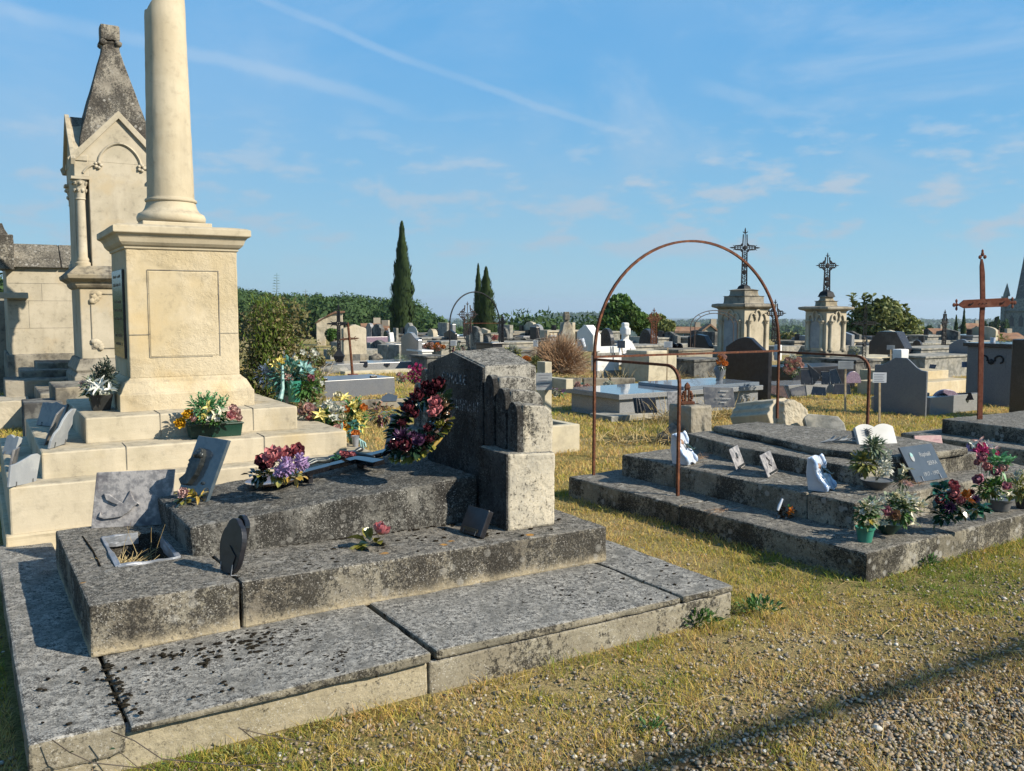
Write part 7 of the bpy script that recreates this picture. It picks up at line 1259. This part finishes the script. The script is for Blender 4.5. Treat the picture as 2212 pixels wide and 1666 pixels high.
# woods: individual crowns merged, too many and too far to count
def woods(name, label, spec, mat, leafs=(.8, 1.5), seed=1, per=46, q=.08):
    R = np.random.default_rng(seed); Vs = []
    for (u0, u1, d0, d1, n, h0, h1, lift) in spec:
        for _ in range(n):
            d = d0 + (d1 - d0) * R.random(); u = u0 + (u1 - u0) * R.random(); x, y = dp(u, 740, d)[:2]; h = R.uniform(h0, h1); z = tz(x, y) + lift; r = h * R.uniform(.32, .5)
            k = per; dd = R.normal(0, 1, (k, 3)); dd /= np.linalg.norm(dd, axis=1)[:, None]; dd[:, 2] = np.abs(dd[:, 2]) * .9 - .25; c = dd * R.uniform(.6, 1.05, (k, 1)) * np.array([r, r, h * .55]) + np.array([x, y, z + h * .5])
            a = R.normal(0, 1, (k, 3)); a /= np.linalg.norm(a, axis=1)[:, None]; b = np.cross(a, dd); L_ = (h * q) * R.uniform(leafs[0], leafs[1], (k, 1)) * .8
            Vs.append(np.stack([c - a * L_, c + b * L_ * .8, c + a * L_, c - b * L_ * .8], 1).reshape(-1, 3))
    V = np.concatenate(Vs); tag(np_mesh(name, V, np.arange(len(V)).reshape(-1, 4), m[mat]), label, 'woods', kind='stuff')
woods('hillside_wood', 'dense wood on the slope behind the ruined chapel and shrub', [(380, 700, 110, 260, 620, 5, 7.5, 0), (650, 960, 110, 260, 560, 5, 8., 0), (-300, 60, 60, 160, 120, 6, 9, -1), (890, 1290, 80, 170, 260, 4.5, 7.5, 0)], 'wood_far', seed=2, per=330, q=.042)
woods('valley_wood', 'belt of valley trees in the middle distance', [(900, 2300, 220, 520, 900, 7, 12, 0), (1420, 1850, 480, 800, 420, 12, 19, 2), (1850, 2250, 150, 300, 120, 7, 11, 0)], 'wood_far', seed=3, per=90, q=.10)
woods('ridge_wood', 'far wooded ridges along the horizon', [(850, 2300, 1200, 2300, 1500, 12, 20, 0), (1130, 1320, 1800, 2200, 400, 14, 20, 0)], 'wood_far', seed=4, per=26, q=.18)
# ---------------- village and church ----------------
def house(label, u0, u1, vr, ve, vb, Y_, yaw=.2, gable=False, group='village houses'):
    A_ = dp(u0, vb, Y_); s = Y_ / F; L_ = (u1 - u0) * s / cos(yaw); he = (vb - ve) * s; hr = (vb - vr) * s; wd = L_ * .7; t = thing('village_house', label, 'house', A_ - Vector((0, 0, 2)), yaw, group)
    he += 2; hr += 2
    if gable: MB().prism([(0, 0), (L_, 0), (L_, he), (L_ / 2, hr - .15), (0, he)], 'y', 0, wd).build('wall', m['render'], t); MB().prism([(-.3, he - .1), (L_ / 2, hr - .1), (L_ + .3, he - .1), (L_ + .3, he + .15), (L_ / 2, hr + .15), (-.3, he + .15)], 'y', -.3, wd + .3).build('roof', m['tile'], t)
    else: MB().prism([(0, 0), (wd, 0), (wd, he), (wd / 2, hr - .15), (0, he)], 'x', 0, L_).build('wall', m['render'], t); MB().prism([(-.3, he - .1), (wd / 2, hr - .1), (wd + .3, he - .1), (wd + .3, he + .15), (wd / 2, hr + .15), (-.3, he + .15)], 'x', -.3, L_ + .3).build('roof', m['tile'], t)
    for k in range(2):
        x_ = L_ * (.25 + .4 * k); wf = MB().box(x_ - .08, -.04, he * .55 - .08, x_ + .98, .1, he * .55 + 1.28).build('window', m['white'], t); MB().box(x_, -.05, he * .55, x_ + .9, .1, he * .55 + 1.2).build('pane', m['gblackm'], wf)
    MB().box(L_ * .7, wd * .45, hr - .6, L_ * .7 + .7, wd * .45 + .6, hr + .7).build('chimney', m['render'], t)
    return t
house('village house with a long orange roof left of the small cypresses', 2015, 2052, 712, 721, 742, 130); house('cream gabled house end seen under the small double hoop', 1520, 1546, 702, 716, 735, 110, .1, True); house('long low tiled house left of the cream gabled one', 1462, 1520, 709, 718, 738, 112, -.05); house('low village house in the hollow left of the orange-roofed one', 1975, 2008, 722, 729, 745, 150, .3); house('village roofs behind the upright of the riveted cross, left part', 2088, 2125, 700, 710, 738, 190, .1); house('wide brown village roof left of the church', 2122, 2172, 706, 716, 742, 180, .15)
house('low roof partly hidden by the riveted cross', 2092, 2150, 716, 724, 748, 140, -.2); house('brown roof just below the church tower', 2140, 2215, 722, 734, 752, 120, .1); house('small pale farmhouse among trees at the centre horizon', 786, 816, 702, 709, 722, 90, .2); house('distant low roof right of the cream stele', 800, 832, 707, 712, 724, 92, -.1)
c = dp(2219, 740, 240); cz0 = dp(2219, 745, 240).z - 6; s = 240 / F; t = thing('church', 'Gothic church tower with a tall pointed spire at the right edge', 'church', (c.x, c.y, cz0), .3); z = lambda v: dp(2219, v, 240).z - cz0
wT = 4.1; MB().box(-wT, -wT, 0, wT, wT, z(672)).build('tower', m['Wgrey'], t); MB().mould(-wT, -wT, wT, wT, [(.3, z(674)), (.5, z(671)), (.0, z(668)), (-.4, z(645))]).build('belfry', m['Wgrey'], t)
MB().lathe([(3.7, z(652)), (3.4, z(640)), (.2, z(458)), (.02, z(450))], 8, M_(rz=pi / 8)).build('spire', m['concd'], t)
for sx in (-1, 1):
    for sy in (-1, 1):
        b = MB(); b.box(sx * wT - .6, sy * wT - .6, z(735), sx * wT + .6, sy * wT + .6, z(640)); b.mould(sx * (wT - .3), sy * (wT - .3), sx * (wT - .3), sy * (wT - .3), [(.55, z(640)), (.6, z(637)), (.05, z(612))]); b.build('pinnacle', m['Wgrey'], t)
for f_ in (-1, 1):
    for q in (-1.5, 1.5): MB().prism([(q - .7, z(705)), (q + .7, z(705)), (q + .7, z(688)), (q, z(680)), (q - .7, z(688))], 'y', f_ * wT - .06, f_ * wT + .06).build('belfry_window', m['gblackm'], t); MB().prism([(q - .7, z(705)), (q + .7, z(705)), (q + .7, z(688)), (q, z(680)), (q - .7, z(688))], 'x', f_ * wT - .06, f_ * wT + .06).build('belfry_window', m['gblackm'], t)
MB().prism([(-7, 0), (7, 0), (7, z(722)), (0, z(700)), (-7, z(722))], 'x', wT, 40).build('nave', m['tile'], t)
for k, (u, v) in enumerate(((2128, 690), (2142, 692), (2154, 684), (2170, 690), (1990, 705), (2005, 698))): px_crown('village_tree', ['dark poplar first from the left beyond the riveted cross', 'short dark poplar second beyond the riveted cross', 'tallest dark poplar beyond the riveted cross', 'broad dark tree next to the church tower', 'rounded green tree left of the village houses', 'darker rounded tree behind the village houses'][k], u - (8 if k > 2 else 4), v, u + (8 if k > 2 else 4), v + 34, 160, 500, .9, 'wood_far', tr_=.3, seed=20 + k, group='trees among the village houses')
# hay
for k, (u, v, n, rx) in enumerate(((1400, 822, 300, .9), (1470, 815, 520, 1.2), (1540, 812, 300, .8), (1290, 830, 160, .7), (1460, 912, 120, .4), (1560, 905, 160, .6), (1380, 960, 90, .5))):
    b = MB(); strands(b, n, 0, 0, .04, rx, rx * .35, .35, .005, 1.1); tag(b.build('cut_hay', m['straw'], loc=gp(u, v)), ['cut hay left of the taller monument row', 'highest mound of cut hay behind the polished tomb', 'cut hay by the grey vase', 'thin cut hay below the white tomb', 'dry stalks left of the rough block', 'dry stalks between the rough block and the cornice stone', 'dry stalks on the grass beside the hoop'][k], 'hay', kind='stuff')
# haze: pale air over the valley
hb = MB().box(-5000, -300, -110, 5000, 9300, 70); nh = bpy.data.materials.new('haze'); nh.use_nodes = True; nh.node_tree.nodes.clear(); o_ = nh.node_tree.nodes.new('ShaderNodeOutputMaterial'); v_ = nh.node_tree.nodes.new('ShaderNodeVolumePrincipled'); v_.inputs['Density'].default_value = .00016; v_.inputs['Color'].default_value = (.72, .86, 1., 1); v_.inputs['Anisotropy'].default_value = .3; nh.node_tree.links.new(v_.outputs[0], o_.inputs['Volume'])
hz_o = hb.build('haze', nh); tag(hz_o, 'pale blue haze over the valley', 'haze', kind='stuff')
# ---------------- further rows of graves filling the middle distance ----------------
R = random.Random(77)
ORD = ['first', 'second', 'third', 'fourth', 'fifth', 'sixth', 'seventh', 'eighth', 'ninth', 'tenth', 'eleventh', 'twelfth']
ROWN = {34.5: 'rearmost row left of dry bush', 39.: 'farthest row on the hill', 31.: 'row behind taller monument', 36.: 'far row right of smaller monument', 28.5: 'row behind the long pale grave', 33.: 'row behind the white stone cross'}
def row(Y_, u0, u1, n, wmin, wmax, hmin, hmax):
    for k in range(n):
        u = u0 + (u1 - u0) * (k + R.uniform(.2, .8)) / n; w_ = R.uniform(wmin, wmax); h_ = R.uniform(hmin, hmax); low = k % 2 == 1
        mt, cn = R.choice([('conc', 'grey'), ('concd', 'dark grey'), ('ggrey', 'light grey'), ('ggrey', 'speckled grey'), ('W', 'cream'), ('Wgrey', 'stained'), ('marble', 'marble'), ('concc', 'pale cream')]); tp, tn = R.choice([('flat', 'square'), ('arch', 'round-topped'), ('gable', 'gabled'), ('wave', 'wave-topped'), ('crest', 'crested')])
        P = Vector((*dp(u, 740, Y_)[:2], 0)); 
        if low:
            t = thing('low_tomb', '%s low tomb, %s from left, %s' % (cn, ORD[k], ROWN[Y_]), 'tomb', P, YG, 'graves of the far rows'); L_ = R.uniform(1.5, 2.1); W_ = R.uniform(.8, 1.3); H = h_ * .55
            MB().box(0, 0, -.1, L_, W_, H).build('body', m[mt], t, bevel=.015); MB().box(-.05, -.05, H, L_ + .05, W_ + .05, H + .07).build('cover_slab', m[mt], t, bevel=.01)
            b = MB(); b.box(L_ * .3, W_ * .3, H + .07, L_ * .34, W_ * .5, H + .30); b.build('plaque', m['gblackm'], t)
        else:
            t = thing('headstone', '%s %s headstone, %s from left, %s' % (cn, tn, ORD[k], ROWN[Y_]), 'headstone', P, YG, 'graves of the far rows')
            MB().prism([(0, -.1)] + [(w_ * a, h_ * c) for a, c in TOPS[tp]] + [(w_, -.1)], 'x', 0, .16).build('slab', m[mt], t, bevel=.012); MB().box(-1.7, .05, -.1, 0, w_ - .05, .3).build('grave', m['conc'], t, bevel=.01)
row(28.5, 800, 1010, 6, .6, .9, .5, .8); row(34.5, 800, 1190, 11, .6, 1., .6, 1.05); row(39., 790, 1290, 12, .6, 1.1, .5, 1.); row(33., 1290, 1560, 7, .6, 1., .5, .9); row(31., 1640, 2010, 8, .6, 1., .5, .85); row(36., 1830, 2180, 7, .7, 1.1, .5, .9)
# ---------------- gravel and grass near the camera ----------------
def blocked(x, y, mg=0.):
    for O, yaw, x0, x1, y0, y1 in FOOT:
        a, b_ = loc2((x, y), O, yaw)
        if x0 - mg < a < x1 + mg and y0 - mg < b_ < y1 + mg: return True
    return False
def gmask(x, y): return .54 * x + 2.84 - y + (noise.noise(Vector((x * 1.3, y * 1.3, 7))) * .55)
def colattr(o, cols):
    a = o.data.attributes.new('tint', 'FLOAT_COLOR', 'POINT'); a.data.foreach_set('color', np.asarray(cols, np.float32).ravel())
def attr_mat(name, rough, spec=.3, trans=0., bumpsc=0):
    n = NT(name); a = n.t.nodes.new('ShaderNodeAttribute'); a.attribute_name = 'tint'; c = a.outputs['Color']
    n.fin(c, rough, n.bump(n.noise(bumpsc, 3), .25, .003) if bumpsc else None, spec)
    if trans:
        tr = n.t.nodes.new('ShaderNodeBsdfTranslucent'); n.L(c, tr.inputs[0]); mx = n.t.nodes.new('ShaderNodeMixShader'); mx.inputs[0].default_value = trans
        n.L(n.b.outputs[0], mx.inputs[1]); n.L(tr.outputs[0], mx.inputs[2]); n.L(mx.outputs[0], n.out.inputs[0])
    return n.m
m['pebble_t'] = attr_mat('river_pebbles', .7, .35, 0, 160); m['blade_t'] = attr_mat('grass_blade_mix', .7, .15, .3)
ico = bmesh.new(); bmesh.ops.create_icosphere(ico, subdivisions=1, radius=1); IV = np.array([v.co[:] for v in ico.verts]); IF = np.array([[v.index for v in f.verts] for f in ico.faces]); ico.free()
def pebbles(N):
    pos = []; R = random.Random(5)
    while len(pos) < N:
        y = 2.45 + (R.random() ** 1.25) * 4.2; x = R.uniform(-.62, .85) * (y + .6)
        g = gmask(x, y); pr_ = .62 if g > .35 else max(.0, .30 + g * .21) if g > -1.4 else .02
        if R.random() < pr_ and not blocked(x, y, .0): pos.append((x, y))
    P = np.array(pos); n = len(P); r = rng.lognormal(math.log(.0072), .30, n); r = np.clip(r, .004, .021)
    sc = np.stack([r * rng.uniform(.85, 1.4, n), r * rng.uniform(.7, 1.1, n), r * rng.uniform(.45, .8, n)], 1)
    V = IV[None] * sc[:, None, :] * (1 + rng.uniform(-.13, .13, (n, 12, 1)))
    th = rng.uniform(0, 2 * pi, n); ph = rng.uniform(-.5, .5, n); c, s = np.cos(ph)[:, None], np.sin(ph)[:, None]
    x = V[..., 0] * c - V[..., 2] * s; z = V[..., 0] * s + V[..., 2] * c; y = V[..., 1]; c, s = np.cos(th)[:, None], np.sin(th)[:, None]
    V = np.stack([x * c - y * s, x * s + y * c, z], -1)
    zz = np.array([tz(a, b) for a, b in P]); V[..., 0] += P[:, 0:1]; V[..., 1] += P[:, 1:2]; V[..., 2] += (zz + rng.uniform(-.001, .009, n))[:, None]
    Fq = (IF[None] + (np.arange(n) * 12)[:, None, None]).reshape(-1, 3)
    o = np_mesh('gravel', V.reshape(-1, 3), Fq, m['pebble_t'], smooth=True)
    pal = np.array([(.36, .28, .17), (.27, .20, .12), (.42, .35, .24), (.34, .23, .11), (.42, .27, .11), (.20, .17, .13), (.12, .115, .11), (.46, .40, .31), (.62, .58, .50), (.22, .155, .09), (.36, .30, .22)])
    wt = np.array([.18, .15, .15, .10, .06, .10, .04, .06, .025, .08, .055]); k = rng.choice(len(pal), n, p=wt / wt.sum()); col = (pal[k] * .8 + .2 * pal[k].mean(1, keepdims=True)) * rng.uniform(.75, 1.1, (n, 1))
    colattr(o, np.repeat(np.concatenate([col, np.ones((n, 1))], 1), 12, 0)); tag(o, 'loose river pebbles strewn over the path at lower right', 'gravel', kind='stuff')
def blades(N):
    R = random.Random(9); pos = []; hs = []; cs = []
    tries = 0
    while len(pos) < N and tries < N * 8:
        tries += 1
        y = 2.4 + (R.random() ** 1.9) * 22.; x = R.uniform(-.62, .62) * (y + .5)
        g = gmask(x, y); cl = noise.noise(Vector((x * 2.3, y * 2.3, 2))); cl2 = noise.noise(Vector((x * 7.5, y * 7.5, 12)))
        den = .65 + cl * .9 + cl2 * .8
        if g > .35: den = .16 + max(0, cl + cl2 - .10) * .9
        elif g > -1.4: den = (den) * min(1, .55 - g * .5)
        # lush tufts beside the slab corner and along tomb B
        ax_, ay_ = loc2((x, y), OA, YA); bx_, by_ = loc2((x, y), OB, YB)
        lush = (-.14 < ay_ < .0 and 2.4 < ax_ < 3.5) or (3.2 < ax_ < 3.45 and -.2 < ay_ < .5) or (-.16 < by_ < 0 and bx_ < 3 and bx_ > .4) 
        edge = (-.12 < ay_ < 0 and -.1 < ax_ < 3.3) or (-.12 < bx_ < 0 and -.1 < by_ < 3)
        if lush: den = max(den, .9)
        if edge: den = max(den, .5)
        if R.random() > den or blocked(x, y, .004): continue
        h = R.uniform(.010, .036) * (1 + .9 * max(0, cl2)) * (1.0 if y < 8 else 1.5); 
        if lush: h *= 1.35
        elif edge: h *= 1.35
        gr = noise.noise(Vector((x * .9, y * .9, 21))) + .5 * noise.noise(Vector((x * 3.9, y * 3.9, 31))) + R.uniform(-.35, .35) + (.14 if lush else 0) + (.12 if y > 4.2 and x > 0 and y < 7 else 0)
        if gr > .50: c = (R.uniform(.16, .26), R.uniform(.22, .31), .045)
        elif gr > .10: c = (R.uniform(.44, .58), R.uniform(.36, .46), .085)
        else: c = (R.uniform(.52, .73), R.uniform(.39, .52), R.uniform(.13, .21))
        pos.append((x, y)); hs.append(h); cs.append((*c, 1))
    P = np.array(pos); n = len(P); h = np.array(hs); cs = np.array(cs); zz = np.array([tz(a, b) for a, b in P]) - .002
    th = rng.uniform(0, 2 * pi, n); wd = rng.uniform(.0009, .0020, n) * np.clip(P[:, 1] / 4., 1, 4); le = rng.uniform(.3, 1.6, n) * h; lt_ = rng.uniform(0, 2 * pi, n)
    dx, dy = np.cos(th) * wd, np.sin(th) * wd; lx, ly = np.cos(lt_) * le, np.sin(lt_) * le
    b0 = np.stack([P[:, 0] - dx, P[:, 1] - dy, zz], 1); b1 = np.stack([P[:, 0] + dx, P[:, 1] + dy, zz], 1)
    m0 = np.stack([P[:, 0] - dx * .8 + lx * .35, P[:, 1] - dy * .8 + ly * .35, zz + h * .6], 1); m1 = np.stack([P[:, 0] + dx * .8 + lx * .35, P[:, 1] + dy * .8 + ly * .35, zz + h * .6], 1)
    t0 = np.stack([P[:, 0] + lx, P[:, 1] + ly, zz + h * .95], 1)
    V = np.stack([b0, b1, m1, m0, t0], 1).reshape(-1, 3); k = (np.arange(n) * 5)[:, None]
    Fq = np.concatenate([k + np.array([[0, 1, 2]]), k + np.array([[0, 2, 3]]), k + np.array([[3, 2, 4]])])
    o = np_mesh('grass', V, Fq, m['blade_t']); colattr(o, np.repeat(cs, 5, 0)); tag(o, 'short sunburnt yellow and green grass between the graves', 'grass', kind='stuff')
pebbles(33000); blades(300000)
s = MB(); R = random.Random(4)
for k in range(330):
    y = R.uniform(2.7, 9); x = R.uniform(-.5, .6) * y
    if blocked(x, y, .02): continue
    a = R.uniform(0, 2 * pi); l = R.uniform(.05, .26); z = tz(x, y) + .012; bend = R.uniform(-.3, .3)
    s.tube([(x, y, z), (x + cos(a) * l * .5, y + sin(a) * l * .5, z + R.uniform(.0, .03)), (x + cos(a + bend) * l, y + sin(a + bend) * l, z)], [.0016, .0014, .0008], 3)
tag(s.build('fallen_stalks', m['straw']), 'dry yellow stalks lying across the grass and gravel', 'dry stalks', kind='stuff')
# overhead cable out of frame, its soft shadow crosses the gravel
g1, g2 = gp(2212, 1395), gp(1380, 1666); dr = (g1 - g2).normalized(); off = SUNV * (5.6 / SUNV.z)
pa, pb = g2 - dr * 12 + off, g1 + dr * 12 + off
cb = MB().tube([pa, (pa + pb) / 2 - Vector((0, 0, .0)), pb], .042, 8).build('overhead_cable', m['pblack']); tag(cb, 'thick dark cable strung overhead, outside the photo, shading the gravel', 'cable')

# bramble stems over the footing, small green weeds
def px_path(pts, z): return [gp(u, v, z_) for (u, v), z_ in zip(pts, z)]
t = thing('bramble', 'thin dry bramble stems trailing over the near corner of the family tomb', 'bramble', gp(300, 1650, .05), 0); r0 = t.location
for pts, z in ((((112, 1598), (150, 1625), (200, 1648), (275, 1656), (330, 1662)), (.19, .15, .10, .06, .03)), (((240, 1580), (290, 1600), (350, 1640), (520, 1655), (700, 1640)), (.19, .16, .09, .03, .02)), (((515, 1573), (560, 1585), (640, 1600), (760, 1612)), (.10, .06, .03, .02)), (((232, 1640), (258, 1624), (300, 1660)), (.08, .12, .02)), (((516, 1571), (540, 1590), (572, 1612)), (.10, .07, .02))):
    MB().tube([p - r0 for p in px_path(pts, z)], [.0020] * (len(pts) - 1) + [.001], 4).build('stem', m['bark'], t)
b = MB(); [leaf(b, gp(u, v, z) - r0, (RF.uniform(-1, 1), -.5, .4), .022, .012) for u, v, z in ((160, 1625, .15), (232, 1638, .08), (470, 1650, .03), (360, 1650, .04), (250, 1618, .12))]; b.build('leaves', m['leaf_dark'], t)
for k, (u, v, r_, n, mt, lab) in enumerate(((1405, 1580, .05, 60, 'leaf_green', 'small green weed in the gravel near the bottom of the photo'), (710, 1572, .045, 60, 'leaf_olive', 'sparse pale weed against the footing of the family tomb'), (1500, 1350, .09, 260, 'leaf_green', 'lush green weeds at the right corner of the family tomb'), (1570, 1330, .06, 130, 'leaf_olive', 'olive grass tuft touching the corner slab of the family tomb'), (1640, 1325, .08, 120, 'leaf_green', 'low green weeds right of the corner slab'), (2000, 1222, .07, 120, 'leaf_green', 'green tuft in front of the lit step of the stepped tomb'), (510, 1640, .05, 50, 'leaf_olive', 'yellow-green weed in the gravel below the family tomb'))):
    b = MB(); clump(b, (0, 0, r_ * .35), (r_ * 1.4, r_ * .8, r_ * .5), n, r_ * .6, r_ * .16, 1.2); tag(b.build('weed', m[mt], loc=gp(u, v)), lab, 'weed')
